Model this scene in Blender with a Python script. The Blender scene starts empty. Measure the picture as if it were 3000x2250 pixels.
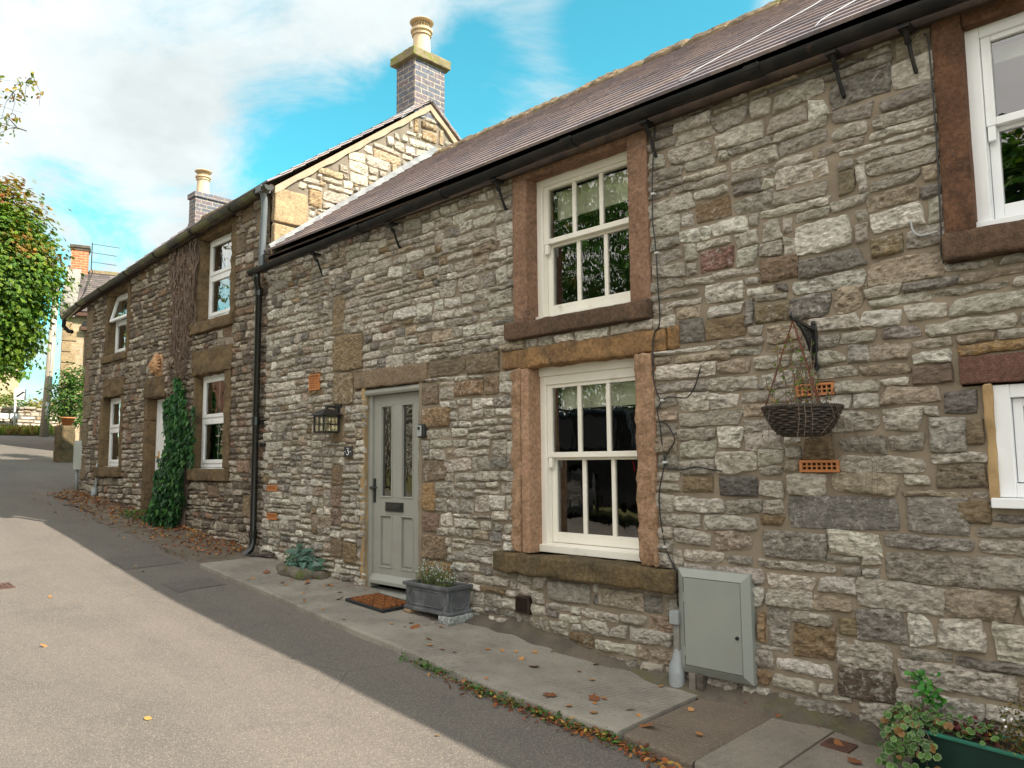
import bpy, bmesh, math, random
import numpy as np
from mathutils import Matrix, Vector

random.seed(7)
RNG = np.random.default_rng(11)
SC = bpy.context.scene
COL = SC.collection
R = math.radians

# ------------------------------------------------------------------ basics
def lk(o):
    COL.objects.link(o)
    return o

def tag(o, label=None, cat=None, group=None, kind=None):
    if label: o['label'] = label
    if cat: o['category'] = cat
    if group: o['group'] = group
    if kind: o['kind'] = kind
    return o

def thing(name, label, cat, loc=(0, 0, 0), group=None):
    e = bpy.data.objects.new(name, None)
    lk(e)
    e.empty_display_size = .1
    e.location = loc
    return tag(e, label, cat, group)

def attach(o, parent):
    """mesh data is in scene coordinates: cancel the parents' offset"""
    if parent is None: return o
    o.parent = parent
    off = Vector((0, 0, 0))
    p = parent
    while p is not None:
        off += p.location
        p = p.parent
    o.location = -off
    return o

def addmod_bevel(o, w, seg=2):
    m = o.modifiers.new('bevel', 'BEVEL')
    m.width = w; m.segments = seg; m.limit_method = 'ANGLE'; m.angle_limit = R(40)
    return o

class MB:
    """collects simple shapes for one mesh"""
    def __init__(s):
        s.v = []; s.f = []; s.mi = []; s.c = []
    def add(s, vs, fs, mi=0, col=None):
        n = len(s.v)
        s.v.extend([tuple(map(float, p)) for p in vs])
        for f in fs:
            s.f.append(tuple(i + n for i in f)); s.mi.append(mi)
        s.c.extend([col or (1, 1, 1)] * len(vs))
        return s
    def box(s, x0, x1, y0, y1, z0, z1, mi=0, col=None, M=None):
        vs = [(x0, y0, z0), (x1, y0, z0), (x1, y1, z0), (x0, y1, z0), (x0, y0, z1), (x1, y0, z1), (x1, y1, z1), (x0, y1, z1)]
        if M is not None: vs = [tuple(M @ Vector(p)) for p in vs]
        return s.add(vs, [(0, 3, 2, 1), (4, 5, 6, 7), (0, 1, 5, 4), (1, 2, 6, 5), (2, 3, 7, 6), (3, 0, 4, 7)], mi, col)
    def prism(s, poly, axis, a0, a1, mi=0, col=None):
        """poly: 2D points (ccw seen from +axis); axis 0 -> (y,z), 1 -> (x,z), 2 -> (x,y)"""
        def P(q, a):
            if axis == 0: return (a, q[0], q[1])
            if axis == 1: return (q[0], a, q[1])
            return (q[0], q[1], a)
        n = len(poly)
        vs = [P(q, a0) for q in poly] + [P(q, a1) for q in poly]
        fs = [tuple(range(n))[::-1], tuple(range(n, 2 * n))]
        for i in range(n):
            j = (i + 1) % n
            fs.append((i, j, n + j, n + i))
        if axis == 1: fs = [f[::-1] for f in fs]
        return s.add(vs, fs, mi, col)
    def tube(s, pts, r, n=8, mi=0, caps=True, col=None):
        pts = [Vector(p) for p in pts]
        k = len(pts)
        rs = r if hasattr(r, '__len__') else [r] * k
        vs = []; fs = []
        up = None
        for i, p in enumerate(pts):
            if i == 0: t = pts[1] - p
            elif i == k - 1: t = p - pts[i - 1]
            else: t = (pts[i + 1] - p).normalized() + (p - pts[i - 1]).normalized()
            if t.length < 1e-9: t = Vector((0, 0, 1))
            t.normalize()
            if up is None:
                up = Vector((0, 0, 1)) if abs(t.z) < .9 else Vector((1, 0, 0))
            a = t.cross(up)
            if a.length < 1e-6: a = t.cross(Vector((0, 1, 0)))
            a.normalize()
            b = t.cross(a).normalized()
            up = -b if b.dot(up) < 0 else b
            for j in range(n):
                th = 2 * math.pi * j / n
                vs.append(p + (a * math.cos(th) + b * math.sin(th)) * rs[i])
        for i in range(k - 1):
            for j in range(n):
                jj = (j + 1) % n
                fs.append((i * n + j, i * n + jj, (i + 1) * n + jj, (i + 1) * n + j))
        if caps:
            fs.append(tuple(range(n))[::-1]); fs.append(tuple(range((k - 1) * n, k * n)))
        return s.add(vs, fs, mi, col)
    def lathe(s, prof, cx, cy, n=24, mi=0, col=None, cap=True):
        """prof: list of (r, z)"""
        vs = []; fs = []
        for r, z in prof:
            for j in range(n):
                th = 2 * math.pi * j / n
                vs.append((cx + r * math.cos(th), cy + r * math.sin(th), z))
        for i in range(len(prof) - 1):
            for j in range(n):
                jj = (j + 1) % n
                fs.append((i * n + j, i * n + jj, (i + 1) * n + jj, (i + 1) * n + j))
        if cap:
            fs.append(tuple(range(n))[::-1]); fs.append(tuple(range((len(prof) - 1) * n, len(prof) * n)))
        return s.add(vs, fs, mi, col)
    def build(s, name, mats, parent=None, smooth=False, bevel=0, seg=2, auto=False):
        me = bpy.data.meshes.new(name)
        me.from_pydata(s.v, [], s.f)
        if not isinstance(mats, (list, tuple)): mats = [mats]
        for m in mats: me.materials.append(m)
        if len(mats) > 1: me.polygons.foreach_set('material_index', s.mi)
        if any(c != (1, 1, 1) for c in s.c):
            a = me.attributes.new('col', 'FLOAT_COLOR', 'POINT')
            a.data.foreach_set('color', np.array([(*c, 1) for c in s.c], np.float32).ravel())
        if smooth: me.polygons.foreach_set('use_smooth', [True] * len(me.polygons))
        me.update()
        if auto: me.set_sharp_from_angle(angle=R(40))
        o = lk(bpy.data.objects.new(name, me))
        if bevel: addmod_bevel(o, bevel, seg)
        return attach(o, parent)

def np_mesh(name, V, F, mats, parent=None, col=None, smooth=True, mi=None, tri=False):
    """V (n,3), F (m,4) or (m,3)"""
    me = bpy.data.meshes.new(name)
    V = np.asarray(V, np.float32); F = np.asarray(F, np.int32)
    k = F.shape[1]
    me.vertices.add(len(V)); me.vertices.foreach_set('co', V.ravel())
    me.loops.add(F.size); me.loops.foreach_set('vertex_index', F.ravel())
    me.polygons.add(len(F))
    me.polygons.foreach_set('loop_start', np.arange(0, F.size, k, dtype=np.int32))
    if mi is not None: me.polygons.foreach_set('material_index', np.asarray(mi, np.int32))
    me.polygons.foreach_set('use_smooth', np.full(len(F), smooth))
    if not isinstance(mats, (list, tuple)): mats = [mats]
    for m in mats: me.materials.append(m)
    me.update(calc_edges=True)
    if col is not None:
        a = me.attributes.new('col', 'FLOAT_COLOR', 'POINT')
        c4 = np.ones((len(V), 4), np.float32); col = np.asarray(col); c4[:, :col.shape[1]] = col
        a.data.foreach_set('color', c4.ravel())
    me.validate()
    o = lk(bpy.data.objects.new(name, me))
    return attach(o, parent)

# value noise
_T = np.random.default_rng(3).random((256, 256)).astype(np.float32)
def vnoise(x, y):
    xi = np.floor(x).astype(int); yi = np.floor(y).astype(int)
    fx = x - xi; fy = y - yi
    fx = fx * fx * (3 - 2 * fx); fy = fy * fy * (3 - 2 * fy)
    a = _T[xi & 255, yi & 255]; b = _T[(xi + 1) & 255, yi & 255]
    c = _T[xi & 255, (yi + 1) & 255]; d = _T[(xi + 1) & 255, (yi + 1) & 255]
    return (a * (1 - fx) + b * fx) * (1 - fy) + (c * (1 - fx) + d * fx) * fy - .5
def fbm(x, y, o=3):
    s = 0; a = 1.
    for i in range(o):
        s = s + a * vnoise(x * 2 ** i + 17.3 * i, y * 2 ** i + 5.1 * i); a *= .5
    return s

# ------------------------------------------------------------------ materials
class NT:
    def __init__(s, name):
        s.m = bpy.data.materials.new(name); s.m.use_nodes = True
        s.t = s.m.node_tree; s.t.nodes.clear()
        s.out = s.n('ShaderNodeOutputMaterial')
    def n(s, typ, **kw):
        nd = s.t.nodes.new(typ)
        for k, v in kw.items():
            if k.startswith('i_'):
                key = k[2:]
                key = int(key) if key.isdigit() else key
                nd.inputs[key].default_value = v
            else: setattr(nd, k, v)
        return nd
    def l(s, a, b): s.t.links.new(a, b)
    def coord(s, scale=(1, 1, 1), rot=(0, 0, 0)):
        tc = s.n('ShaderNodeTexCoord')
        mp = s.n('ShaderNodeMapping')
        mp.inputs['Scale'].default_value = scale
        mp.inputs['Rotation'].default_value = rot
        s.l(tc.outputs['Object'], mp.inputs['Vector'])
        return mp.outputs['Vector']
    def noise(s, vec, scale, detail=4, rough=.55, dist=0):
        nd = s.n('ShaderNodeTexNoise')
        nd.inputs['Scale'].default_value = scale; nd.inputs['Detail'].default_value = detail
        nd.inputs['Roughness'].default_value = rough; nd.inputs['Distortion'].default_value = dist
        if vec is not None: s.l(vec, nd.inputs['Vector'])
        return nd.outputs['Fac']
    def ramp(s, fac, a, b, lo=0., hi=1.):
        nd = s.n('ShaderNodeMapRange'); nd.inputs['From Min'].default_value = a; nd.inputs['From Max'].default_value = b
        nd.inputs['To Min'].default_value = lo; nd.inputs['To Max'].default_value = hi
        nd.interpolation_type = 'SMOOTHSTEP'
        s.l(fac, nd.inputs['Value'])
        return nd.outputs['Result']
    def mix(s, fac, a, b, mode='MIX'):
        nd = s.n('ShaderNodeMix'); nd.data_type = 'RGBA'; nd.blend_type = mode
        for sock, v in ((nd.inputs[0], fac), (nd.inputs[6], a), (nd.inputs[7], b)):
            if isinstance(v, bpy.types.NodeSocket): s.l(v, sock)
            elif hasattr(v, '__len__'): sock.default_value = (*v[:3], 1)
            else: sock.default_value = v
        return nd.outputs[2]
    def math(s, op, a, b=0.):
        nd = s.n('ShaderNodeMath'); nd.operation = op
        for i, v in enumerate((a, b)):
            if isinstance(v, bpy.types.NodeSocket): s.l(v, nd.inputs[i])
            else: nd.inputs[i].default_value = v
        return nd.outputs[0]
    def bump(s, h, strength=.5, dist=.01, prev=None):
        nd = s.n('ShaderNodeBump'); nd.inputs['Strength'].default_value = strength; nd.inputs['Distance'].default_value = dist
        s.l(h, nd.inputs['Height'])
        if prev is not None: s.l(prev, nd.inputs['Normal'])
        return nd.outputs['Normal']
    def bsdf(s, col, rough=.8, normal=None, metal=0., spec=.5, **kw):
        b = s.n('ShaderNodeBsdfPrincipled')
        for k, v in (('Base Color', col), ('Roughness', rough), ('Metallic', metal), ('Specular IOR Level', spec)):
            if isinstance(v, bpy.types.NodeSocket): s.l(v, b.inputs[k])
            elif hasattr(v, '__len__'): b.inputs[k].default_value = (*v[:3], 1)
            else: b.inputs[k].default_value = v
        if normal is not None: s.l(normal, b.inputs['Normal'])
        for k, v in kw.items(): b.inputs[k.replace('_', ' ')].default_value = v
        s.l(b.outputs[0], s.out.inputs[0])
        return b
    def attr(s, name='col'):
        a = s.n('ShaderNodeAttribute'); a.attribute_name = name
        return a.outputs['Color']

def simple(name, c, c2=None, scale=8, rough=.6, bump=.2, bscale=60, bdist=.004, metal=0., spec=.5, lo=.35, hi=.65, c3=None, scale3=30, lo3=.6, hi3=.75, stretch=(1, 1, 1)):
    n = NT(name); v = n.coord(stretch)
    col = c
    if c2 is not None: col = n.mix(n.ramp(n.noise(v, scale, 5), lo, hi), c, c2)
    if c3 is not None: col = n.mix(n.ramp(n.noise(v, scale3, 4), lo3, hi3), col, c3)
    nm = n.bump(n.noise(v, bscale, 5, .65), bump, bdist) if bump else None
    n.bsdf(col, rough, nm, metal, spec)
    return n.m

def mat_rubble(name, lichen=.5, dark=.5):
    """weathered limestone: each stone's own colour (attribute; its alpha is a random number per stone) + pale lichen, dark crust, grain, cracks"""
    n = NT(name); v0 = n.coord()
    a = n.n('ShaderNodeAttribute'); a.attribute_name = 'col'; base = a.outputs['Color']; rnd = a.outputs['Alpha']
    of = n.n('ShaderNodeCombineXYZ'); n.l(n.math('MULTIPLY', rnd, 37.), of.inputs[0]); n.l(n.math('MULTIPLY', rnd, 91.), of.inputs[2])
    ad = n.n('ShaderNodeVectorMath', operation='ADD'); n.l(v0, ad.inputs[0]); n.l(of.outputs[0], ad.inputs[1]); v = ad.outputs[0]
    mp = n.n('ShaderNodeMapping'); n.l(v, mp.inputs['Vector']); mp.inputs['Scale'].default_value = (1, 1, 2.4); vs = mp.outputs[0]
    r1 = n.math('FRACT', n.math('MULTIPLY', rnd, 7.13)); r2 = n.math('FRACT', n.math('MULTIPLY', rnd, 23.7))
    g = n.noise(vs, 26, 7, .74)
    lo = n.mix(r1, (.40, .39, .37), (.74, .73, .71)); hi = n.mix(r1, (1.5, 1.5, 1.5), (1.2, 1.2, 1.2))
    col = n.mix(1., base, n.mix(n.ramp(g, .33, .66), lo, hi), 'MULTIPLY')
    dk = n.ramp(n.math('ADD', n.noise(v, 9, 6, .75), n.math('MULTIPLY', n.noise(v0, 1.3, 3), .35)), .66, .9, 0, .7 * dark)
    col = n.mix(dk, col, (.075, .064, .052))
    cr = n.n('ShaderNodeTexNoise'); cr.noise_type = 'RIDGED_MULTIFRACTAL'; cr.inputs['Scale'].default_value = 9; cr.inputs['Detail'].default_value = 5; cr.inputs['Roughness'].default_value = .6; n.l(vs, cr.inputs['Vector'])
    col = n.mix(n.math('MULTIPLY', n.ramp(cr.outputs['Fac'], .9, 1.45, 0, .75), n.ramp(r2, .1, .9, .25, 1.)), col, (.085, .07, .055))
    li = n.math('MULTIPLY', n.ramp(n.noise(v, 21, 8, .78, .4), .50, .64, 0, .95 * lichen), n.ramp(r2, .0, .75, 1., .15))
    col = n.mix(li, col, (.70, .665, .60))
    col = n.mix(n.ramp(n.noise(v, 130, 3, .6), .66, .76, 0, .45), col, (.70, .64, .54))
    h1 = n.noise(vs, 24, 8, .74, .5)
    nm = n.bump(n.noise(v, 95, 6, .7), .7, .008, n.bump(h1, 1., .022, n.bump(n.math('SUBTRACT', 2., cr.outputs['Fac']), .6, .012)))
    n.bsdf(col, .92, nm, 0, .2)
    return n.m

def mat_mortar(name, c1, c2, c3):
    n = NT(name); v = n.coord()
    col = n.mix(n.ramp(n.noise(v, 2.2, 5, .6), .35, .65), c1, c2)
    col = n.mix(n.ramp(n.noise(v, 60, 5, .7), .58, .75, 0, .6), col, c3)
    nm = n.bump(n.noise(v, 120, 5, .7), .5, .004, n.bump(n.noise(v, 18, 5, .65), .5, .012))
    n.bsdf(col, .95, nm, 0, .15)
    return n.m

def mat_sandstone(name, c1, c2, c3, tool=0., dark=.4, bstr=.5, rot=0., tscale=60):
    """dressed gritstone / sandstone with stains and optional tooling lines"""
    n = NT(name); v = n.coord()
    col = n.mix(n.ramp(n.noise(v, 3.5, 5, .65, .5), .35, .65), c1, c2)
    col = n.mix(1., col, n.mix(n.ramp(n.noise(v, 38, 6, .75), .3, .7), (.62, .62, .62), (1.3, 1.27, 1.25)), 'MULTIPLY')
    col = n.mix(n.ramp(n.noise(v, 7, 7, .75), .50, .70, 0, dark), col, c3)
    col = n.mix(n.ramp(n.noise(v, 160, 3), .6, .75, 0, .25), col, (.5, .45, .38))
    nm = n.bump(n.noise(v, 55, 7, .72), bstr, .008)
    nm = n.bump(n.noise(v, 14, 4, .6, .8), bstr, .014, nm)
    if tool:
        w = n.n('ShaderNodeTexWave'); w.inputs['Scale'].default_value = tscale; w.inputs['Distortion'].default_value = 6; w.inputs['Detail'].default_value = 3
        w.inputs['Detail Scale'].default_value = 1.5
        n.l(n.coord((1, 1, 1), (0, rot, 0)), w.inputs['Vector'])
        nm = n.bump(w.outputs['Fac'], tool, .006, nm)
    n.bsdf(col, .9, nm, 0, .2)
    return n.m

def mat_attr(name, rough=.8, var=.25, scale=40, bump=.3, bscale=60, bdist=.005, spec=.3, stain=None, stain_amt=.5):
    n = NT(name); v = n.coord()
    g = n.noise(v, scale, 5, .65)
    col = n.mix(1., n.attr(), n.mix(n.ramp(g, .3, .7), (1 - var,) * 3, (1 + var,) * 3), 'MULTIPLY')
    if stain is not None:
        col = n.mix(n.ramp(n.noise(v, 1.6, 5, .7), .5, .68, 0, stain_amt), col, stain)
    nm = n.bump(n.noise(v, bscale, 5, .65), bump, bdist)
    n.bsdf(col, rough, nm, 0, spec)
    return n.m

def mat_leaf(name, trans=.35, rough=.5):
    n = NT(name)
    c = n.attr()
    b = n.n('ShaderNodeBsdfPrincipled'); n.l(c, b.inputs['Base Color']); b.inputs['Roughness'].default_value = rough
    b.inputs['Specular IOR Level'].default_value = .35
    t = n.n('ShaderNodeBsdfTranslucent'); n.l(n.mix(1., c, (1.25, 1.3, .6), 'MULTIPLY'), t.inputs['Color'])
    mx = n.n('ShaderNodeMixShader'); mx.inputs[0].default_value = trans
    n.l(b.outputs[0], mx.inputs[1]); n.l(t.outputs[0], mx.inputs[2]); n.l(mx.outputs[0], n.out.inputs[0])
    return n.m

def mat_glass(name, wav=.25, tint=(.92, .96, .94), wscale=9):
    n = NT(name); v = n.coord((1, 1, .45))
    nm = n.bump(n.noise(v, wscale, 2, .5), wav, .006) if wav else None
    g = n.n('ShaderNodeBsdfGlossy'); g.inputs['Roughness'].default_value = .01; g.inputs['Color'].default_value = (1, 1, 1, 1)
    t = n.n('ShaderNodeBsdfTransparent'); t.inputs['Color'].default_value = (*tint, 1)
    fr = n.n('ShaderNodeFresnel'); fr.inputs['IOR'].default_value = 1.52
    fac = n.math('MINIMUM', n.math('ADD', n.math('MULTIPLY', fr.outputs[0], 2.0), .06), .95)
    if nm is not None: n.l(nm, g.inputs['Normal'])
    mx = n.n('ShaderNodeMixShader'); n.l(fac, mx.inputs[0]); n.l(t.outputs[0], mx.inputs[1]); n.l(g.outputs[0], mx.inputs[2])
    n.l(mx.outputs[0], n.out.inputs[0])
    return n.m

def mat_brick(name, c1, c2, mort, bw=.225, rh=.075, axis='y', off=.5, ms=.012, bump=.6):
    """brick courses mapped on a vertical face; axis = face normal"""
    n = NT(name)
    tc = n.n('ShaderNodeTexCoord'); sp = n.n('ShaderNodeSeparateXYZ'); n.l(tc.outputs['Object'], sp.inputs[0])
    ge = n.n('ShaderNodeNewGeometry'); sn = n.n('ShaderNodeSeparateXYZ'); n.l(ge.outputs['Normal'], sn.inputs[0])
    k = n.math('GREATER_THAN', n.math('ABSOLUTE', sn.outputs[0]), n.math('ABSOLUTE', sn.outputs[1]))
    u = n.math('ADD', n.math('MULTIPLY', k, sp.outputs[1]), n.math('MULTIPLY', n.math('SUBTRACT', 1., k), sp.outputs[0]))
    cb = n.n('ShaderNodeCombineXYZ'); n.l(u, cb.inputs[0]); n.l(sp.outputs[2], cb.inputs[1])
    b = n.n('ShaderNodeTexBrick'); n.l(cb.outputs[0], b.inputs['Vector'])
    b.inputs['Scale'].default_value = 1; b.inputs['Brick Width'].default_value = bw; b.inputs['Row Height'].default_value = rh
    b.inputs['Mortar Size'].default_value = ms; b.inputs['Mortar Smooth'].default_value = .2; b.inputs['Bias'].default_value = 0
    b.inputs['Color1'].default_value = (*c1, 1); b.inputs['Color2'].default_value = (*c2, 1); b.inputs['Mortar'].default_value = (*mort, 1)
    v = n.coord()
    col = n.mix(1., b.outputs['Color'], n.mix(n.ramp(n.noise(v, 25, 5), .3, .7), (.7, .7, .7), (1.25, 1.2, 1.2)), 'MULTIPLY')
    nm = n.bump(n.math('SUBTRACT', 1., b.outputs['Fac']), bump, .008, n.bump(n.noise(v, 80, 5), .3, .004))
    n.bsdf(col, .8, nm, 0, .3)
    return n.m

M = {}
M['rubble'] = mat_rubble('limestone_rubble', .55, .55)
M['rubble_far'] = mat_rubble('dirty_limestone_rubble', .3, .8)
M['rubble_sun'] = mat_rubble('pale_gable_rubble', .7, .35)
M['mortar'] = mat_mortar('buff_mortar', (.265, .218, .162), (.205, .167, .125), (.35, .295, .23))
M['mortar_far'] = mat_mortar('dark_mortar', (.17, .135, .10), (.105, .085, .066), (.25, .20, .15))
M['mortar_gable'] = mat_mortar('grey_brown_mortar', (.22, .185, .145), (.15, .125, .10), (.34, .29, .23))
M['lime'] = mat_mortar('ochre_lime_fillet', (.40, .275, .14), (.31, .21, .11), (.5, .38, .22))
M['red_jamb'] = mat_sandstone('red_brown_sandstone', (.21, .125, .082), (.27, .162, .11), (.05, .035, .026), .3, .6, .6)
M['pink_jamb'] = mat_sandstone('pink_sandstone', (.37, .235, .155), (.32, .195, .125), (.22, .13, .08), 0, .35, .5)
M['pink_rough'] = mat_sandstone('rock_faced_pink_sandstone', (.34, .22, .14), (.28, .175, .11), (.17, .10, .065), 0, .4, 1.)
M['brown_sill'] = mat_sandstone('dark_brown_gritstone', (.175, .108, .07), (.115, .078, .055), (.04, .03, .025), .8, .7, .7, R(35), 45)
M['moss_sill'] = mat_sandstone('mossy_gritstone', (.16, .115, .06), (.10, .078, .045), (.035, .03, .02), .5, .8, 1., R(10), 40)
M['ochre'] = mat_sandstone('ochre_gritstone', (.26, .17, .085), (.17, .12, .065), (.05, .04, .025), 0, .6, .8)
M['lintel'] = mat_sandstone('orange_brown_sandstone', (.28, .165, .075), (.19, .115, .06), (.055, .042, .03), 0, .75, .8)
M['door_lintel'] = mat_sandstone('grey_brown_gritstone', (.23, .17, .115), (.19, .145, .10), (.09, .07, .05), 0, .5, 1.)
M['dark_jamb'] = mat_sandstone('streaky_brown_sandstone', (.20, .105, .062), (.14, .072, .045), (.035, .024, .02), .7, .65, .5, 0, 75)
M['red_lintel'] = mat_sandstone('red_tooled_sandstone', (.19, .10, .075), (.16, .085, .065), (.09, .05, .04), .8, .4, .4, R(60), 50)
M['far_dress'] = mat_sandstone('olive_brown_gritstone', (.185, .13, .07), (.12, .085, .05), (.045, .036, .025), .4, .7, 1.)
M['gable_quoin'] = mat_sandstone('buff_quoin_sandstone', (.38, .28, .165), (.31, .225, .135), (.16, .12, .075), 0, .5, .8)
M['cream'] = simple('cream_paint', (.80, .77, .69), (.75, .715, .63), 3, .45, .08, 90, .002, c3=(.30, .26, .20), scale3=5, lo3=.60, hi3=.95)
M['white'] = simple('white_paint', (.80, .81, .82), (.74, .75, .77), 3, .4, .08, 90, .002, c3=(.30, .26, .20), scale3=5, lo3=.60, hi3=.95)
M['upvc'] = simple('white_plastic', (.80, .80, .80), (.74, .74, .73), 5, .3, 0)
M['sage'] = simple('sage_green_paint', (.30, .30, .265), (.275, .275, .245), 4, .5, .12, 120, .0015, c3=(.30, .26, .20), scale3=5, lo3=.60, hi3=.95)
M['black_iron'] = simple('black_iron', (.012, .012, .013), (.022, .021, .02), 12, .38, .25, 70, .002, 0, .5)
M['gutter'] = simple('black_gutter_paint', (.010, .010, .011), (.022, .019, .017), 8, .45, .5, 40, .003, 0, .25, .4, .7, (.06, .03, .02), 14, .66, .74)
M['pipe'] = simple('gloss_black_pipe', (.008, .008, .009), None, 1, .16, 0, spec=.6)
M['pipe_grey'] = simple('grey_plastic_pipe', (.10, .115, .125), (.13, .145, .155), 3, .25, 0, spec=.6)
M['fascia'] = simple('rotten_fascia', (.035, .022, .015), (.08, .05, .03), 6, .9, .8, 25, .01)
M['glass'] = mat_glass('old_window_glass', .2)
M['glass_flat'] = mat_glass('window_glass', .06, (.7, .78, .76), 4)
M['glass_door'] = mat_glass('rippled_door_glass', .25, (.4, .45, .4), 14)
M['blind'] = simple('cream_blind', (.78, .73, .58), None, 1, .9, 0)
M['room'] = simple('dark_room', (.02, .018, .016), (.035, .03, .026), 2, .9, 0)
M['terracotta'] = simple('terracotta', (.50, .20, .07), (.42, .165, .06), 10, .8, .3, 60, .003)
M['hole'] = simple('black_hole', (.006, .005, .004), None, 1, .95, 0)
M['brownplastic'] = simple('brown_plastic', (.035, .022, .017), None, 1, .4, 0)
M['cabinet'] = simple('grey_green_cabinet', (.265, .275, .25), (.24, .255, .235), 2.5, .45, .15, 220, .0012, c3=(.30, .26, .20), scale3=5, lo3=.60, hi3=.95)
M['conduit'] = simple('pale_grey_plastic', (.32, .34, .35), (.25, .265, .275), 6, .5, .05)
M['lead'] = simple('lead_sheet', (.15, .155, .165), (.25, .255, .265), 6, .5, .4, 20, .006, .15, .5)
M['lead_trough'] = simple('lead_grey_trough', (.075, .078, .085), (.14, .145, .155), 9, .5, .5, 45, .004, 0, .5, .4, .68, (.22, .23, .25), 26, .64, .76)
M['soil'] = simple('dark_soil', (.03, .022, .015), (.06, .042, .028), 30, .95, 1., 40, .02)
M['granite'] = simple('speckled_granite', (.20, .21, .20), (.36, .37, .36), 45, .8, .8, 40, .008, 0, .3, .42, .58, (.08, .08, .08), 70, .6, .68)
M['buffblock'] = simple('buff_block', (.36, .24, .14), (.27, .18, .11), 10, .85, .8, 40, .008)
M['coir'] = simple('coir', (.24, .095, .035), (.14, .055, .022), 30, .95, 1., 110, .01, 0, .1)
M['rubber'] = simple('black_rubber', (.015, .015, .016), None, 1, .6, .2, 80)
M['wicker'] = simple('dark_wicker', (.052, .036, .026), (.022, .016, .013), 30, .55, .5, 60, .003, c3=(.10, .07, .045), scale3=55)
M['rust'] = simple('rusty_chain', (.16, .05, .025), (.08, .03, .02), 30, .8, .3)
M['slate'] = simple('black_slate', (.02, .021, .023), (.03, .031, .033), 20, .5, .2)
M['whitepaint'] = simple('white_lettering', (.8, .8, .78), None, 1, .5, 0)
M['silver'] = simple('silver_plastic', (.42, .43, .44), None, 1, .35, 0, metal=.4)
M['greentrough'] = simple('dark_green_plastic', (.006, .028, .022), (.008, .035, .027), 6, .35, .1, 120, .002)
M['greenrim'] = simple('green_plastic_rim', (.02, .16, .11), (.02, .13, .09), 6, .35, .1, 120, .002)
M['lantern_glass'] = mat_glass('lantern_glass', .2, (.9, .85, .7), 20)
M['bulb'] = simple('frosted_bulb', (.6, .58, .52), None, 1, .3, 0)
M['brass'] = simple('brass', (.45, .26, .05), None, 1, .3, 0, metal=.9)
M['pot'] = simple('buff_chimney_pot', (.60, .46, .30), (.53, .40, .26), 5, .8, .25, 60, .003)
M['cowl'] = simple('buff_metal_cowl', (.52, .40, .26), None, 1, .5, 0)
M['mosscap'] = simple('mossy_chimney_cap', (.16, .13, .075), (.24, .19, .11), 9, .95, .8, 40, .01, c3=(.16, .17, .03), scale3=14, lo3=.5, hi3=.65)
M['wood_pole'] = simple('weathered_pole_wood', (.40, .35, .29), (.30, .26, .21), 6, .9, .5, 30, .006, stretch=(4, 4, .3))
M['bark'] = simple('tree_bark', (.085, .065, .048), (.04, .032, .025), 8, .95, 1., 18, .03, stretch=(1, 1, .35))
M['leaf'] = mat_leaf('leaf')
M['leaf_dry'] = mat_leaf('dry_leaf', .15, .8)
M['vine'] = simple('dead_vine', (.115, .075, .055), (.19, .14, .11), 12, .9, .3)
M['cable'] = simple('black_cable', (.01, .01, .011), None, 1, .45, 0)
M['cable_white'] = simple('grey_cable', (.35, .36, .38), None, 1, .5, 0)
M['clip'] = simple('grey_clip', (.5, .5, .5), None, 1, .5, 0)
M['lantern_iron'] = M['black_iron']
M['ridge'] = simple('weathered_ridge_stone', (.22, .155, .095), (.13, .095, .06), 7, .95, 1., 28, .02, c3=(.16, .15, .05), scale3=6, lo3=.55, hi3=.7)
M['carving'] = simple('orange_carved_stone', (.50, .29, .15), (.40, .22, .11), 12, .85, .6, 40, .006)
M['bluebrick'] = mat_brick('blue_grey_brick', (.105, .12, .155), (.165, .13, .14), (.31, .27, .22), .225, .078, ms=.009)
M['orangebrick'] = mat_brick('orange_brick', (.42, .12, .05), (.50, .17, .07), (.42, .30, .20), .235, .08)
M['redbrick'] = mat_brick('red_brick', (.30, .09, .045), (.24, .075, .04), (.30, .24, .18), .225, .075)
M['tiles'] = mat_attr('stone_roof_tiles', .5, .15, 22, .35, 55, .004, .5, (.10, .095, .12), .45)
M['farstone'] = mat_brick('coursed_far_stone', (.46, .36, .23), (.36, .27, .17), (.40, .33, .24), .5, .22, ms=.02)
M['plinth'] = simple('dark_cement_fillet', (.075, .062, .050), (.13, .105, .08), 5, .95, 1., 30, .02, c3=(.10, .095, .045), scale3=4, lo3=.52, hi3=.7)
M['signwhite'] = simple('white_sign', (.75, .76, .76), None, 1, .4, 0)
M['signblack'] = simple('black_sign_band', (.02, .02, .02), None, 1, .4, 0)
M['signgrey'] = simple('grey_post', (.55, .57, .58), None, 1, .4, 0)
M['meterbox'] = simple('grey_meter_box', (.42, .42, .38), (.36, .36, .33), 4, .5, 0)
M['rustplate'] = simple('rusty_iron', (.055, .028, .02), (.10, .045, .028), 14, .8, .8, 40, .006)
M['carpaint'] = simple('black_car_paint', (.008, .009, .010), None, 1, .12, 0, spec=.6)
M['tyre'] = simple('tyre_rubber', (.015, .015, .015), None, 1, .8, .4)
M['alloy'] = simple('alloy_wheel', (.35, .33, .30), None, 1, .35, 0, metal=.7)
M['redlamp'] = simple('red_lamp_plastic', (.5, .01, .01), None, 1, .15, 0)

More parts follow.
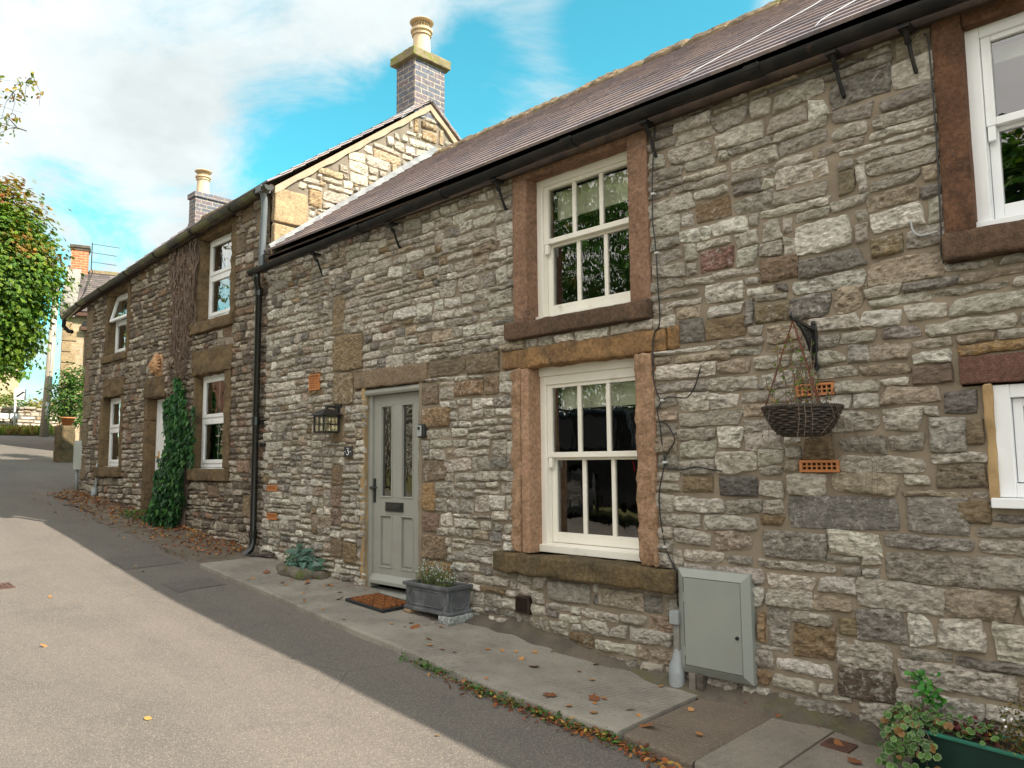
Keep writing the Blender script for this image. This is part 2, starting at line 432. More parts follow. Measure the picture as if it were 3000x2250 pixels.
def mat_asphalt():
    n = NT('asphalt'); v = n.coord()
    c = n.mix(n.ramp(n.noise(v, 1.1, 6, .65), .33, .67), (.142, .122, .107), (.113, .099, .089))
    # wheel-polished bands along the street, pale worn patches, dark repairs, oily spots
    vt = n.coord((.10, 1.1, 1), (0, 0, R(3)))
    c = n.mix(n.ramp(n.noise(vt, 1.5, 4, .55), .46, .66, 0, .5), c, (.165, .142, .124))
    c = n.mix(n.ramp(n.noise(v, .5, 5, .7, .8), .56, .63, 0, .38), c, (.088, .082, .078))
    c = n.mix(n.ramp(n.noise(v, 2.7, 4, .6), .69, .76, 0, .5), c, (.085, .08, .075))
    vo = n.n('ShaderNodeTexVoronoi'); vo.inputs['Scale'].default_value = 210; n.l(v, vo.inputs['Vector'])
    hs = n.n('ShaderNodeSeparateColor'); n.l(vo.outputs['Color'], hs.inputs[0])
    c = n.mix(n.ramp(hs.outputs[0], .70, .98, 0, .6), c, (.30, .26, .21))
    c = n.mix(n.ramp(hs.outputs[1], .75, .95, 0, .55), c, (.07, .063, .056))
    cr = n.n('ShaderNodeTexVoronoi'); cr.feature = 'DISTANCE_TO_EDGE'; cr.inputs['Scale'].default_value = .55; n.l(n.mix(.12, v, n.n('ShaderNodeTexNoise', i_Scale=3.).outputs['Color']), cr.inputs['Vector'])
    ck = n.math('MULTIPLY', n.ramp(cr.outputs['Distance'], .0, .005, .4, 0), n.ramp(n.noise(v, .45, 2), .52, .6))
    c = n.mix(ck, c, (.05, .045, .04))
    nm = n.bump(vo.outputs['Distance'], .5, .004, n.bump(n.noise(v, 40, 4, .7), .4, .01))
    n.bsdf(c, .86, nm, 0, .25)
    return n.m
M['asphalt'] = mat_asphalt()

def mat_concrete(name, c1, c2, c3, ribs=.6, per=26, rot=0.):
    n = NT(name); v = n.coord()
    c = n.mix(n.ramp(n.noise(v, 2.6, 6, .65), .33, .67), c1, c2)
    c = n.mix(n.ramp(n.noise(v, 9, 6, .75, .6), .55, .72, 0, .6), c, c3)
    c = n.mix(n.ramp(n.noise(v, 95, 4, .7), .56, .70, 0, .65), c, (.44, .39, .32))
    c = n.mix(n.ramp(n.noise(v, 60, 5, .7), .56, .70, 0, .6), c, (.07, .062, .05))
    c = n.mix(n.ramp(n.noise(v, 4, 7, .78), .55, .72, 0, .5), c, (.09, .08, .066))
    w = n.n('ShaderNodeTexWave'); w.inputs['Scale'].default_value = per; w.inputs['Distortion'].default_value = 4; w.inputs['Detail'].default_value = 3; w.inputs['Detail Scale'].default_value = .6
    w.bands_direction = 'X'
    n.l(n.coord((1, 1, 1), (0, 0, rot)), w.inputs['Vector'])
    fade = n.math('MULTIPLY', n.ramp(n.noise(v, 1.3, 3), .38, .62), n.ramp(n.noise(v, 14, 5, .7), .3, .6, .25, 1.))
    h = n.math('MULTIPLY', w.outputs['Fac'], fade)
    c = n.mix(n.math('MULTIPLY', n.math('SUBTRACT', 1., w.outputs['Fac']), n.math('MULTIPLY', fade, .42 * ribs)), c, (.07, .06, .05))
    nm = n.bump(h, ribs, .005, n.bump(n.noise(v, 90, 6, .75), .8, .007))
    n.bsdf(c, .92, nm, 0, .2)
    return n.m
M['concrete'] = mat_concrete('tamped_concrete', (.29, .262, .222), (.228, .205, .175), (.15, .134, .114), 1., 9, R(14))
M['concrete_brown'] = mat_concrete('brown_patched_concrete', (.14, .11, .085), (.175, .138, .105), (.10, .08, .06), .5, 9, R(90))
M['concrete_rough'] = mat_concrete('rough_aggregate_concrete', (.225, .195, .16), (.175, .15, .125), (.11, .094, .078), .3, 5, R(10))

def mat_ground():
    n = NT('grassy_ground'); v = n.coord()
    c = n.mix(n.ramp(n.noise(v, 3, 6, .7), .35, .65), (.10, .11, .035), (.17, .15, .07))
    n.bsdf(c, .95, n.bump(n.noise(v, 20, 5, .7), 1., .05), 0, .2)
    return n.m
M['ground'] = mat_ground()
def mat_dirt():
    n = NT('dirt_verge'); v = n.coord()
    c = n.mix(n.ramp(n.noise(v, 5, 6, .7), .35, .65), (.115, .092, .07), (.17, .14, .11))
    c = n.mix(n.ramp(n.noise(v, 40, 5, .7), .55, .7, 0, .7), c, (.05, .04, .03))
    c = n.mix(n.ramp(n.noise(v, 120, 4, .7), .6, .7, 0, .6), c, (.26, .22, .18))
    n.bsdf(c, .95, n.bump(n.noise(v, 60, 6, .75), 1., .012), 0, .2)
    return n.m
M['dirt'] = mat_dirt()

# ------------------------------------------------------------------ terrain
XB = np.array([-90, -60, -45, -38, -33, -30, -28, -26, -24, -22, -20, -18, -16, -14.3, -12, -10.1, -8, -6.7, -5.57, -4.39, -2.77, -2.16, -1.74, 0, 4, 12, 60])
ZB = np.array([3.2, 2.2, 1.75, 1.45, 1.2, .98, .8, .6, .42, .25, .10, -.08, -.26, -.43, -.63, -.79, -.985, -1.10, -1.175, -1.245, -1.37, -1.405, -1.43, -1.50, -1.65, -1.9, -2.4])
def zb(x): return np.interp(x, XB, ZB)
def gz(x, y):
    return zb(x) - .036 + .015 * np.clip(y, -4, 0)
PE_X = [-20, -7.82, -6.57, -4.9, -4.1, -3.37, -2.5, -2.07, 0, 8]
PE_Y = [-.75, -.75, -.76, -.87, -.90, -.93, -.88, -.92, -.95, -.95]
def pave_edge(x): return np.interp(x, PE_X, PE_Y)

# ------------------------------------------------------------------ rubble masonry
PAL_NEAR = [((.50, .455, .39), 4.5), ((.42, .38, .325), 5), ((.335, .30, .258), 3), ((.60, .56, .495), 2.6), ((.38, .31, .235), 1.5), ((.24, .17, .10), .4), ((.22, .20, .178), 1.), ((.28, .20, .15), .25)]
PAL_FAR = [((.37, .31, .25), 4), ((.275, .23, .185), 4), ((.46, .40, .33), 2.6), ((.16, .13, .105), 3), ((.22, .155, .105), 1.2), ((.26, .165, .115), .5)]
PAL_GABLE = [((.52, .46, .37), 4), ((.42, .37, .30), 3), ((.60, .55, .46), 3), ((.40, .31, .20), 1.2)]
OCH = (.22, .145, .075); OCH2 = (.27, .165, .075); REDB = (.20, .115, .085); DK = (.13, .12, .115); BR = (.11, .075, .05); WH = (.50, .48, .44)

def layout(u0, u1, w0, w1, size_fn, occ_fn=None, specials=(), rects=(), cs=.02, rng=None, align=.55):
    """random rubble packed into a grid of cs cells; size_fn(u,w)->(mean w, mean h). returns [(u0,u1,w0,w1,col)], occupancy of openings"""
    nc = int(round((u1 - u0) / cs)); nr = int(round((w1 - w0) / cs))
    occ = np.zeros((nr, nc), bool)
    uu = u0 + (np.arange(nc) + .5) * cs; ww = w0 + (np.arange(nr) + .5) * cs
    hole = np.zeros((nr, nc), bool)
    for a, b, c, d in rects:
        hole |= ((uu > a) & (uu < b))[None, :] & ((ww > c) & (ww < d))[:, None]
    if occ_fn is not None: outside = ~occ_fn(uu[None, :], ww[:, None])
    else: outside = np.zeros_like(occ)
    occ |= hole | outside
    stones = []; topr = np.zeros((nr, nc), int)
    for a, b, c, d, col in specials:
        stones.append((a, b, c, d, col))
        occ |= ((uu > a) & (uu < b))[None, :] & ((ww > c) & (ww < d))[:, None]
    for r in range(nr):
        c = 0
        row = occ[r]
        while c < nc:
            if occ[r, c]: c += 1; continue
            e = c
            while e < nc and not occ[r, e] and e - c < 90: e += 1
            run = e - c
            mw, mh = size_fn(uu[c], ww[r])
            w = int(np.clip(rng.lognormal(math.log(mw), .38), mw * .42, mw * 2.3) / cs + .5)
            h = int(np.clip(rng.lognormal(math.log(mh), .30), mh * .5, mh * 1.9) / cs + .5)
            w = max(w, 5); h = max(h, 3); h = min(h, int(w * .72) + 1)
            if w > run or run - w < 4: w = run
            if w > 1.6 * mw * 2 / cs: w //= 2
            # bring the course level with the stone on the left where that is possible
            if c > 0 and topr[r, c - 1] > r and rng.random() < .8:
                hc = topr[r, c - 1] - r
                if .45 * mh <= hc * cs <= 1.75 * mh: h = hc
            # lower to whatever is free above
            hh = 1
            while hh < h and r + hh < nr and not occ[r + hh, c:c + w].any(): hh += 1
            # avoid leaving a sliver under an obstacle
            if r + hh < nr and hh == h and occ[min(r + hh + 1, nr - 1), c:c + w].any() and not occ[r + hh, c:c + w].any(): hh += 1
            # line up with the left neighbour's top now and then
            occ[r:r + hh, c:c + w] = True; topr[r:r + hh, c:c + w] = r + hh
            if w >= 3 and hh >= 2:
                stones.append((uu[c] - cs / 2, uu[c] - cs / 2 + w * cs, ww[r] - cs / 2, ww[r] - cs / 2 + hh * cs, None))
            c += w
    return stones, hole | outside, uu, ww

def stones_mesh(stones, pal, rng, res=.012, depth=.022, joint=.009, rough=1., warp=.012):
    cols = np.array([p[0] for p in pal]); pr = np.array([p[1] for p in pal], float); pr /= pr.sum()
    VS = []; FS = []; CS = []; off = 0
    for (a, b, c, d, col) in stones:
        w = b - a; h = d - c
        special = col is not None
        j = joint * rng.uniform(.3, 1.5)
        nx = int(np.clip(w / res, 4, 44)) + 1; nz = int(np.clip(h / res, 4, 30)) + 1
        s = np.sin(np.linspace(-1, 1, nx) * math.pi / 2 * .86) / math.sin(math.pi / 2 * .86)
        t = np.sin(np.linspace(-1, 1, nz) * math.pi / 2 * .86) / math.sin(math.pi / 2 * .86)
        S, T = np.meshgrid(s, t)
        k = rng.uniform(.03, .22) * (.5 if special else 1)
        U = S * np.sqrt(1 - k * T * T); W = T * np.sqrt(1 - k * S * S)
        hx = w / 2 - j; hz = h / 2 - j
        # skewed quad
        jx = rng.uniform(-1, 1, 4) * min(.022, w * .10) * (.4 if special else 1); jz = rng.uniform(-1, 1, 4) * min(.018, h * .13) * (.4 if special else 1)
        q = [(1 - S) * (1 - T) / 4, (1 + S) * (1 - T) / 4, (1 + S) * (1 + T) / 4, (1 - S) * (1 + T) / 4]
        X = (a + b) / 2 + U * hx + sum(q[i] * jx[i] for i in range(4))
        Z = (c + d) / 2 + W * hz + sum(q[i] * jz[i] for i in range(4))
        ox, oz = rng.uniform(0, 200, 2)
        amp = .013 * rough * (.5 if special else 1)
        X = X + fbm(X * 13 + ox, Z * 13 + oz, 3) * amp * 1.3
        Z = Z + fbm(X * 13 + oz + 50, Z * 13 + ox, 3) * amp
        X = X + vnoise(X * 2.2, Z * 2.2 + 40) * warp; Z = Z + vnoise(X * 1.7 + 9, Z * 1.7) * warp * 1.6
        ex = (1 - np.abs(S)) * hx; ez = (1 - np.abs(T)) * hz
        em = np.minimum(ex, ez)
        D0 = depth * rng.uniform(.55, 1.2)
        fac = np.full_like(S, 9.)
        for _ in range(3):
            ax, az = rng.normal(0, .13, 2)
            fac = np.minimum(fac, ax * (S * hx - rng.uniform(-.5, .5) * hx) + az * 1.6 * (T * hz - rng.uniform(-.5, .5) * hz) + rng.uniform(0, .006))
        rg = np.abs(fbm(X * 19 + ox, Z * 26 + oz, 4)); r2 = fbm(X * 55 + oz, Z * 55 + ox, 2)
        fine = (.017 * (.5 - rg * 1.6) + .006 * r2) * rough * (.6 if special else 1)
        D = D0 * (1 - np.exp(-em / (.004 + .005 * rng.random()))) + (np.clip(fac, -.003 if special else -.011, .012) + fine) * np.clip(em / .012, 0, 1)
        D = np.where(em < 1e-6, -.012, D)
        V = np.stack([X, D, Z], -1).reshape(-1, 3)
        i = np.arange((nx) * (nz)).reshape(nz, nx)
        F = np.stack([i[:-1, :-1], i[:-1, 1:], i[1:, 1:], i[1:, :-1]], -1).reshape(-1, 4) + off
        off += len(V)
        cc = (np.array(col) * .8 + np.array((.30, .265, .22)) * .2) * rng.uniform(.95, 1.15) if special else cols[rng.choice(len(cols), p=pr)] * rng.uniform(.82, 1.18) * (1 + rng.normal(0, .012, 3))
        VS.append(V); FS.append(F); CS.append(np.repeat(np.append(cc, rng.random())[None], len(V), 0))
    return np.concatenate(VS), np.concatenate(FS), np.concatenate(CS)

def mortar_mesh(hole, uu, ww, cs, amp=.008, base=-.003):
    nr, nc = hole.shape
    ue = np.append(uu - cs / 2, uu[-1] + cs / 2); we = np.append(ww - cs / 2, ww[-1] + cs / 2)
    U, W = np.meshgrid(ue, we)
    D = base + fbm(U * 7, W * 7, 3) * amp + fbm(U * 33, W * 33, 2) * amp * .5
    V = np.stack([U, D, W], -1).reshape(-1, 3)
    i = np.arange((nr + 1) * (nc + 1)).reshape(nr + 1, nc + 1)
    F = np.stack([i[:-1, :-1], i[:-1, 1:], i[1:, 1:], i[1:, :-1]], -1)[~hole]
    used = np.unique(F); mp = np.full(len(V), -1); mp[used] = np.arange(len(used))
    return V[used], mp[F]

def wall_object(name, stones, hole, uu, ww, cs, pal, rng, mats, parent, xform, **kw):
    """xform maps (u, d, w) -> world; d is outwards"""
    V1, F1 = mortar_mesh(hole, uu, ww, cs)
    V2, F2, C2 = stones_mesh(stones, pal, rng, **kw)
    V = np.concatenate([V1, V2]); F = np.concatenate([F1, F2 + len(V1)])
    C = np.concatenate([np.full((len(V1), 4), .3), C2])
    mi = np.concatenate([np.zeros(len(F1), int), np.ones(len(F2), int)])
    o = np_mesh(name, xform(V), F, mats, parent, C, True, mi)
    o.data.polygons.foreach_set('use_smooth', mi == 0)      # broken stone faces stay faceted
    return o

front = lambda V: np.stack([V[:, 0], -V[:, 1], V[:, 2]], -1)

# ------------------------------------------------------------------ STONE COTTAGE (near)
cot = thing('stone_cottage', 'pale grey rubble stone cottage with sage green front door and brown tiled roof', 'cottage', (-3.5, 0, -1.45))
XJ = -7.93      # joint with the house further up the street
near_rects = [  # masonry left out behind openings, jambs, lintels, sills
    (-4.04, -2.81, .93, 2.6), (-4.05, -2.80, -.67, .70), (-4.18, -2.62, .70, .84), (-4.22, -2.68, -.81, -.67),
    (-6.02, -5.18, -1.3, .70), (-6.17, -5.11, .68, .85),
    (-1.045, .20, .96, 2.6), (-1.02, .45, .345, .475), (-.935, .265, -.205, .345),
    (-1.85, -1.64, -.075, -.01), (-1.855, -1.645, .345, .412), (-4.045, -3.915, -1.11, -.995),
    (-6.995, -6.80, .74, .90), (-7.82, -7.62, -.30, -.238), (-7.81, -7.605, -.603, -.537)]
sp_near = [ # dressed and coloured stones seen in the wall
    (-6.585, -6.38, 1.25, 1.66, (.23, .165, .09)), (-6.575, -6.05, .88, 1.24, (.235, .165, .085)), (-6.57, -6.20, .55, .87, (.225, .16, .085)),
    (-6.58, -6.34, .19, .54, (.22, .155, .085)), (-6.57, -6.36, -.22, -.02, (.21, .14, .08)), (-6.57, -6.38, -.44, -.23, (.18, .11, .075)), (-6.57, -6.38, -.62, -.45, (.18, .115, .085)), (-6.57, -6.38, -.92, -.73, (.20, .135, .08)),
    (-6.33, -6.16, .03, .18, (.19, .14, .08)), (-6.35, -6.12, -.95, -.76, (.21, .145, .07)),
    (-5.17, -4.96, .48, .66, (.19, .13, .085)), (-5.17, -4.80, .29, .47, (.24, .14, .065)), (-5.17, -4.86, -.16, .02, (.20, .14, .085)), (-5.17, -4.98, -.42, -.17, (.30, .175, .07)), (-5.17, -4.95, -.60, -.43, (.21, .13, .09)), (-5.17, -4.84, -.82, -.61, (.20, .135, .08)), (-5.17, -4.78, -1.02, -.83, (.33, .20, .08)),
    (-5.08, -4.62, .72, .86, (.15, .11, .065)), (-4.60, -4.21, .70, .87, (.16, .115, .065)), (-4.75, -4.40, .53, .66, (.24, .14, .065)), (-4.39, -4.22, .52, .68, (.22, .15, .09)),
    (-2.60, -2.42, .72, .88, (.12, .11, .095)), (-2.42, -2.14, .72, .86, (.20, .135, .07)),
    (-2.47, -2.21, 1.47, 1.62, (.22, .14, .07)), (-2.44, -2.20, 1.15, 1.30, (.22, .105, .085)), (-2.05, -1.80, 1.02, 1.17, (.20, .13, .08)), (-1.42, -1.25, 1.04, 1.16, (.19, .14, .07)), (-1.57, -1.47, 1.43, 1.57, (.19, .155, .09)),
    (-2.62, -2.38, -.20, -.08, (.19, .135, .07)), (-2.36, -2.10, -.22, -.08, (.11, .105, .10)), (-2.09, -1.86, .78, .90, (.20, .145, .075)), (-1.12, -.96, .20, .33, (.14, .13, .125)), (-1.03, -.94, .05, .19, (.18, .13, .07)), (-1.18, -.94, -.16, -.03, (.16, .125, .08)), (-1.10, -.94, -.32, -.20, (.20, .14, .07)), (-1.05, -.60, .485, .55, (.28, .165, .06)), (-1.25, -1.06, .36, .47, (.15, .10, .075)),
    (-1.72, -1.40, -1.24, -1.08, (.095, .06, .038)), (-1.70, -1.58, -.93, -.82, (.21, .16, .08)), (-2.15, -2.09, -1.04, -.86, (.27, .17, .08)),
    (-1.95, -1.35, -.38, -.20, (.19, .18, .17)), (-1.32, -1.03, -.38, -.19, (.24, .215, .19)), (-1.45, -1.0, -.62, -.46, (.27, .24, .20)), (-2.10, -1.72, -.55, -.40, (.22, .20, .17)),
    (-1.20, -1.02, .02, .20, (.36, .34, .30)), (-3.30, -2.92, -.98, -.84, (.34, .28, .21)), (-3.75, -3.35, -1.0, -.84, (.33, .30, .26))]
def near_size(u, w):
    if u > -2.8: return (.275, .108) if w < 1.6 else (.245, .088)
    if u > -4.3: return (.21, .094)
    if u > -5.2: return (.175, .080)
    if u > -6.6: return (.16, .076)
    return (.145, .074)
rngA = np.random.default_rng(5)
def near_occ(u, w): return (w > zb(u) - .34) & (w < 2.33)
stA, hoA, uA, wA = layout(XJ, 2.5, -1.9, 2.34, near_size, near_occ, sp_near, near_rects, .02, rngA)
NW = wall_object('rubble_wall', stA, hoA, uA, wA, .02, PAL_NEAR, rngA, [M['mortar'], M['rubble']], cot, front, res=.0092, depth=.022, joint=.004)
NW['label'] = 'wall of pale grey limestone rubble with wide buff mortar joints'
# the rest of the shell: wall thickness, gable end, back
m = MB()
m.box(2.5, 6.5, -.012, .5, -2.4, 2.34)
m.box(XJ + .06, 6.5, 4.05, 4.5, -2.0, 2.34)
m.prism([(.5, -2.4), (4.05, -2.4), (4.05, 2.5), (2.2, 3.9), (.5, 2.6)], 0, 6.0, 6.45)
m.box(XJ + .05, 6.0, .3, .42, 2.2, 2.34)
m.build('outer_wall', M['mortar'], cot)
# lumpy cement fillet where wall meets paving
def fillet(name, x0, x1, h, dpt, mat, parent, seed, step=.05):
    xs = np.arange(x0, x1 + 1e-6, step); r_ = np.random.default_rng(seed)
    prof = [(-1, -.04), (-.95, .02), (-.55, .35), (-.25, .8), (-.1, 1.), (.5, 1.02)]
    V = []
    for x in xs:
        hh = h * (1 + fbm(np.array(x * 3 + seed), np.array(2.), 3) * .9); dd = dpt * (1 + fbm(np.array(x * 4), np.array(9. + seed), 3) * .9)
        for a, b in prof: V.append((x, a * dd if a < 0 else a * .08, float(zb(x)) + .0 + b * hh))
    n = len(prof); F = []
    for i in range(len(xs) - 1):
        for j in range(n - 1): F.append((i * n + j, (i + 1) * n + j, (i + 1) * n + j + 1, i * n + j + 1))
    return np_mesh(name, V, F, mat, parent)
fillet('plinth', -4.6, -.2, .085, .11, M['plinth'], cot, 3)
fillet('plinth', -2.12, .8, .085, .04, M['plinth'], cot, 8)

# ---- roof of tiles
def tiled_slope(name, x0, x1, y0, z0, y1, z1, gauge, width, parent, mat, rng, thick=.016, cols=((.31, .245, .24), (.275, .22, .225), (.335, .26, .245), (.25, .21, .225)), sag=0.):
    L = math.hypot(y1 - y0, z1 - z0); ty, tz = (y1 - y0) / L, (z1 - z0) / L
    ny, nz = -tz, ty
    if ny > 0 and y1 > y0: ny, nz = -ny, -nz
    if nz < 0: ny, nz = -ny, -nz
    VS = []; FS = []; CS = []; off = 0
    base = np.array([(0, 3, 2, 1), (4, 5, 6, 7), (0, 1, 5, 4), (1, 2, 6, 5), (2, 3, 7, 6), (3, 0, 4, 7)])
    if y1 < y0: base = base[:, ::-1]
    k = 0
    while k * gauge < L:
        a = k * gauge; b = min(a + gauge * 1.9, L)
        x = x0 - rng.uniform(0, width)
        while x < x1:
            w = width * rng.uniform(.8, 1.25)
            xa, xb = max(x, x0), min(x + w, x1); x += w
            if xb - xa < .03: continue
            aj = a - rng.normal(0, .0025) ; t0 = thick * 1.9; lift = 0.
            pts = []
            for (n0, n1) in ((.0, -.004), (thick, -.004 + thick)):
                for (xx, s, nn) in ((xa + .0006, aj, n0 + t0 - thick + lift), (xb - .0006, aj, n0 + t0 - thick - lift), (xb - .0006, b, n1), (xa + .0006, b, n1)):
                    sg = sag * math.sin(math.pi * (xx - x0) / (x1 - x0))
                    pts.append((xx, y0 + ty * s + ny * nn, z0 + tz * s + nz * nn - sg))
            VS += pts; FS.append(base + off); off += 8
            c = np.array(cols[rng.integers(len(cols))]) * rng.uniform(.9, 1.1)
            CS += [c] * 8
        k += 1
    return np_mesh(name, VS, np.concatenate(FS), mat, parent, np.array(CS), False)
rngR = np.random.default_rng(21)
EY, EZ, RY, RZ = -.085, 2.335, 2.2, 4.045
roof = tiled_slope('roof', -7.84, 6.6, EY, EZ, RY, RZ, .152, .24, cot, M['tiles'], rngR, .022)
m = MB()   # boards under the tiles, back slope
m.prism([(EY + .03, EZ - .03), (RY, RZ - .05), (RY, RZ - .09), (EY + .03, EZ - .07)], 0, -7.84, 6.5)
m.prism([(RY + .01, RZ - .05), (4.6, 2.3), (4.6, 2.24), (RY + .01, RZ - .1)], 0, -7.84, 6.5)
attach(m.build('roof_boarding', M['fascia']), roof)
m = MB()
x = -7.55
while x < 6.5:      # ridge stones bedded in mortar
    w = random.uniform(.38, .52); z = RZ + random.uniform(-.006, .012)
    m.prism([(RY - .15, z - .085), (RY + .15, z - .085), (RY + .14, z - .03), (RY + .03, z + .075), (RY - .03, z + .075), (RY - .14, z - .03)], 0, x, min(x + w - .012, 6.5))
    x += w
rd = m.build('ridge', M['ridge'], roof, bevel=.02)
rd.modifiers.new('sub', 'SUBSURF').subdivision_type = 'SIMPLE'
rd.modifiers['sub'].levels = 2; rd.modifiers['sub'].render_levels = 3
tx = bpy.data.textures.new('lumps', 'CLOUDS'); tx.noise_scale = .09
dm = rd.modifiers.new('lumps', 'DISPLACE'); dm.texture = tx; dm.strength = .045; dm.texture_coords = 'GLOBAL'
# lead flashing stepped up the neighbour's gable
m = MB()
L0 = np.array([EY + .08, EZ + .03]); L1 = np.array([2.40, 4.21])
tt = (L1 - L0) / np.linalg.norm(L1 - L0); nn = np.array([-tt[1], tt[0]])
Lf = np.linalg.norm(L1 - L0); k = 0; a = 0.
while a < Lf - .02:
    b = min(a + .78, Lf)
    p = L0 + tt * a; q = L0 + tt * (b + .03)
    o1 = .005 + .003 * (k % 2)
    w = .10
    m.prism([tuple(p - nn * .02), tuple(q - nn * .02), tuple(q + nn * w), tuple(p + nn * w)], 0, -7.828, -7.822 + o1)
    m.prism([tuple(p - nn * .004), tuple(q - nn * .004), tuple(q + nn * (.014 + o1)), tuple(p + nn * (.014 + o1))], 0, -7.822, -7.775)
    a = b; k += 1
m.build('lead_flashing', M['lead'], roof)
m = MB()
m.box(-7.86, 6.5, -.055, -.02, 2.20, 2.325)
m.build('fascia', M['fascia'], cot)

# ---- gutter and brackets
def gutter(name, pts, r, y, mat, parent, n=10):
    """half round channel through (x, z) points, closed ends"""
    V = []; F = []
    for (x, z) in pts:
        for rr in (r, r - .007):
            for j in range(n + 1):
                th = math.pi + math.pi * j / n
                V.append((x, y + rr * math.cos(th), z + rr * math.sin(th)))
    k = 2 * (n + 1)
    for i in range(len(pts) - 1):
        for j in range(n):
            a = i * k + j; F.append((a, a + 1, a + k + 1, a + k))
            a = i * k + n + 1 + j; F.append((a + 1, a, a + k, a + k + 1))
        a = i * k; F.append((a, a + k, a + k + n + 1, a + n + 1)); a = i * k + n; F.append((a + k, a, a + n + 1, a + k + n + 1))
    m = MB(); m.v = V; m.f = F; m.mi = [0] * len(F); m.c = [(1, 1, 1)] * len(V)
    for i in (0, len(pts) - 1):
        s = i * k
        m.f.append(tuple(s + j for j in range(n + 1)) if i == 0 else tuple(s + j for j in range(n + 1))[::-1]); m.mi.append(0)
    return m.build(name, mat, parent, smooth=True, auto=True)
GY = -.15
gpts = [(-8.06, 2.155), (-7.0, 2.175), (-5.34, 2.215), (-4.1, 2.245), (-2.7, 2.262), (-1.4, 2.255), (-.6, 2.24), (6.4, 2.2)]
gut = gutter('gutter', gpts, .053, GY, M['gutter'], cot)
def gz_at(x): return float(np.interp(x, [p[0] for p in gpts], [p[1] for p in gpts]))
for x in (-5.95, -4.75, -3.35, -1.95, -.72):       # joint collars
    m = MB(); z = gz_at(x)
    P = []
    for rr in (.062, .051):
        P.append([(GY + rr * math.cos(math.pi + math.pi * j / 8), z + .004 + rr * math.sin(math.pi + math.pi * j / 8)) for j in range(9)])
    m.prism(P[0] + P[1][::-1], 0, x - .045, x + .045)
    m.build('gutter_joint', M['gutter'], gut)
for i, x in enumerate((-6.78, -5.50, -4.14, -2.74, -1.52, -1.15)):
    m = MB(); z = gz_at(x)
    m.tube([(x, -.13, z - .05), (x, -.10, z - .11), (x, -.075, z - .13)], [.016, .014, .02], 6)
    m.tube([(x, -.075, z - .12), (x + .004, -.05, z - .20), (x + .012, -.02, z - .27), (x + .012, .0, z - .275)], [.011, .01, .012, .012], 6)
    m.box(x - .03, x + .03, -.15, -.05, z - .075, z - .055)
    m.build('gutter_bracket', M['gutter'], gut)

# ---- dressed stone and windows
def slab(name, x0, x1, y0, y1, z0, z1, mat, parent, seed=1, bev=.012, rough=.012, sc=.11, lv=4):
    """a roughly dressed block: bevelled box with a displaced surface"""
    m = MB()
    nx = max(1, int((x1 - x0) / .1)); nz = max(1, int((z1 - z0) / .1))
    m.box(x0, x1, y0, y1, z0, z1)
    o = m.build(name, mat, parent)
    bm = bmesh.new(); bm.from_mesh(o.data)
    bmesh.ops.bevel(bm, geom=bm.edges[:], offset=bev, segments=2, affect='EDGES', profile=.6)
    ed = [e for e in bm.edges if e.calc_length() > .06]
    for _ in range(5):
        ed = [e for e in bm.edges if e.calc_length() > .045]
        if not ed or len(bm.verts) > 12000: break
        bmesh.ops.subdivide_edges(bm, edges=ed, cuts=1, use_grid_fill=True)
    co = np.array([v.co for v in bm.verts]); s = seed * 13.7
    a = fbm(co[:, 0] / sc + s, (co[:, 2] + co[:, 1] * .7) / sc + s, 4); b = fbm(co[:, 0] / sc * 1.1 + 50 + s, (co[:, 2] - co[:, 1]) / sc, 4); c = fbm(co[:, 1] / sc + 90, co[:, 0] / sc + co[:, 2] / sc * .4 + s, 4)
    for i, v in enumerate(bm.verts):
        v.co.y -= a[i] * rough * 1.2; v.co.z += b[i] * rough * .9; v.co.x += c[i] * rough * .6
    for f in bm.faces: f.smooth = True
    bm.to_mesh(o.data); bm.free()
    return o

def room(name, x0, x1, y0, y1, z0, z1, parent):
    m = MB()
    m.box(x0, x1, y0, y1, z0, z1)
    m.f = [f[::-1] for f in m.f]
    m.f.pop(2); m.mi.pop()   # open to the window
    return m.build(name, M['room'], parent)

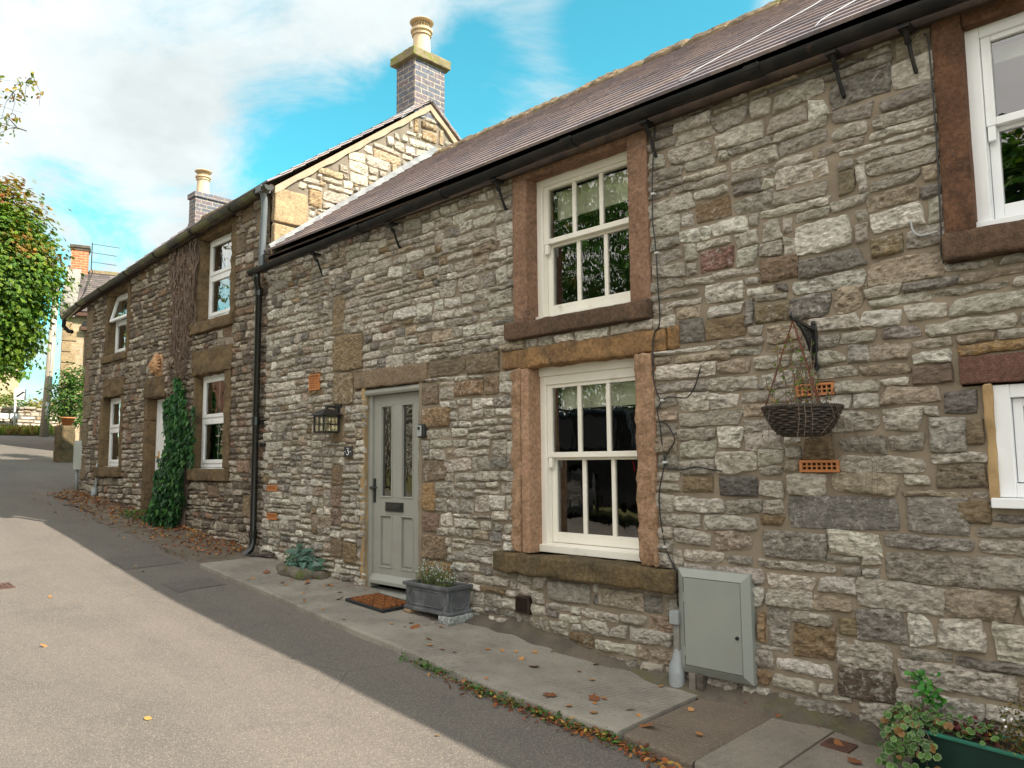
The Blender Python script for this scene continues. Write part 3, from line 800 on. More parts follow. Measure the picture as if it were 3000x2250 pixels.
def sash_window(parent, x0, x1, z0, z1, rec, zmeet, mat, glass, cols=3, label=None, top_board=0., blind=None, fw=.05, ripple=True, grid_low=True):
    y = rec
    m = MB()
    m.box(x0 - .03, x0 + fw, y, y + .13, z0 - .01, z1 + .02)
    m.box(x1 - fw, x1 + .03, y, y + .13, z0 - .01, z1 + .02)
    m.box(x0 + fw, x1 - fw, y + .002, y + .13, z1 - .055 - top_board, z1 + .02)
    if top_board: m.box(x0, x1, y - .018, y, z1 - top_board + .01, z1 + .02)
    m.prism([(y - .03, z0 - .01), (y + .13, z0 - .01), (y + .13, z0 + .06), (y - .03, z0 + .042)], 0, x0 - .01, x1 + .01)
    w = m.build('window', mat, parent, bevel=.004)
    if label: w['label'] = label
    zt = z1 - .055 - top_board
    xa, xb = x0 + fw + .002, x1 - fw - .002
    def sash(ya, za, zc, bot, top, rows, nm, horn, ncol):
        s = MB(); st = .042
        s.box(xa, xa + st, ya, ya + .04, za, zc); s.box(xb - st, xb, ya, ya + .04, za, zc)
        s.box(xa + st, xb - st, ya + .001, ya + .039, za, za + bot); s.box(xa + st, xb - st, ya + .001, ya + .039, zc - top, zc)
        for i in range(1, ncol):
            xm = xa + st + (xb - xa - 2 * st) * i / ncol
            s.box(xm - .016, xm + .016, ya + .006, ya + .034, za + bot, zc - top)
        if horn:
            for xx in (xa, xb - st):
                s.prism([(ya + .003, za - .075), (ya + .022, za - .075), (ya + .037, za - .03), (ya + .037, za - .0005), (ya + .003, za - .0005)], 0, xx + .004, xx + st - .004)
        so = s.build('sash', mat, w, bevel=.0035)
        g = MB()
        g.add([(xa + st - .004, ya + .02, za + bot - .004), (xb - st + .004, ya + .02, za + bot - .004), (xb - st + .004, ya + .02, zc - top + .004), (xa + st - .004, ya + .02, zc - top + .004)], [(0, 1, 2, 3)])
        g.build('pane', glass, w)
    sash(y + .018, zmeet - .018, zt + .004, .04, .03, 1, 'upper', True, cols)
    sash(y + .062, z0 + .056, zmeet - .002, .075, .035, 1, 'lower', False, cols if grid_low else 1)
    if blind:
        b = MB(); b.box(xa + .03, xb - .03, y + .15, y + .154, blind, zt - .01); b.box(xa + .03, xb - .03, y + .146, y + .158, blind - .012, blind)
        b.build('blind', M['blind'], w)
    rm = room('room', x0 - .4, x1 + .4, y + .14, y + 1.6, z0 - .5, z1 + .3, parent)
    return w

# upper window
slab('jamb', -4.05, -3.912, -.022, .16, 1.045, 2.17, M['red_jamb'], cot, 1, .008, .006)
m = MB(); m.prism([(-3.913, -.0), (-3.913, .2), (-3.955, .2), (-3.955, .0)], 2, 1.05, 2.16); m.build('jamb', M['red_jamb'], cot)
slab('jamb', -2.958, -2.80, -.024, .22, 1.045, 2.22, M['red_jamb'], cot, 2, .008, .006)
slab('lintel', -4.06, -2.958, -.016, .22, 2.165, 2.33, M['red_jamb'], cot, 3, .008, .006)
slab('window_sill', -4.105, -2.79, -.075, .16, .918, 1.042, M['brown_sill'], cot, 4, .012, .012)
sash_window(cot, -3.91, -2.958, 1.05, 2.163, .11, 1.672, M['cream'], M['glass'], 3, 'upper cream sash window of six panes in red brown stone surround', 0, 1.88)
# lower window
slab('jamb', -4.075, -3.985, -.035, .2, -.675, .69, M['pink_rough'], cot, 5, .012, .03, .05)
slab('jamb', -3.984, -3.905, -.02, .21, -.675, .69, M['pink_jamb'], cot, 6, .006, .003)
slab('jamb', -2.93, -2.79, -.035, .2, -.675, .69, M['pink_rough'], cot, 7, .012, .03, .05)
slab('lintel', -4.19, -2.70, -.022, .25, .695, .845, M['lintel'], cot, 8, .02, .02)
slab('lintel', -2.698, -2.60, -.018, .2, .70, .85, M['lintel'], cot, 9, .02, .02)
slab('window_sill', -4.25, -2.66, -.085, .16, -.825, -.682, M['moss_sill'], cot, 10, .02, .024)
sash_window(cot, -3.905, -2.93, -.66, .685, .115, .04, M['cream'], M['glass'], 3, 'lower cream sash window of six panes in pink stone surround', .062, .40)
# right hand upper window (bluish white)
slab('jamb', -1.056, -.925, -.03, .2, 1.095, 2.24, M['dark_jamb'], cot, 11, .008, .004)
slab('jamb', .07, .21, -.03, .2, 1.095, 2.24, M['dark_jamb'], cot, 13, .008, .004)
slab('lintel', -.923, .07, -.02, .2, 2.135, 2.33, M['dark_jamb'], cot, 14, .008, .004)
slab('window_sill', -1.06, .21, -.085, .16, .955, 1.094, M['brown_sill'], cot, 15, .016, .006)
sash_window(cot, -.925, .07, 1.10, 2.135, .045, 1.64, M['white'], M['glass_flat'], 1, 'upper bluish white sash window of two panes beside dark stone jamb', 0, 2.0, .06, grid_low=True)
# right hand lower window
slab('lintel', -1.035, .45, -.026, .2, .35, .483, M['red_lintel'], cot, 16, .006, .004)
m = MB()
m.box(-.905, -.835, .0, .1, -.19, .338); m.box(.2, .27, .0, .1, -.19, .338); m.box(-.835, .2, .002, .1, .275, .338); m.box(-.835, .2, .002, .1, -.19, -.125)
m.box(-.37, -.30, .004, .1, -.125, .275)
w4 = m.build('window', M['white'], cot, bevel=.004); w4['label'] = 'small white casement window under a red stone lintel'
m = MB(); m.box(-.93, .30, -.055, .12, -.238, -.192); m.build('window_sill', M['white'], w4, bevel=.004)
for xa, xb in ((-.832, -.373), (-.297, .197)):
    m = MB(); m.box(xa, xa + .04, .03, .07, -.12, .272); m.box(xb - .04, xb, .03, .07, -.12, .272); m.box(xa + .04, xb - .04, .031, .069, .232, .272); m.box(xa + .04, xb - .04, .031, .069, -.12, -.08)
    m.build('sash', M['white'], w4, bevel=.003)
    m = MB(); m.add([(xa + .036, .05, -.084), (xb - .036, .05, -.084), (xb - .036, .05, .236), (xa + .036, .05, .236)], [(0, 1, 2, 3)]); m.build('pane', M['glass_flat'], w4)
room('room', -1.2, .6, .11, 1.5, -.7, .6, cot)
slab('mortar_fillet', -.942, -.903, -.020, .06, -.20, .345, M['lime'], w4, 17, .008, .022, .04)

# ---- front door
slab('lintel', -6.185, -5.105, -.028, .2, .69, .858, M['door_lintel'], cot, 18, .015, .012)
DX0, DX1 = -6.025, -5.215
m = MB()
m.box(DX0, DX0 + .058, .035, .14, -1.14, .69); m.box(DX1 - .058, DX1, .035, .14, -1.14, .69); m.box(DX0 + .058, DX1 - .058, .037, .14, .625, .69)
m.prism([(.0, .62), (.036, .62), (.036, .685), (.0, .672), (-.012, .655), (-.012, .64)], 0, DX0 - .005, DX1 + .005)
dfm = m.build('door_frame', M['sage'], cot, bevel=.004)
lx0, lx1, lz0, lz1 = DX0 + .061, DX1 - .061, -1.085, .622
m = MB(); yl = .062
gl = [(-5.868, -5.68), (-5.556, -5.372)]
gz0, gz1 = -.325, .525
pz0, pz1 = -.955, -.475
m.box(lx0, gl[0][0], yl, yl + .045, lz0, lz1); m.box(gl[1][1], lx1, yl, yl + .045, lz0, lz1)
m.box(gl[0][0], gl[1][1], yl + .001, yl + .044, gz1, lz1); m.box(gl[0][0], gl[1][1], yl + .001, yl + .044, pz1, gz0); m.box(gl[0][0], gl[1][1], yl + .001, yl + .044, lz0, pz0)
m.box(gl[0][1], gl[1][0], yl + .002, yl + .043, gz0, gz1); m.box(gl[0][1], gl[1][0], yl + .002, yl + .043, pz0, pz1)
for a, b in gl:
    m.box(a - .001, b + .001, yl + .022, yl + .034, pz0 - .001, pz1 + .001)
    for (c, d) in ((gz0, gz1), (pz0, pz1)):   # mouldings
        q = .016
        m.box(a, a + q, yl - .004, yl + .03, c, d); m.box(b - q, b, yl - .004, yl + .03, c, d); m.box(a + q, b - q, yl - .0045, yl + .03, c, c + q); m.box(a + q, b - q, yl - .0045, yl + .03, d - q, d)
    m.box(a + .034, b - .034, yl + .012, yl + .03, pz0 + .034, pz1 - .034)
m.prism([(yl - .045, lz0 - .01), (yl + .01, lz0 - .01), (yl + .01, lz0 + .075), (yl - .012, lz0 + .07), (yl - .045, lz0 + .02)], 0, lx0 + .003, lx1 - .003)
door = m.build('door', M['sage'], cot, bevel=.004)
m = MB()
for a, b in gl: m.add([(a + .01, yl + .022, gz0 + .01), (b - .01, yl + .022, gz0 + .01), (b - .01, yl + .022, gz1 - .01), (a + .01, yl + .022, gz1 - .01)], [(0, 1, 2, 3)])
m.build('pane', M['glass_door'], door)
m = MB(); m.box(-5.768, -5.512, yl - .012, yl, -.445, -.362); m.box(-5.742, -5.538, yl - .018, yl - .012, -.425, -.383)
m.build('letterbox', M['black_iron'], door, bevel=.003)
m = MB(); m.box(-5.958, -5.924, yl - .008, yl, -.37, -.15); m.tube([(-5.941, yl - .008, -.235), (-5.941, yl - .05, -.235)], .011, 10); m.tube([(-5.955, yl - .048, -.235), (-5.90, yl - .05, -.236), (-5.845, yl - .05, -.231)], [.011, .009, .008], 8)
m.tube([(-5.985, yl - .02, -.235), (-5.955, yl - .03, -.235)], .012, 8)
m.build('handle', M['black_iron'], door, bevel=.002)
m = MB(); m.prism([(-.045, -1.19), (.14, -1.19), (.14, -1.145), (-.045, -1.158)], 0, DX0 - .05, DX1 + .04)
m.build('threshold', M['sage'], cot, bevel=.004)
slab('mortar_fillet', -6.062, -6.022, -.012, .09, -1.16, .70, M['lime'], dfm, 19, .008, .022, .05)
slab('mortar_fillet', -5.222, -5.175, -.006, .09, -1.16, .70, M['mortar'], dfm, 20, .01, .012, .06)
slab('door_step', -6.12, -5.15, -.05, .15, -1.32, -1.192, M['plinth'], cot, 22, .01, .012, .06)
room('hall', -6.4, -4.9, .2, 1.5, -1.2, .9, cot)

# ---- air bricks
def air_brick(x0, x1, z0, z1, nx, nz, parent, mat, name='air_brick'):
    m = MB(); y0, y1 = -.022, .02
    b = .012
    m.box(x0, x1, y0 + .018, y1 + .03, z0, z1, 1)
    m.box(x0, x0 + b, y0, y1, z0, z1); m.box(x1 - b, x1, y0, y1, z0, z1); m.box(x0 + b, x1 - b, y0, y1, z0, z0 + b); m.box(x0 + b, x1 - b, y0, y1, z1 - b, z1)
    W = (x1 - x0 - 2 * b) / nx; H = (z1 - z0 - 2 * b) / nz; t = min(W, H) * .17
    for i in range(nx + 1):
        xx = x0 + b + i * W; m.box(max(xx - t, x0 + b), min(xx + t, x1 - b), y0 + .004, y1, z0 + b, z1 - b)
    for k in range(nz + 1):
        zz = z0 + b + k * H; m.box(x0 + b, x1 - b, y0 + .006, y1, max(zz - t, z0 + b), min(zz + t, z1 - b))
    return m.build(name, [mat, M['hole']], parent)
air_brick(-1.852, -1.637, -.076, -.010, 7, 2, cot, M['terracotta'])['label'] = 'terracotta air brick below the hanging basket'
air_brick(-1.857, -1.643, .343, .412, 7, 2, cot, M['terracotta'])['label'] = 'terracotta air brick behind the hanging basket'
air_brick(-6.998, -6.80, .738, .902, 6, 6, cot, M['terracotta'])['label'] = 'tall terracotta air brick above the lantern'
air_brick(-7.822, -7.62, -.301, -.238, 7, 3, cot, M['terracotta'])
air_brick(-7.810, -7.604, -.604, -.537, 7, 3, cot, M['terracotta'])
m = MB(); m.box(-4.045, -3.912, -.01, .01, -1.112, -.995, 1)
m.box(-4.045, -4.035, -.035, .0, -1.112, -.995); m.box(-3.922, -3.912, -.035, .0, -1.112, -.995); m.box(-4.035, -3.922, -.034, .0, -1.003, -.995); m.box(-4.035, -3.922, -.034, .0, -1.112, -1.104)
for k in range(7):
    z = -1.10 + k * .0142; m.prism([(-.032, z), (-.012, z + .009), (-.012, z + .012), (-.032, z + .003)], 0, -4.035, -3.922)
m.build('vent_grille', [M['brownplastic'], M['hole']], cot)

# ------------------------------------------------------------------ STONE HOUSE up the street
hou = thing('stone_house', 'taller dark rubble stone house with white framed windows, ivy and two blue brick chimneys', 'house', (-11, 0, -.9))
XE = -14.15
FZ = lambda x: np.interp(x, [-15.2, -14.0, -12.1, -9.8, -7.6], [2.66, 2.74, 2.88, 3.04, 3.13])   # wall head (the old eaves sag)
far_rects = [(-9.84, -8.72, 1.80, 3.3), (-9.88, -8.71, 1.66, 1.80), (-9.83, -8.745, 1.12, 1.43), (-9.82, -8.76, -.065, 1.13), (-9.81, -8.75, -.21, -.06),
    (-13.22, -12.14, 1.71, 3.2), (-13.25, -12.2, 1.60, 1.71), (-13.18, -12.24, 1.04, 1.325), (-13.30, -12.26, -.04, 1.05), (-13.32, -12.26, -.19, -.035),
    (-11.45, -10.50, -.9, .93), (-11.425, -10.74, .925, 1.205), (-11.06, -10.86, 1.21, 1.52)]
sp_far = [(-8.72, -8.5, 2.5, 2.75, (.20, .14, .085)), (-8.6, -8.3, 2.85, 3.05, (.22, .15, .085)), (-8.25, -7.94, 2.62, 2.95, (.17, .12, .075)), (-8.2, -7.94, .05, .20, (.24, .13, .085)), (-8.55, -8.25, -.12, .04, (.25, .14, .09)), (-8.4, -8.22, -.62, -.36, (.25, .17, .085)),
    (-8.18, -8.0, 1.9, 2.25, (.19, .13, .08)), (-14.14, -13.85, 2.2, 2.6, (.20, .14, .08)), (-14.14, -13.8, 1.75, 2.15, (.18, .13, .07)), (-14.14, -13.9, 1.2, 1.7, (.20, .12, .08)), (-14.14, -13.75, .75, 1.15, (.185, .14, .075)), (-14.14, -13.85, .3, .7, (.17, .13, .075)), (-14.14, -13.9, -.25, .15, (.18, .13, .075)),
    (-13.6, -13.42, .45, .75, (.23, .12, .08)), (-9.3, -9.0, -.42, -.25, (.22, .14, .09)), (-12.1, -11.9, .3, .5, (.22, .13, .09))]
rngB = np.random.default_rng(9)
def far_occ(u, w): return (w > zb(u) - .3) & (w < FZ(u) - .02)
stB, hoB, uB, wB = layout(XE, XJ, -1.2, 3.14, lambda u, w: (.135, .088), far_occ, sp_far, far_rects, .02, rngB)
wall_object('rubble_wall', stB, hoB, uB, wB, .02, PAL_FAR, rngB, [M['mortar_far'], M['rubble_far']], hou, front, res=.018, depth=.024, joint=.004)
# end of the wall, bending away from the street
BA = R(20)
bend = lambda V: np.stack([XE - V[:, 0] * math.cos(BA) - V[:, 1] * math.sin(BA) , V[:, 0] * math.sin(BA) - V[:, 1] * math.cos(BA), V[:, 2]], -1)
rngC = np.random.default_rng(10)
brects = [(.38, .72, .35, 1.35), (.38, .72, 1.55, 2.5)]
stC, hoC, uC, wC = layout(0, 1.5, -.6, 2.66, lambda u, w: (.16, .08), lambda u, w: (u > -1) & (w > -2), [(.02, .22, 0, .4, (.18, .13, .08)), (.02, .3, .9, 1.3, (.19, .14, .08)), (.02, .25, 1.8, 2.3, (.18, .125, .075)), (1.2, 1.48, .3, .7, (.17, .13, .08)), (1.15, 1.48, 1.3, 1.8, (.18, .14, .08))], brects, .02, rngC)
V1, F1 = mortar_mesh(hoC, uC, wC, .02); V2, F2, C2 = stones_mesh(stC, PAL_FAR, rngC, res=.022, depth=.02, joint=.006)
V = np.concatenate([V1, V2]); F = np.concatenate([F1, F2 + len(V1)])[:, ::-1]
np_mesh('end_wall', bend(V), F, [M['mortar_far'], M['rubble_far']], hou, np.concatenate([np.full((len(V1), 4), .3), C2]), True, np.concatenate([np.zeros(len(F1), int), np.ones(len(F2), int)]))
for (a, b, c, d) in brects:
    m = MB()
    for p, q, r_, s in ((a - .09, a, c - .0, d), (b, b + .09, c, d), (a - .09, b + .09, d, d + .1), (a - .09, b + .09, c - .1, c)):
        m.box(p, q, -.03, .12, r_, s)
    m.v = [tuple(x) for x in bend(np.array([(p[0], -p[1], p[2]) for p in m.v]))]
    m.f = [f[::-1] for f in m.f]
    sr = m.build('window_surround', M['far_dress'], hou, bevel=.01)
    m = MB(); m.box(a, b, .10, .14, c, d); m.v = [tuple(x) for x in bend(np.array([(p[0], -p[1], p[2]) for p in m.v]))]; m.f = [f[::-1] for f in m.f]
    m.build('shutter', simple('brown_boarding', (.07, .045, .03), (.05, .034, .024), 8, .7, .2), sr)
m = MB()
m.box(-15.5, XJ, 4.1, 4.5, -1.2, 2.9); m.box(-15.5, -15.2, .6, 4.1, -.8, 2.62); m.box(XE, XJ, .32, .42, 2.5, 2.9)
m.prism([(.42, -1.2), (4.1, -1.2), (4.1, 3.1), (2.28, 4.75), (.42, 3.15)], 0, XJ - .2, XJ - .02)
m.prism([(.7, -1.2), (4.1, -1.2), (4.1, 2.9), (2.28, 4.62), (.7, 2.9)], 0, -15.4, -15.25)
m.build('outer_wall', M['mortar_gable'], hou)
# gable, sunlit
VG = -7.86
AY, AZ = 2.28, 4.90
def gab_top(y): return np.where(y < AY, 3.16 + (AZ - 3.16) * (y - 0) / AY, AZ - (AZ - 3.16) * (y - AY) / AY) - .075
rngG = np.random.default_rng(31)
gsp = [(.03, .42, 2.74, 3.14, (.42, .29, .15)), (.03, .55, 2.31, 2.72, (.46, .33, .18)), (.03, .50, 1.9, 2.29, (.44, .31, .17)), (.43, .62, 3.02, 3.22, (.40, .27, .14)),
       (2.0, 2.1, 4.42, 4.62, (.40, .26, .13)), (2.13, 2.42, 4.52, 4.63, (.26, .17, .09)), (2.13, 2.42, 4.35, 4.51, (.34, .22, .11)), (2.44, 2.54, 4.36, 4.60, (.33, .22, .12)), (1.0, 1.28, 3.45, 3.60, (.52, .46, .37)), (1.15, 1.45, 3.22, 3.36, (.50, .44, .35))]
gst, gho, gu, gw = layout(0, 4.5, 1.8, 5.0, lambda u, w: (.25, .115), lambda u, w: (w < gab_top(u) + .03), gsp, [], .02, rngG)
gx = lambda V: np.stack([VG + V[:, 1], V[:, 0], V[:, 2]], -1)
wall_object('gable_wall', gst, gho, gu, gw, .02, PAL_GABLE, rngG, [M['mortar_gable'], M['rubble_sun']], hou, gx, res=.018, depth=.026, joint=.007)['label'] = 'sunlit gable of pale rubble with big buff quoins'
for (a, b, c, d, col) in gsp[:3]:
    slab('quoin', VG - .055, VG + .03, .004, b, c, d - .012, M['gable_quoin'], hou, a + c, .014, .008, .09)
def sqv(V):  # smooth fillet of mortar under the verge
    return V
m = MB()
for i in range(24):
    t0, t1 = i / 24, (i + 1) / 24
    for sgn in (0, 1):
        y0, y1 = t0 * AY, t1 * AY
        z0, z1 = 3.16 + (AZ - 3.16) * t0, 3.16 + (AZ - 3.16) * t1
        w0 = .075 + .012 * math.sin(i * 1.7) ; w1 = .075 + .012 * math.sin((i + 1) * 1.7)
        if sgn: y0, y1 = 2 * AY - y0, 2 * AY - y1
        P = [(y0, z0 - w0 - .03), (y1, z1 - w1 - .03), (y1, z1 - .02), (y0, z0 - .02)]
        if sgn: P = P[::-1]
        m.prism(P, 0, VG - .05, VG + .036)
m.build('verge_mortar', simple('peach_verge_mortar', (.36, .285, .20), (.31, .24, .165), 6, .9, .5, 40, .006), hou)
# roof
rngR2 = np.random.default_rng(77)
fr = tiled_slope('roof', -15.4, -7.80, -.10, 3.115, AY, AZ + .02, .2, .3, hou, M['tiles'], rngR2, .018)
# the long ridge keeps level while the old eaves sag down the street
vs = fr.data.vertices
for v in vs:
    k = min(max((v.co.y + .1) / (AY + .1), 0), 1)
    v.co.z += (1 - k) * (float(FZ(v.co.x)) - 3.115 + .02)
tiled_slope('roof', -15.4, -7.80, 2 * AY + .1, 3.115, AY, AZ + .02, .2, .3, hou, M['tiles'], rngR2, .018)
m = MB(); x = -15.4
while x < -8.3:
    m.prism([(AY - .14, AZ - .07), (AY + .14, AZ - .07), (AY + .13, AZ - .01), (AY, AZ + .075), (AY - .13, AZ - .01)], 0, x, x + .44); x += .45
m.build('ridge', M['ridge'], fr, bevel=.015)
fg = gutter('gutter', [(-15.0, 2.60), (-14.15, 2.735), (-12.1, 2.865), (-9.8, 3.0), (-7.72, 3.085)], .058, -.13, simple('mossy_gutter', (.02, .02, .02), (.03, .028, .02), 5, .3, .2, c3=(.10, .10, .035), scale3=3, lo3=.45, hi3=.6), hou)
for x in (-14.2, -13.1, -12.0, -10.9, -9.7, -8.6, -7.95):
    z = float(np.interp(x, [-15.0, -14.15, -12.1, -9.8, -7.72], [2.60, 2.735, 2.865, 3.0, 3.085])); m = MB()
    P = []
    for rr in (.068, .056): P.append([(-.13 + rr * math.cos(math.pi + math.pi * j / 8), z + .004 + rr * math.sin(math.pi + math.pi * j / 8)) for j in range(9)])
    m.prism(P[0] + P[1][::-1], 0, x - .02, x + .02); m.build('gutter_joint', M['gutter'], fg)
m = MB(); m.tube([(-14.98, -.13, 2.575), (-15.06, -.12, 2.45), (-15.02, -.05, 2.36), (-14.92, -.02, 2.34)], .035, 8); m.build('gutter_swan_neck', M['gutter'], fg, smooth=True)
m = MB(); m.box(-15.2, -7.86, -.05, -.0, 2.9, 2.98)
fa = m.build('fascia', M['fascia'], hou)
for v in fa.data.vertices: v.co.z += float(FZ(v.co.x)) - 2.94
# ---- windows of the house
def casement(x0, x1, z0, z1, zt, rec, label, tilt=0.):
    m = MB(); y = rec; f = .05
    m.box(x0, x0 + f, y, y + .07, z0, z1); m.box(x1 - f, x1, y, y + .07, z0, z1); m.box(x0 + f, x1 - f, y + .001, y + .069, z1 - f, z1); m.box(x0 + f, x1 - f, y + .001, y + .069, z0, z0 + f); m.box(x0 + f, x1 - f, y + .001, y + .069, zt - .02, zt + .02)
    w = m.build('window', M['upvc'], hou, bevel=.006); w['label'] = label
    for k, (a, b) in enumerate(((zt + .02, z1 - f), (z0 + f, zt - .02))):
        xa, xb = x0 + f, x1 - f
        MT = Matrix.Identity(4)
        if k == 0 and tilt: MT = Matrix.Translation((0, y, b)) @ Matrix.Rotation(-tilt, 4, 'X') @ Matrix.Translation((0, -y, -b))
        ex = .028
        if k == 0 and tilt: xa -= .03; xb += .03; a -= .03
        m = MB(); t = .045
        for bb in ((xa, xa + t, a, b), (xb - t, xb, a, b), (xa + t, xb - t, a, a + t), (xa + t, xb - t, b - t, b)):
            m.box(bb[0] + .001, bb[1] - .001, y - .012, y + .03, bb[2], bb[3], M=MT)
        m.build('sash', M['upvc'], w, bevel=.004)
        m = MB(); P = [(xa + t - .004, y + .008, a + t - .004), (xb - t + .004, y + .008, a + t - .004), (xb - t + .004, y + .008, b - t + .004), (xa + t - .004, y + .008, b - t + .004)]
        m.add([tuple(MT @ Vector(p)) for p in P], [(0, 1, 2, 3)]); m.build('pane', M['glass_flat'], w)
        m = MB(); xm = (xa + xb) / 2 + .03
        m.box(xm - .011, xm + .011, y + .012, y + .02, a + t, b - t, M=MT); m.build('glazing_bar', M['upvc'], w)
    m = MB(); m.prism([(y - .05, z0 - .03), (y + .07, z0 - .03), (y + .07, z0 - .001), (y - .05, z0 - .012)], 0, x0 - .005, x1 + .005); m.build('cill', M['upvc'], w, bevel=.004)
    room('room', x0 - .5, x1 + .5, y + .08, y + 2., z0 - .5, z1 + .3, hou)
    return w
casement(-9.70, -8.85, 1.835, 2.90, 2.40, .10, 'white upper window with green reflections beside the dead creeper')
casement(-9.78, -8.93, -.045, 1.125, .56, .10, 'white ground floor window beside the ivy')
casement(-13.10, -12.29, 1.725, 2.70, 2.26, .10, 'white upper window with its top light tilted open', R(14))
casement(-13.18, -12.39, -.02, 1.045, .56, .10, 'white ground floor window nearest the far end of the house')
for i, (x0, x1, y0, y1, z0, z1, nm) in enumerate([
    (-9.84, -9.70, -.02, .16, 1.80, 2.90, 'jamb'), (-8.85, -8.715, -.02, .16, 1.80, 3.0, 'jamb'), (-9.86, -8.85, -.015, .18, 2.90, 3.06, 'lintel'), (-9.89, -8.70, -.06, .16, 1.66, 1.798, 'window_sill'),
    (-9.82, -9.78, -.012, .16, -.06, 1.12, 'jamb'), (-8.93, -8.77, -.02, .16, -.06, 1.12, 'jamb'), (-9.835, -8.745, -.03, .18, 1.125, 1.432, 'lintel'), (-9.82, -8.75, -.07, .16, -.21, -.062, 'window_sill'),
    (-13.22, -13.10, -.02, .16, 1.71, 2.70, 'jamb'), (-12.29, -12.16, -.02, .16, 1.71, 2.80, 'jamb'), (-13.22, -12.29, -.015, .18, 2.70, 2.84, 'lintel'), (-13.27, -12.19, -.06, .16, 1.595, 1.708, 'window_sill'),
    (-13.29, -13.18, -.02, .16, -.035, 1.045, 'jamb'), (-12.39, -12.26, -.02, .16, -.035, 1.045, 'jamb'), (-13.18, -12.24, -.03, .18, 1.05, 1.325, 'lintel'), (-13.33, -12.25, -.07, .16, -.19, -.037, 'window_sill'),
    (-11.445, -11.33, -.02, .2, .62, .925, 'jamb'), (-11.445, -11.33, -.015, .2, -.85, .615, 'jamb'), (-10.62, -10.50, -.02, .2, -.85, .925, 'jamb'), (-11.43, -10.735, -.035, .2, .93, 1.205, 'lintel')]):
    slab(nm, x0, x1, y0, y1, z0, z1, M['far_dress'], hou, 40 + i, .012, .026 if nm == 'lintel' else .016, .07)
# white door, set deep
m = MB(); y = .12
m.box(-11.33, -11.28, y, y + .08, -.74, .92); m.box(-10.67, -10.62, y, y + .08, -.74, .92); m.box(-11.28, -10.67, y + .001, y + .079, .87, .92)
fdm = m.build('door_frame', M['upvc'], hou, bevel=.005)
m = MB(); m.box(-11.278, -10.672, y + .02, y + .065, -.72, .868)
for x in np.linspace(-11.2, -10.75, 5): m.box(x - .012, x + .012, y + .012, y + .03, -.66, .80)
for z in (.35, -.1): m.box(-10.98, -10.72, y + .01, y + .03, z, z + .02)
fd = m.build('door', M['upvc'], hou, bevel=.004)
m = MB(); m.box(-11.255, -11.225, y + .008, y + .02, -.05, .18); m.tube([(-11.24, y + .01, .1), (-11.24, y - .04, .1), (-11.14, y - .045, .1)], .01, 8); m.build('handle', M['brass'], fd, smooth=True)
slab('door_step', -11.5, -10.45, -.22, .2, -.95, -.745, M['plinth'], hou, 70, .02, .02)
# carved head above the door: a face wreathed in leaves
bm = bmesh.new()
bmesh.ops.create_cube(bm, size=1, matrix=Matrix.Translation((-10.96, .04, 1.365)) @ Matrix.Diagonal((.20, .14, .31, 1)))
def blob(x, y, z, rx, ry, rz):
    bmesh.ops.create_icosphere(bm, subdivisions=3, radius=1, matrix=Matrix.Translation((x, y, z)) @ Matrix.Diagonal((rx, ry, rz, 1)))
blob(-10.96, -.05, 1.375, .082, .085, .12)          # head
blob(-10.96, -.13, 1.365, .018, .03, .034)          # nose
for s in (-1, 1):
    blob(-10.96 + s * .035, -.115, 1.405, .024, .02, .011)   # brow
    blob(-10.96 + s * .036, -.112, 1.345, .022, .022, .02)   # cheek
blob(-10.96, -.122, 1.318, .03, .015, .008); blob(-10.96, -.12, 1.302, .026, .016, .009); blob(-10.96, -.105, 1.275, .028, .025, .025)
for k in range(13):
    th = math.pi * (-.15 + 1.3 * k / 12)
    mt = Matrix.Translation((-10.96 + .095 * math.cos(th), -.055, 1.375 + .125 * math.sin(th))) @ Matrix.Rotation(-th, 4, 'Y') @ Matrix.Diagonal((.045, .026, .02, 1))
    bmesh.ops.create_icosphere(bm, subdivisions=2, radius=1, matrix=mt)
me = bpy.data.meshes.new('carved_head'); bm.to_mesh(me); bm.free(); me.materials.append(M['carving'])
me.polygons.foreach_set('use_smooth', [True] * len(me.polygons))
attach(lk(bpy.data.objects.new('carved_head', me)), hou)['label'] = 'orange carved stone head with leafy hair'

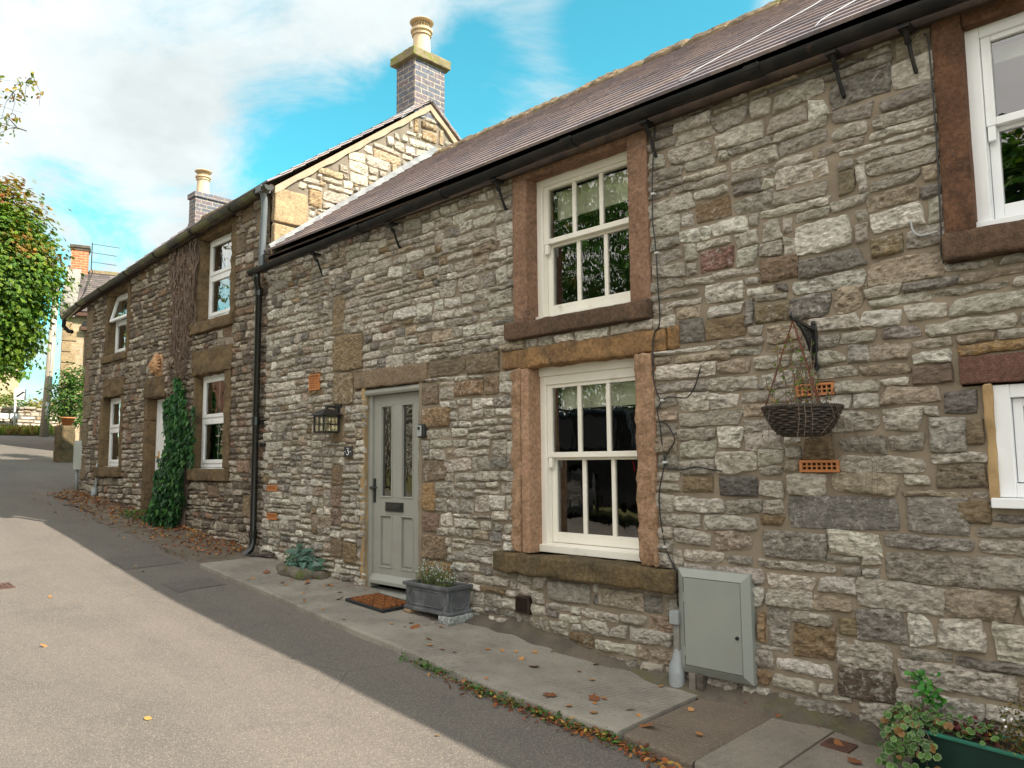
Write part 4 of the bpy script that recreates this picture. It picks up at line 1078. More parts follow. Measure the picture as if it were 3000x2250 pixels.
# ---- chimneys
def chimney(x0, x1, y0, y1, zb_, zt, capt, px, py, pr, pz, mat, cap=True):
    m = MB(); m.box(x0, x1, y0, y1, zb_, zt)
    st = m.build('chimney_stack', mat, hou)
    if cap:
        c = slab('chimney_cap', x0 - .065, x1 + .065, y0 - .07, y1 + .07, zt + .001, capt, M['mosscap'], st, 3, .012, .014)
    else:
        m = MB(); m.box(x0 - .03, x1 + .03, y0 - .03, y1 + .03, zt + .001, capt); c = m.build('chimney_cap', mat, st)
    m = MB()
    z = capt - .01
    m.lathe([(pr + .015, z), (pr + .012, z + .05), (pr, z + .08), (pr - .008, z + pz * .72), (pr + .012, z + pz * .725), (pr + .012, z + pz * .74), (pr + .002, z + pz * .745), (pr + .002, z + pz * .83), (pr + .028, z + pz * .835), (pr + .03, z + pz * .9), (pr + .02, z + pz * .91), (pr - .02, z + pz * .91), (pr - .02, z + pz * .3)], px, py, 28)
    # mesh cage and lid of the cowl
    z1, z2 = z + pz * .9, z + pz * 1.13
    for j in range(18):
        th = 2 * math.pi * j / 18; m.tube([(px + (pr - .012) * math.cos(th), py + (pr - .012) * math.sin(th), z1), (px + (pr - .012) * math.cos(th), py + (pr - .012) * math.sin(th), z2)], .004, 4, 1)
    for q in (.3, .62):
        zz = z1 + (z2 - z1) * q; m.tube([(px + (pr - .012) * math.cos(2 * math.pi * j / 18), py + (pr - .012) * math.sin(2 * math.pi * j / 18), zz) for j in range(19)], .004, 4, 1)
    m.lathe([(pr + .035, z2 - .012), (pr + .045, z2), (pr + .035, z2 + .012), (pr * .5, z2 + .03), (.01, z2 + .034)], px, py, 28, 1)
    m.build('chimney_pot', [M['pot'], M['cowl']], st, smooth=True, auto=True)
    return st
chimney(-8.25, -7.848, 2.02, 2.55, 4.655, 5.47, 5.60, -8.05, 2.30, .125, .50, M['bluebrick'])['label'] = 'nearer blue grey brick chimney with mossy cap on the gable'
m = MB(); m.prism([(1.78, 4.52), (2.0, 4.70), (2.0, 4.78), (1.78, 4.58)], 0, -8.3, -7.83); m.build('chimney_flashing', M['lead'], hou)
chimney(-15.05, -14.76, 2.02, 2.85, 4.5, 5.27, 5.37, -14.9, 2.22, .12, .44, M['bluebrick'], False)['label'] = 'farther blue grey brick chimney behind the eaves'

# ---- rainwater pipe between the two houses
PX, PY = -7.985, -.085
m = MB()
m.tube([(-7.86, -.13, 3.05), (-7.88, -.10, 2.96), (-7.905, -.085, 2.85), (PX + .04, PY, 2.14)], .037, 14)
m.box(-7.93, -7.80, -.19, -.07, 3.03, 3.10)
p2 = m.build('downpipe', M['pipe_grey'], hou, smooth=True, auto=True); p2['label'] = 'upper grey length of rainwater pipe'
m = MB()
m.tube([(PX + .04, PY - .05, 2.12), (PX + .04, PY - .05, 2.03), (PX, PY, 1.93), (PX, PY, -.86), (PX - .0, PY - .02, -.93), (PX - .02, PY - .09, -1.0)], .037, 16)
for z in (1.88, .42, -.82): m.tube([(PX, PY, z), (PX, PY, z + .09)], .046, 16)
m.tube([(PX + .01, PY + .02, .20), (PX + .085, PY + .03, .20)], .012, 8); m.box(PX + .07, PX + .10, PY, .0, .18, .22)
m.box(PX - .07, PX + .07, PY + .02, .02, .44, .48)
m.build('downpipe', M['pipe'], hou, smooth=True, auto=True)['label'] = 'black gloss rainwater pipe down the joint of the two houses'

# ------------------------------------------------------------------ GROUND
def grid_sheet(name, xs, ys, zf, mat, keep=None, parent=None):
    X, Y = np.meshgrid(xs, ys); Z = zf(X, Y)
    V = np.stack([X, Y, Z], -1).reshape(-1, 3); nx, ny = len(xs), len(ys)
    i = np.arange(nx * ny).reshape(ny, nx)
    F = np.stack([i[:-1, :-1], i[:-1, 1:], i[1:, 1:], i[1:, :-1]], -1)
    if keep is not None:
        cx = (X[:-1, :-1] + X[1:, 1:]) / 2; cy = (Y[:-1, :-1] + Y[1:, 1:]) / 2
        F = F[keep(cx, cy)]
    F = F.reshape(-1, 4)
    return np_mesh(name, V, F, mat, parent)
gr = grid_sheet('ground', np.concatenate([np.linspace(-400, -92, 12), np.arange(-90, 30, 1.), np.linspace(32, 400, 12)]), np.concatenate([np.linspace(-400, -62, 10), np.arange(-60, 60, 1.), np.linspace(62, 400, 10)]), lambda x, y: gz(x, y) - .14, M['ground'])
tag(gr, kind='structure')
def road_z(x, y): return gz(x, y) + .006 * fbm(x * .7, y * .7, 3)
RL_X = [-60, -40, -34, -30, -26, -22, -18, -14, -10, 30]; RL_Y = [4, .2, -1.0, -1.6, -2.3, -3.4, -4.8, -5.6, -6.0, -6.4]
RR_X = [-60, -36, -33, -28, -24, -20, -17, -14.6, -14, 30]; RR_Y = [14, 7, 6, 5.0, 3.6, 2.0, .9, .1, .05, .05]
rd_ = grid_sheet('road', np.arange(-50, 14, .2), np.arange(-8, 9, .2), road_z, M['asphalt'], lambda x, y: (y > np.interp(x, RL_X, RL_Y)) & (y < np.interp(x, RR_X, RR_Y)))
tag(rd_, kind='structure')

M['repair'] = M['asphalt'].copy(); M['repair'].name = 'tarmac_repair'
for nd in M['repair'].node_tree.nodes:
    if nd.type == 'MIX':
        for k in (6, 7):
            if not nd.inputs[k].is_linked: c_ = nd.inputs[k].default_value; nd.inputs[k].default_value = (c_[0] * .88, c_[1] * .88, c_[2] * .90, 1)
for (xa, xb, ya, yb) in ((-8.75, -8.05, -1.35, -.80), (-7.35, -6.95, -1.3, -.84)):
    rp = grid_sheet('road', np.arange(xa, xb + .01, .05), np.arange(ya, yb + .01, .05), lambda x, y: road_z(x, y) + .004, M['repair'], lambda x, y: (x > xa + .035 + .05 * fbm(y * 4, y * 0 + xa, 3)) & (x < xb - .035 + .05 * fbm(y * 4, y * 0 + 7 + xa, 3)))
    tag(rp, kind='structure')
def paving(name, x0, x1, lift, mat, seed, chip=.004):
    """slab from the house wall to a slightly broken outer edge"""
    r_ = np.random.default_rng(seed)
    xs = np.arange(x0, x1 + 1e-6, .03); vv = np.concatenate([np.linspace(0, .96, 22), [.985, .996, 1., 1.0]])
    V = []
    for x in xs:
        e = pave_edge(x) + float(fbm(np.array(x * 6.), np.array(seed * 1.), 4)) * chip * 1.6
        for k, v in enumerate(vv):
            y = .04 + (e - .04) * v
            z = float(zb(x)) + .012 * y + lift + float(fbm(np.array(x * 2.), np.array(y * 2.), 3)) * .004
            if k == len(vv) - 3: z -= .006
            if k == len(vv) - 2: z -= .016
            if k == len(vv) - 1: z = float(gz(x, y)) - .06
            V.append((x, y, z))
    n = len(vv); F = []
    for i in range(len(xs) - 1):
        for j in range(n - 1): F.append((i * n + j, i * n + j + 1, (i + 1) * n + j + 1, (i + 1) * n + j))
    m_ = MB(); m_.v = V; m_.f = F; m_.mi = [0] * len(F); m_.c = [(1, 1, 1)] * len(V)
    for ii in (0, len(xs) - 1):
        b = len(m_.v); row = [V[ii * n + j] for j in range(n)]
        m_.v += [(p[0], p[1], p[2] - .15) for p in row]; m_.c += [(1, 1, 1)] * n
        for j in range(n - 1):
            f = (ii * n + j, b + j, b + j + 1, ii * n + j + 1)
            m_.f.append(f if ii == 0 else f[::-1]); m_.mi.append(0)
    o = m_.build(name, mat, smooth=True, auto=True)
    return tag(o, kind='structure')
paving('pavement', -7.80, -2.462, .008, M['concrete'], 1)
paving('pavement', -2.459, -2.03, .003, M['concrete_brown'], 2, .008)
paving('pavement', -2.027, -1.72, .011, M['concrete_rough'], 3, .012)
paving('pavement', -1.718, 6., .006, M['concrete_rough'], 4, .012)
def verge_z(x, y): return gz(x, y) + .004 + (.045 + .025 * fbm(x * 3, y * 3, 3)) * np.clip((y + .62) / .55, 0, 1)
vg = grid_sheet('verge', np.arange(-16, -7.7, .06), np.arange(-1.0, .06, .05), verge_z, M['dirt'],
    lambda x, y: y > np.interp(x, [-16, -14.9, -14, -11, -8], [.3, .1, -.42, -.60, -.72]) + .12 * fbm(x * 2.1, x * 0, 3))
tag(vg, kind='structure')

# ------------------------------------------------------------------ foliage helpers
LEAF = {
 'oval': ([(0, 0), (.30, .24), (.72, .22), (1, 0), (.72, -.22), (.30, -.24)], [(0, 3, 2, 1), (0, 5, 4, 3)]),
 'ivy': ([(0, 0), (.05, .42), (.42, .30), (1, 0), (.42, -.30), (.05, -.42)], [(0, 3, 2, 1), (0, 5, 4, 3)]),
 'thin': ([(0, 0), (.3, .07), (.7, .06), (1, 0), (.7, -.06), (.3, -.07)], [(0, 3, 2, 1), (0, 5, 4, 3)]),
 'round': ([(0, 0), (.22, .42), (.78, .42), (1, 0), (.78, -.42), (.22, -.42)], [(0, 3, 2, 1), (0, 5, 4, 3)]),
}
def leaves(name, P, size, N, col, parent, shape='oval', mat=None, rng=RNG, jitter=.5, fold=.18, T=None, tip_drop=.12):
    """one mesh of small folded leaves at P facing N (both (n,3)); size (n,), col (n,3)"""
    P = np.asarray(P, float); n = len(P)
    N = np.asarray(N, float) + rng.normal(0, jitter, (n, 3)); N /= np.linalg.norm(N, axis=1)[:, None] + 1e-9
    if T is None: T = rng.normal(0, 1, (n, 3)); T[:, 2] -= .5
    T = T - (T * N).sum(1)[:, None] * N; T /= np.linalg.norm(T, axis=1)[:, None] + 1e-9
    B = np.cross(N, T)
    pts, fs = LEAF[shape]
    pts = np.array(pts); k = len(pts)
    s = np.asarray(size)[:, None, None]
    V = P[:, None, :] + s * (pts[None, :, :1] * T[:, None, :] + pts[None, :, 1:2] * B[:, None, :] + (np.abs(pts[None, :, 1:2]) * fold * 2 - pts[None, :, :1] ** 2 * tip_drop) * N[:, None, :])
    F = (np.array(fs)[None] + (np.arange(n) * k)[:, None, None]).reshape(-1, 4)
    C = np.repeat(np.asarray(col), k, 0)
    return np_mesh(name, V.reshape(-1, 3), F, mat or M['leaf'], parent, C, False)
def pick(pal, n, rng, var=.18):
    c = np.array([p[:3] for p in pal]); w = np.array([p[3] for p in pal], float)
    return c[rng.choice(len(c), n, p=w / w.sum())] * rng.uniform(1 - var, 1 + var, (n, 1)) * (1 + rng.normal(0, .05, (n, 3)))
M['petal'] = mat_attr('petal', .8, .1, 40, 0.01)
def pv(x, y): return zb(x) + .012 * y + .010

def crown_points(center, rad, nclump, per, rng, shell=.72, spread=.33, flat=.55, under=True):
    d = rng.normal(0, 1, (nclump, 3)); d /= np.linalg.norm(d, axis=1)[:, None]
    rr = shell + (1 - shell) * rng.random(nclump) ** .6
    rr *= 1 + .14 * np.sin(d[:, 0] * 5 + d[:, 2] * 4) * np.cos(d[:, 1] * 6)
    c = np.array(center) + d * rr[:, None] * np.array(rad)
    off = rng.normal(0, 1, (nclump, per, 3)) * spread * np.array([1, 1, flat])
    P = (c[:, None] + off); N = np.repeat(d[:, None], per, 1) * .8 + np.array([0, 0, .7]); 
    return P.reshape(-1, 3), N.reshape(-1, 3), np.repeat(c, per, 0)

# ------------------------------------------------------------------ THINGS ON THE WALL
lan = thing('wall_lantern', 'black iron wall lantern with square glazed cage left of the green door', 'lantern', (-6.466, 0, .45))
m = MB(); m.box(-6.518, -6.414, -.022, .0, .435, .58); m.box(-6.49, -6.44, -.04, -.022, .47, .55); m.tube([(-6.466, -.03, .545), (-6.466, -.14, .535)], .011, 8); m.tube([(-6.466, -.14, .55), (-6.466, -.14, .50)], .016, 10)
m.build('wall_bracket', M['black_iron'], lan, bevel=.003)
m = MB(); cx, cy = -6.466, -.14
def frust(m_, r0_, z0_, r1_, z1_):
    a = [(cx - r0_, cy - r0_, z0_), (cx + r0_, cy - r0_, z0_), (cx + r0_, cy + r0_, z0_), (cx - r0_, cy + r0_, z0_), (cx - r1_, cy - r1_, z1_), (cx + r1_, cy - r1_, z1_), (cx + r1_, cy + r1_, z1_), (cx - r1_, cy + r1_, z1_)]
    m_.add(a, [(0, 3, 2, 1), (4, 5, 6, 7), (0, 1, 5, 4), (1, 2, 6, 5), (2, 3, 7, 6), (3, 0, 4, 7)])
frust(m, .118, .452, .118, .458); frust(m, .116, .458, .03, .515)
m.build('lantern_roof', M['black_iron'], lan, bevel=.002)
m = MB(); r = .082
for sx in (-1, 1):
    for sy in (-1, 1): m.box(cx + sx * r - .007, cx + sx * r + .007, cy + sy * r - .007, cy + sy * r + .007, .29, .452)
for z in (.290, .362, .438):
    for s in (-1, 1):
        m.box(cx - r, cx + r, cy + s * r - .005, cy + s * r + .005, z, z + .011); m.box(cx + s * r - .005, cx + s * r + .005, cy - r + .006, cy + r - .006, z + .0005, z + .0105)
for s in (-1, 1): m.box(cx - .004, cx + .004, cy + s * r - .004, cy + s * r + .004, .295, .445); m.box(cx + s * r - .004, cx + s * r + .004, cy - .004, cy + .004, .295, .445)
m.box(cx - r, cx + r, cy - r, cy + r, .284, .2898)
cage = m.build('cage', M['black_iron'], lan)
m = MB(); g = r - .006; m.box(cx - g, cx + g, cy - g, cy + g, .292, .450); m.f = m.f[2:]; m.mi = m.mi[2:]
m.build('lantern_pane', M['lantern_glass'], cage)
m = MB(); m.lathe([(.012, .295), (.014, .33), (.03, .36), (.032, .385), (.02, .41), (.004, .42)], cx, cy, 14); m.build('bulb', M['bulb'], lan, smooth=True)

pl_ = thing('house_number', 'square black slate house number plaque with a white 3', 'house number', (-6.253, 0, .1))
m = MB(); m.box(-6.32, -6.186, -.034, -.016, .054, .152); pq = m.build('plaque', M['slate'], pl_, bevel=.003)
m = MB()
def stroke(pts, r=.0042):
    m.tube([(p[0], -.0345, p[1]) for p in pts], r, 6)
cx, cz = -6.253, .103
arc = lambda x, z, rx, rz, a0, a1, n=9: [(x + rx * math.cos(R(a0 + (a1 - a0) * i / n)), z + rz * math.sin(R(a0 + (a1 - a0) * i / n))) for i in range(n + 1)]
stroke([(cx - .014, cz + .030), (cx + .013, cz + .030), (cx - .001, cz + .008)]); stroke(arc(cx - .003, cz - .012, .018, .020, 85, -145))
for s in (-1, 1): m.lathe([(.004, cz - .004), (.004, cz + .004)], cx + s * .043, -.0345, 8)
m.build('numeral', M['whitepaint'], pl_)
for o in (pl_,): pass

ks = thing('key_safe', 'small black and silver key safe right of the green door', 'key safe', (-5.14, 0, .26))
m = MB(); m.box(-5.19, -5.095, -.05, -.016, .205, .32); m.build('cover', M['rubber'], ks, bevel=.012, seg=3)
m = MB(); m.box(-5.178, -5.122, -.060, -.050, .215, .308); bd = m.build('front_plate', M['silver'], ks, bevel=.006)
m = MB(); m.box(-5.165, -5.135, -.064, -.060, .27, .298); m.build('keypad', M['slate'], bd)

cab = thing('meter_cabinet', 'grey green meter cabinet with sloping frame and locked door fixed low on wall', 'meter cabinet', (-2.4, 0, -1.28))
X0, X1, Z0, Z1 = -2.632, -2.158, -1.275, -.66
m = MB()
i1, yo, yi = .047, -.052, -.082
def ring(x0, x1, z0, z1, y, X0_, X1_, Z0_, Z1_, Y):
    a = [(x0, y, z0), (x1, y, z0), (x1, y, z1), (x0, y, z1), (X0_, Y, Z0_), (X1_, Y, Z0_), (X1_, Y, Z1_), (X0_, Y, Z1_)]
    m.add(a, [(0, 1, 5, 4), (1, 2, 6, 5), (2, 3, 7, 6), (3, 0, 4, 7)])
ring(X0, X1, Z0, Z1, .0, X0, X1, Z0, Z1, yo); ring(X0, X1, Z0, Z1, yo, X0 + i1, X1 - i1, Z0 + i1, Z1 - i1, yi); ring(X0 + i1, X1 - i1, Z0 + i1, Z1 - i1, yi, X0 + i1, X1 - i1, Z0 + i1, Z1 - i1, -.06)
m.add([(X0, .0, Z0), (X1, .0, Z0), (X1, 0, Z1), (X0, 0, Z1)], [(0, 3, 2, 1)])
m.build('frame', M['cabinet'], cab)
m = MB(); m.box(X0 + i1 + .004, X1 - i1 - .004, -.080, -.058, Z0 + i1 + .004, Z1 - i1 - .004); cdr = m.build('door', M['cabinet'], cab, bevel=.003)
m = MB(); m.lathe([(.011, 0), (.011, .006), (.008, .0065), (.008, .003)], 0, 0, 14)
m.v = [(-2.235 + p[0], -.080 - p[2], -1.02 + p[1]) for p in m.v]; m.f = [f[::-1] for f in m.f]; m.build('lock', M['rubber'], cdr)
for z in (-.80, -1.12):
    m = MB(); m.tube([(X0 + i1 + .002, -.082, z), (X0 + i1 + .002, -.082, z - .055)], .005, 8); m.build('hinge', M['cabinet'], cdr)
cn = thing('cable_conduit', 'pale grey plastic conduit with square top and flared foot beside the meter cabinet', 'conduit', (-2.65, -.04, -1.37))
m = MB(); m.box(-2.685, -2.625, -.085, -.005, -1.0, -.92); m.build('top_box', M['conduit'], cn, bevel=.004)
m = MB(); m.box(-2.674, -2.632, -.065, -.01, -1.16, -1.0); m.build('duct', simple('weathered_duct', (.25, .25, .23), (.18, .17, .15), 8, .7, .1), cn, bevel=.006)
m = MB(); m.tube([(-2.653, -.04, -1.15), (-2.655, -.045, -1.21), (-2.66, -.055, -1.25), (-2.66, -.055, -1.37)], [.028, .036, .046, .046], 16); m.tube([(-2.66, -.055, -1.28), (-2.66, -.055, -1.365)], .05, 16); m.build('foot', M['conduit'], cn, smooth=True, auto=True)
for i, (x, mt) in enumerate(((-2.545, 'buffblock'), (-2.495, 'plinth'))):
    m = MB(); m.box(x - .022, x + .022, -.075, -.01, -1.44, -1.27)
    tag(m.build('support_post', simple('grey_post_wood' + str(i), (.22, .20, .17), (.14, .12, .10), 14, .9, .6, 40) if i == 0 else M['plinth'], None, bevel=.004), ('pale' if i == 0 else 'dark') + ' short square post standing under the meter cabinet', 'post', 'posts under the meter cabinet')

# cables
def cable(name, pts, label, r=.0043, y=-.034, mat='cable', clips=()):
    t_ = thing(name, label, 'cable', (pts[0][0], y, pts[-1][1]))
    # Catmull-Rom smoothing
    Q = []
    pp = [pts[0]] + list(pts) + [pts[-1]]
    for i in range(1, len(pp) - 2):
        for k in range(6):
            u = k / 6.; a, b, c, d = [np.array(pp[j], float) for j in (i - 1, i, i + 1, i + 2)]
            q = .5 * ((2 * b) + (-a + c) * u + (2 * a - 5 * b + 4 * c - d) * u * u + (-a + 3 * b - 3 * c + d) * u ** 3)
            Q.append((q[0], y + .006 * math.sin(9 * q[1]), q[1]))
    Q.append((pts[-1][0], y, pts[-1][1]))
    m_ = MB(); m_.tube(Q, r, 7); m_.build('sheath', M[mat], t_, smooth=True)
    for (x, z) in clips:
        m_ = MB(); m_.box(x - .012, x + .014, y - .009, y + .02, z - .007, z + .007); m_.build('clip', M['clip'], t_, bevel=.002)
    return t_
cable('cable', [(-2.722, 2.2), (-2.738, 1.963), (-2.755, 1.75), (-2.762, 1.559), (-2.745, 1.42), (-2.734, 1.304), (-2.728, 1.1), (-2.731, .874), (-2.779, .793), (-2.783, .539), (-2.759, .429), (-2.735, .368), (-2.763, .309), (-2.751, .238), (-2.74, .12), (-2.72, -.017), (-2.759, -.198), (-2.763, -.338), (-2.742, -.511), (-2.704, -.611), (-2.66, -.69), (-2.65, -.9)],
      'long black cable running down the wall from gutter to meter cabinet', clips=[(-2.75, 1.74), (-2.735, 1.34), (-2.723, .376), (-2.718, -.017), (-2.735, -.545)])
cable('cable', [(-2.723, .376), (-2.67, .393), (-2.6, .386), (-2.536, .385), (-2.48, .45), (-2.435, .567)], 'short black cable branching upwards right of the lower cream window')
cable('cable', [(-2.751, .238), (-2.70, .225), (-2.664, .175), (-2.645, .116), (-2.70, .036), (-2.716, -.017), (-2.692, -.058), (-2.591, -.063), (-2.499, -.046), (-2.40, -.06), (-2.319, -.072)], 'black cable looping out and ending beside the ochre stone')
cable('cable', [(-1.085, 2.16), (-1.068, 2.108), (-1.062, 1.871), (-1.062, 1.548), (-1.066, 1.106), (-1.074, 1.03), (-1.066, .955)], 'thin black cable along the dark brown jamb of the upper right window', .004, -.04)
cable('cable', [(-1.20, 1.20), (-1.195, 1.15), (-1.16, 1.115), (-1.08, 1.12)], 'pale grey cable end curling beside the dark brown sill', .005, -.038, 'cable_white')
def roofpt(x, s, h=.03):   # point on the near roof, s from eaves to ridge
    return (x, EY + (RY - EY) * s - h * .6, EZ + (RZ - EZ) * s + h * .8)
for k, (pts, lb) in enumerate((([(-2.45, -.02), (-2.42, .06), (-2.2, .2), (-1.95, .38), (-1.85, .55), (-1.7, .7), (-1.62, .95)], 'pale cable lying up the tiles above the upper cream window'), ([(-1.58, -.03), (-1.6, .04), (-1.45, .16), (-1.35, .3), (-1.22, .42), (-1.1, .7)], 'second pale cable on the tiles nearer the dark brown jamb'))):
    t_ = thing('roof_cable', lb, 'cable', roofpt(*pts[0]))
    m = MB(); m.tube([roofpt(a, b, .068) for a, b in pts], .0032, 6); m.build('sheath', M['cable_white'], t_, smooth=True)

# ------------------------------------------------------------------ HANGING BASKET
bk = thing('basket_bracket', 'black cast iron basket bracket on the stone wall', 'bracket', (-1.733, 0, .5))
m = MB(); bx = -1.733
m.box(bx - .016, bx + .016, -.034, -.014, .485, .735); m.tube([(bx, -.03, .735), (bx, -.03, .755)], .014, 8)
m.prism([(-.30, .725), (-.30, .745), (-.28, .745), (-.03, .715), (-.03, .695), (-.28, .727)][::-1], 0, bx - .010, bx + .010)
m.tube([(bx, -.305, .735), (bx, -.318, .75), (bx, -.31, .765)], .009, 6)
mp = m.build('arm', M['black_iron'], bk, bevel=.003)
m = MB(); m.tube([(bx, -.24, .72), (bx, -.19, .70), (bx, -.12, .64), (bx, -.07, .57), (bx, -.035, .50)], .009, 6)
m.tube([(bx, -.16, .70), (bx, -.10, .70), (bx, -.07, .67), (bx, -.09, .645), (bx, -.115, .66)], .007, 6); m.tube([(bx, -.035, .66), (bx, -.065, .64), (bx, -.07, .61), (bx, -.045, .595)], .007, 6)
m.prism([(-.20, .70), (-.035, .70), (-.035, .56)][::-1], 0, bx - .003, bx + .003)
m.build('scrollwork', M['black_iron'], bk, smooth=True)
hb = thing('hanging_basket', 'dark wicker hanging basket on rusty chains below its iron bracket', 'basket', (-1.715, -.27, .12))
hx, hy = -1.715, -.27
m = MB(); rows = 12
for k in range(rows):
    f = k / (rows - 1); z = .122 + .135 * f; rad = .095 + .094 * f ** .55
    n = 84
    pts = [(hx + (rad + .006 * math.sin(14 * 2 * math.pi * j / n + k * math.pi)) * math.cos(2 * math.pi * j / n), hy + (rad + .006 * math.sin(14 * 2 * math.pi * j / n + k * math.pi)) * math.sin(2 * math.pi * j / n), z + .002 * math.sin(5 * j + k)) for j in range(n + 1)]
    m.tube(pts, .0085, 6, caps=False)
for j in range(28):
    th = 2 * math.pi * j / 28
    m.tube([(hx + (.093 + .094 * f ** .55) * math.cos(th), hy + (.093 + .094 * f ** .55) * math.sin(th), .12 + .145 * f) for f in (0, .15, .4, .7, 1)], .005, 5)
m.lathe([(.001, .118), (.095, .12), (.094, .126), (.001, .124)], hx, hy, 28)
for q in range(3):
    m.tube([(hx + (.193 + .007 * math.cos(20 * 2 * math.pi * j / 120 + q * 2.1)) * math.cos(2 * math.pi * j / 120), hy + (.193 + .007 * math.cos(20 * 2 * math.pi * j / 120 + q * 2.1)) * math.sin(2 * math.pi * j / 120), .264 + .007 * math.sin(20 * 2 * math.pi * j / 120 + q * 2.1)) for j in range(121)], .006, 5, caps=False)
m.build('bowl', M['wicker'], hb, smooth=True)
m = MB(); m.lathe([(.001, .235), (.10, .238), (.175, .228), (.17, .215)], hx, hy, 28); m.build('soil', M['soil'], hb)
for a in (R(200), R(320), R(80)):
    m = MB(); n = 34; p0 = np.array([hx + .185 * math.cos(a), hy + .185 * math.sin(a), .262]); p1 = np.array([bx, -.29, .725])
    for j in range(n):
        c = p0 + (p1 - p0) * (j + .5) / n; d_ = (p1 - p0) / n * .78
        sd_ = np.array([.004, 0, 0]) if j % 2 else np.array([0, .004, 0])
        m.tube([c - d_, c - d_ * .3 + sd_, c + d_ * .3 + sd_, c + d_], .0022, 4); m.tube([c - d_, c - d_ * .3 - sd_, c + d_ * .3 - sd_, c + d_], .0022, 4)
    m.build('chain', M['rust'], hb)
rng = np.random.default_rng(4)
bp = thing('basket_plant', 'straggly half dead plant growing in the wicker hanging basket', 'plant', (hx, hy, .235))
m = MB(); LP = []; LN = []
for k in range(26):
    a = rng.uniform(0, 2 * math.pi); r_ = rng.uniform(.03, .15); x, y = hx + r_ * math.cos(a), hy + r_ * math.sin(a)
    h = rng.uniform(.06, .30) if k > 6 else rng.uniform(.28, .44)
    lx, ly = rng.normal(0, .05, 2)
    if k < 2: lx = -.10
    pts = [(x + lx * f ** 1.5 + .008 * math.sin(7 * f + k), y + ly * f ** 1.5, .235 + h * f) for f in np.linspace(0, 1, 7)]
    m.tube(pts, [.0022] * 6 + [.0008], 4)
    for q in range(int(h * 40)):
        f = rng.uniform(.1, 1); LP.append((x + lx * f ** 1.5, y + ly * f ** 1.5, .235 + h * f))
for k in range(7):   # trailing dead strands
    a = rng.uniform(-2.6, -.2); x, y = hx + .18 * math.cos(a), hy + .18 * math.sin(a)
    m.tube([(x, y, .25), (x + .02 * math.cos(a), y + .02 * math.sin(a), .27), (x + .04 * math.cos(a), y + .03 * math.sin(a), .2), (x + .03 * math.cos(a) + rng.normal(0, .02), y + .03 * math.sin(a), .12 - rng.uniform(0, .1))], .0014, 4)
for k in range(3):
    m.tube([(hx + .17, hy - .02, .24), (hx + .24, hy + .05, .16 - .02 * k), (hx + .25 + .02 * k, hy + .2, -.02), (hx + .22 + .03 * k, hy + .22, -.16 - .05 * k)], .0011, 4)
m.build('stems', M['vine'], bp)
LP = np.array(LP)
leaves('foliage', LP, rng.uniform(.012, .03, len(LP)), np.tile([0, -.5, .6], (len(LP), 1)), pick([(.10, .17, .025, 3), (.24, .17, .05, 2), (.16, .08, .03, 1)], len(LP), rng), bp, 'oval', rng=rng)

# ------------------------------------------------------------------ THINGS ON THE PAVEMENT
mat_ = thing('doormat', 'brown coir doormat with black rubber edge at the green door', 'doormat', (-5.385, -.27, float(pv(-5.385, -.27))))
def onpv(m_, o=.0):
    m_.v = [(p[0], p[1], p[2] + float(pv(p[0], p[1]))) for p in m_.v]
m = MB(); x0, x1, y0, y1 = -5.65, -5.12, -.445, -.095
m.box(x0, x1, y0, y1, .0, .014); m.box(x0, x1, y0, y0 + .022, .014, .024); m.box(x0, x1, y1 - .022, y1, .014, .024); m.box(x0, x0 + .022, y0 + .022, y1 - .022, .014, .024); m.box(x1 - .022, x1, y0 + .022, y1 - .022, .014, .024)
onpv(m); m.build('rubber_tray', M['rubber'], mat_, bevel=.004)
m = MB()
for r_ in range(5):
    ya = y0 + .028 + r_ * .0595
    xs = [x0 + .028, x0 + .19, x0 + .345, x1 - .028] if r_ % 2 == 0 else [x0 + .028, x0 + .11, x0 + .27, x0 + .42, x1 - .028]
    for a, b in zip(xs[:-1], xs[1:]):
        m.prism([(ya, .014), (ya + .043, .014), (ya + .038, .036), (ya + .005, .036)], 0, a + .009, b - .009)
onpv(m); co = m.build('coir_bars', M['coir'], mat_, bevel=.005)

PXa, PXb, PYa, PYb, PZ = -5.055, -4.515, -.285, -.035, -1.165
tr = thing('lead_planter', 'dark lead trough with moulded octagon panels standing on two blocks beside the door', 'planter', ((PXa + PXb) / 2, (PYa + PYb) / 2, PZ))
m = MB(); e = .012; PT = PZ + .205
def tbox(x0, x1, y0, y1, z0, z1, tp=0.):
    m.add([(x0, y0, z0), (x1, y0, z0), (x1, y1, z0), (x0, y1, z0), (x0 - tp, y0 - tp, z1), (x1 + tp, y0 - tp, z1), (x1 + tp, y1 + tp, z1), (x0 - tp, y1 + tp, z1)], [(0, 3, 2, 1), (4, 5, 6, 7), (0, 1, 5, 4), (1, 2, 6, 5), (2, 3, 7, 6), (3, 0, 4, 7)])
w_ = .018
tbox(PXa + e, PXb - e, PYa + e, PYa + e + w_, PZ, PT); tbox(PXa + e, PXb - e, PYb - e - w_, PYb - e, PZ, PT); tbox(PXa + e, PXa + e + w_, PYa + e + w_, PYb - e - w_, PZ + .001, PT - .001); tbox(PXb - e - w_, PXb - e, PYa + e + w_, PYb - e - w_, PZ + .001, PT - .001)
tbox(PXa + e + w_, PXb - e - w_, PYa + e + w_, PYb - e - w_, PZ + .002, PZ + .02)
tbox(PXa - .002, PXb + .002, PYa - .002, PYb + .002, PZ - .004, PZ + .022); 
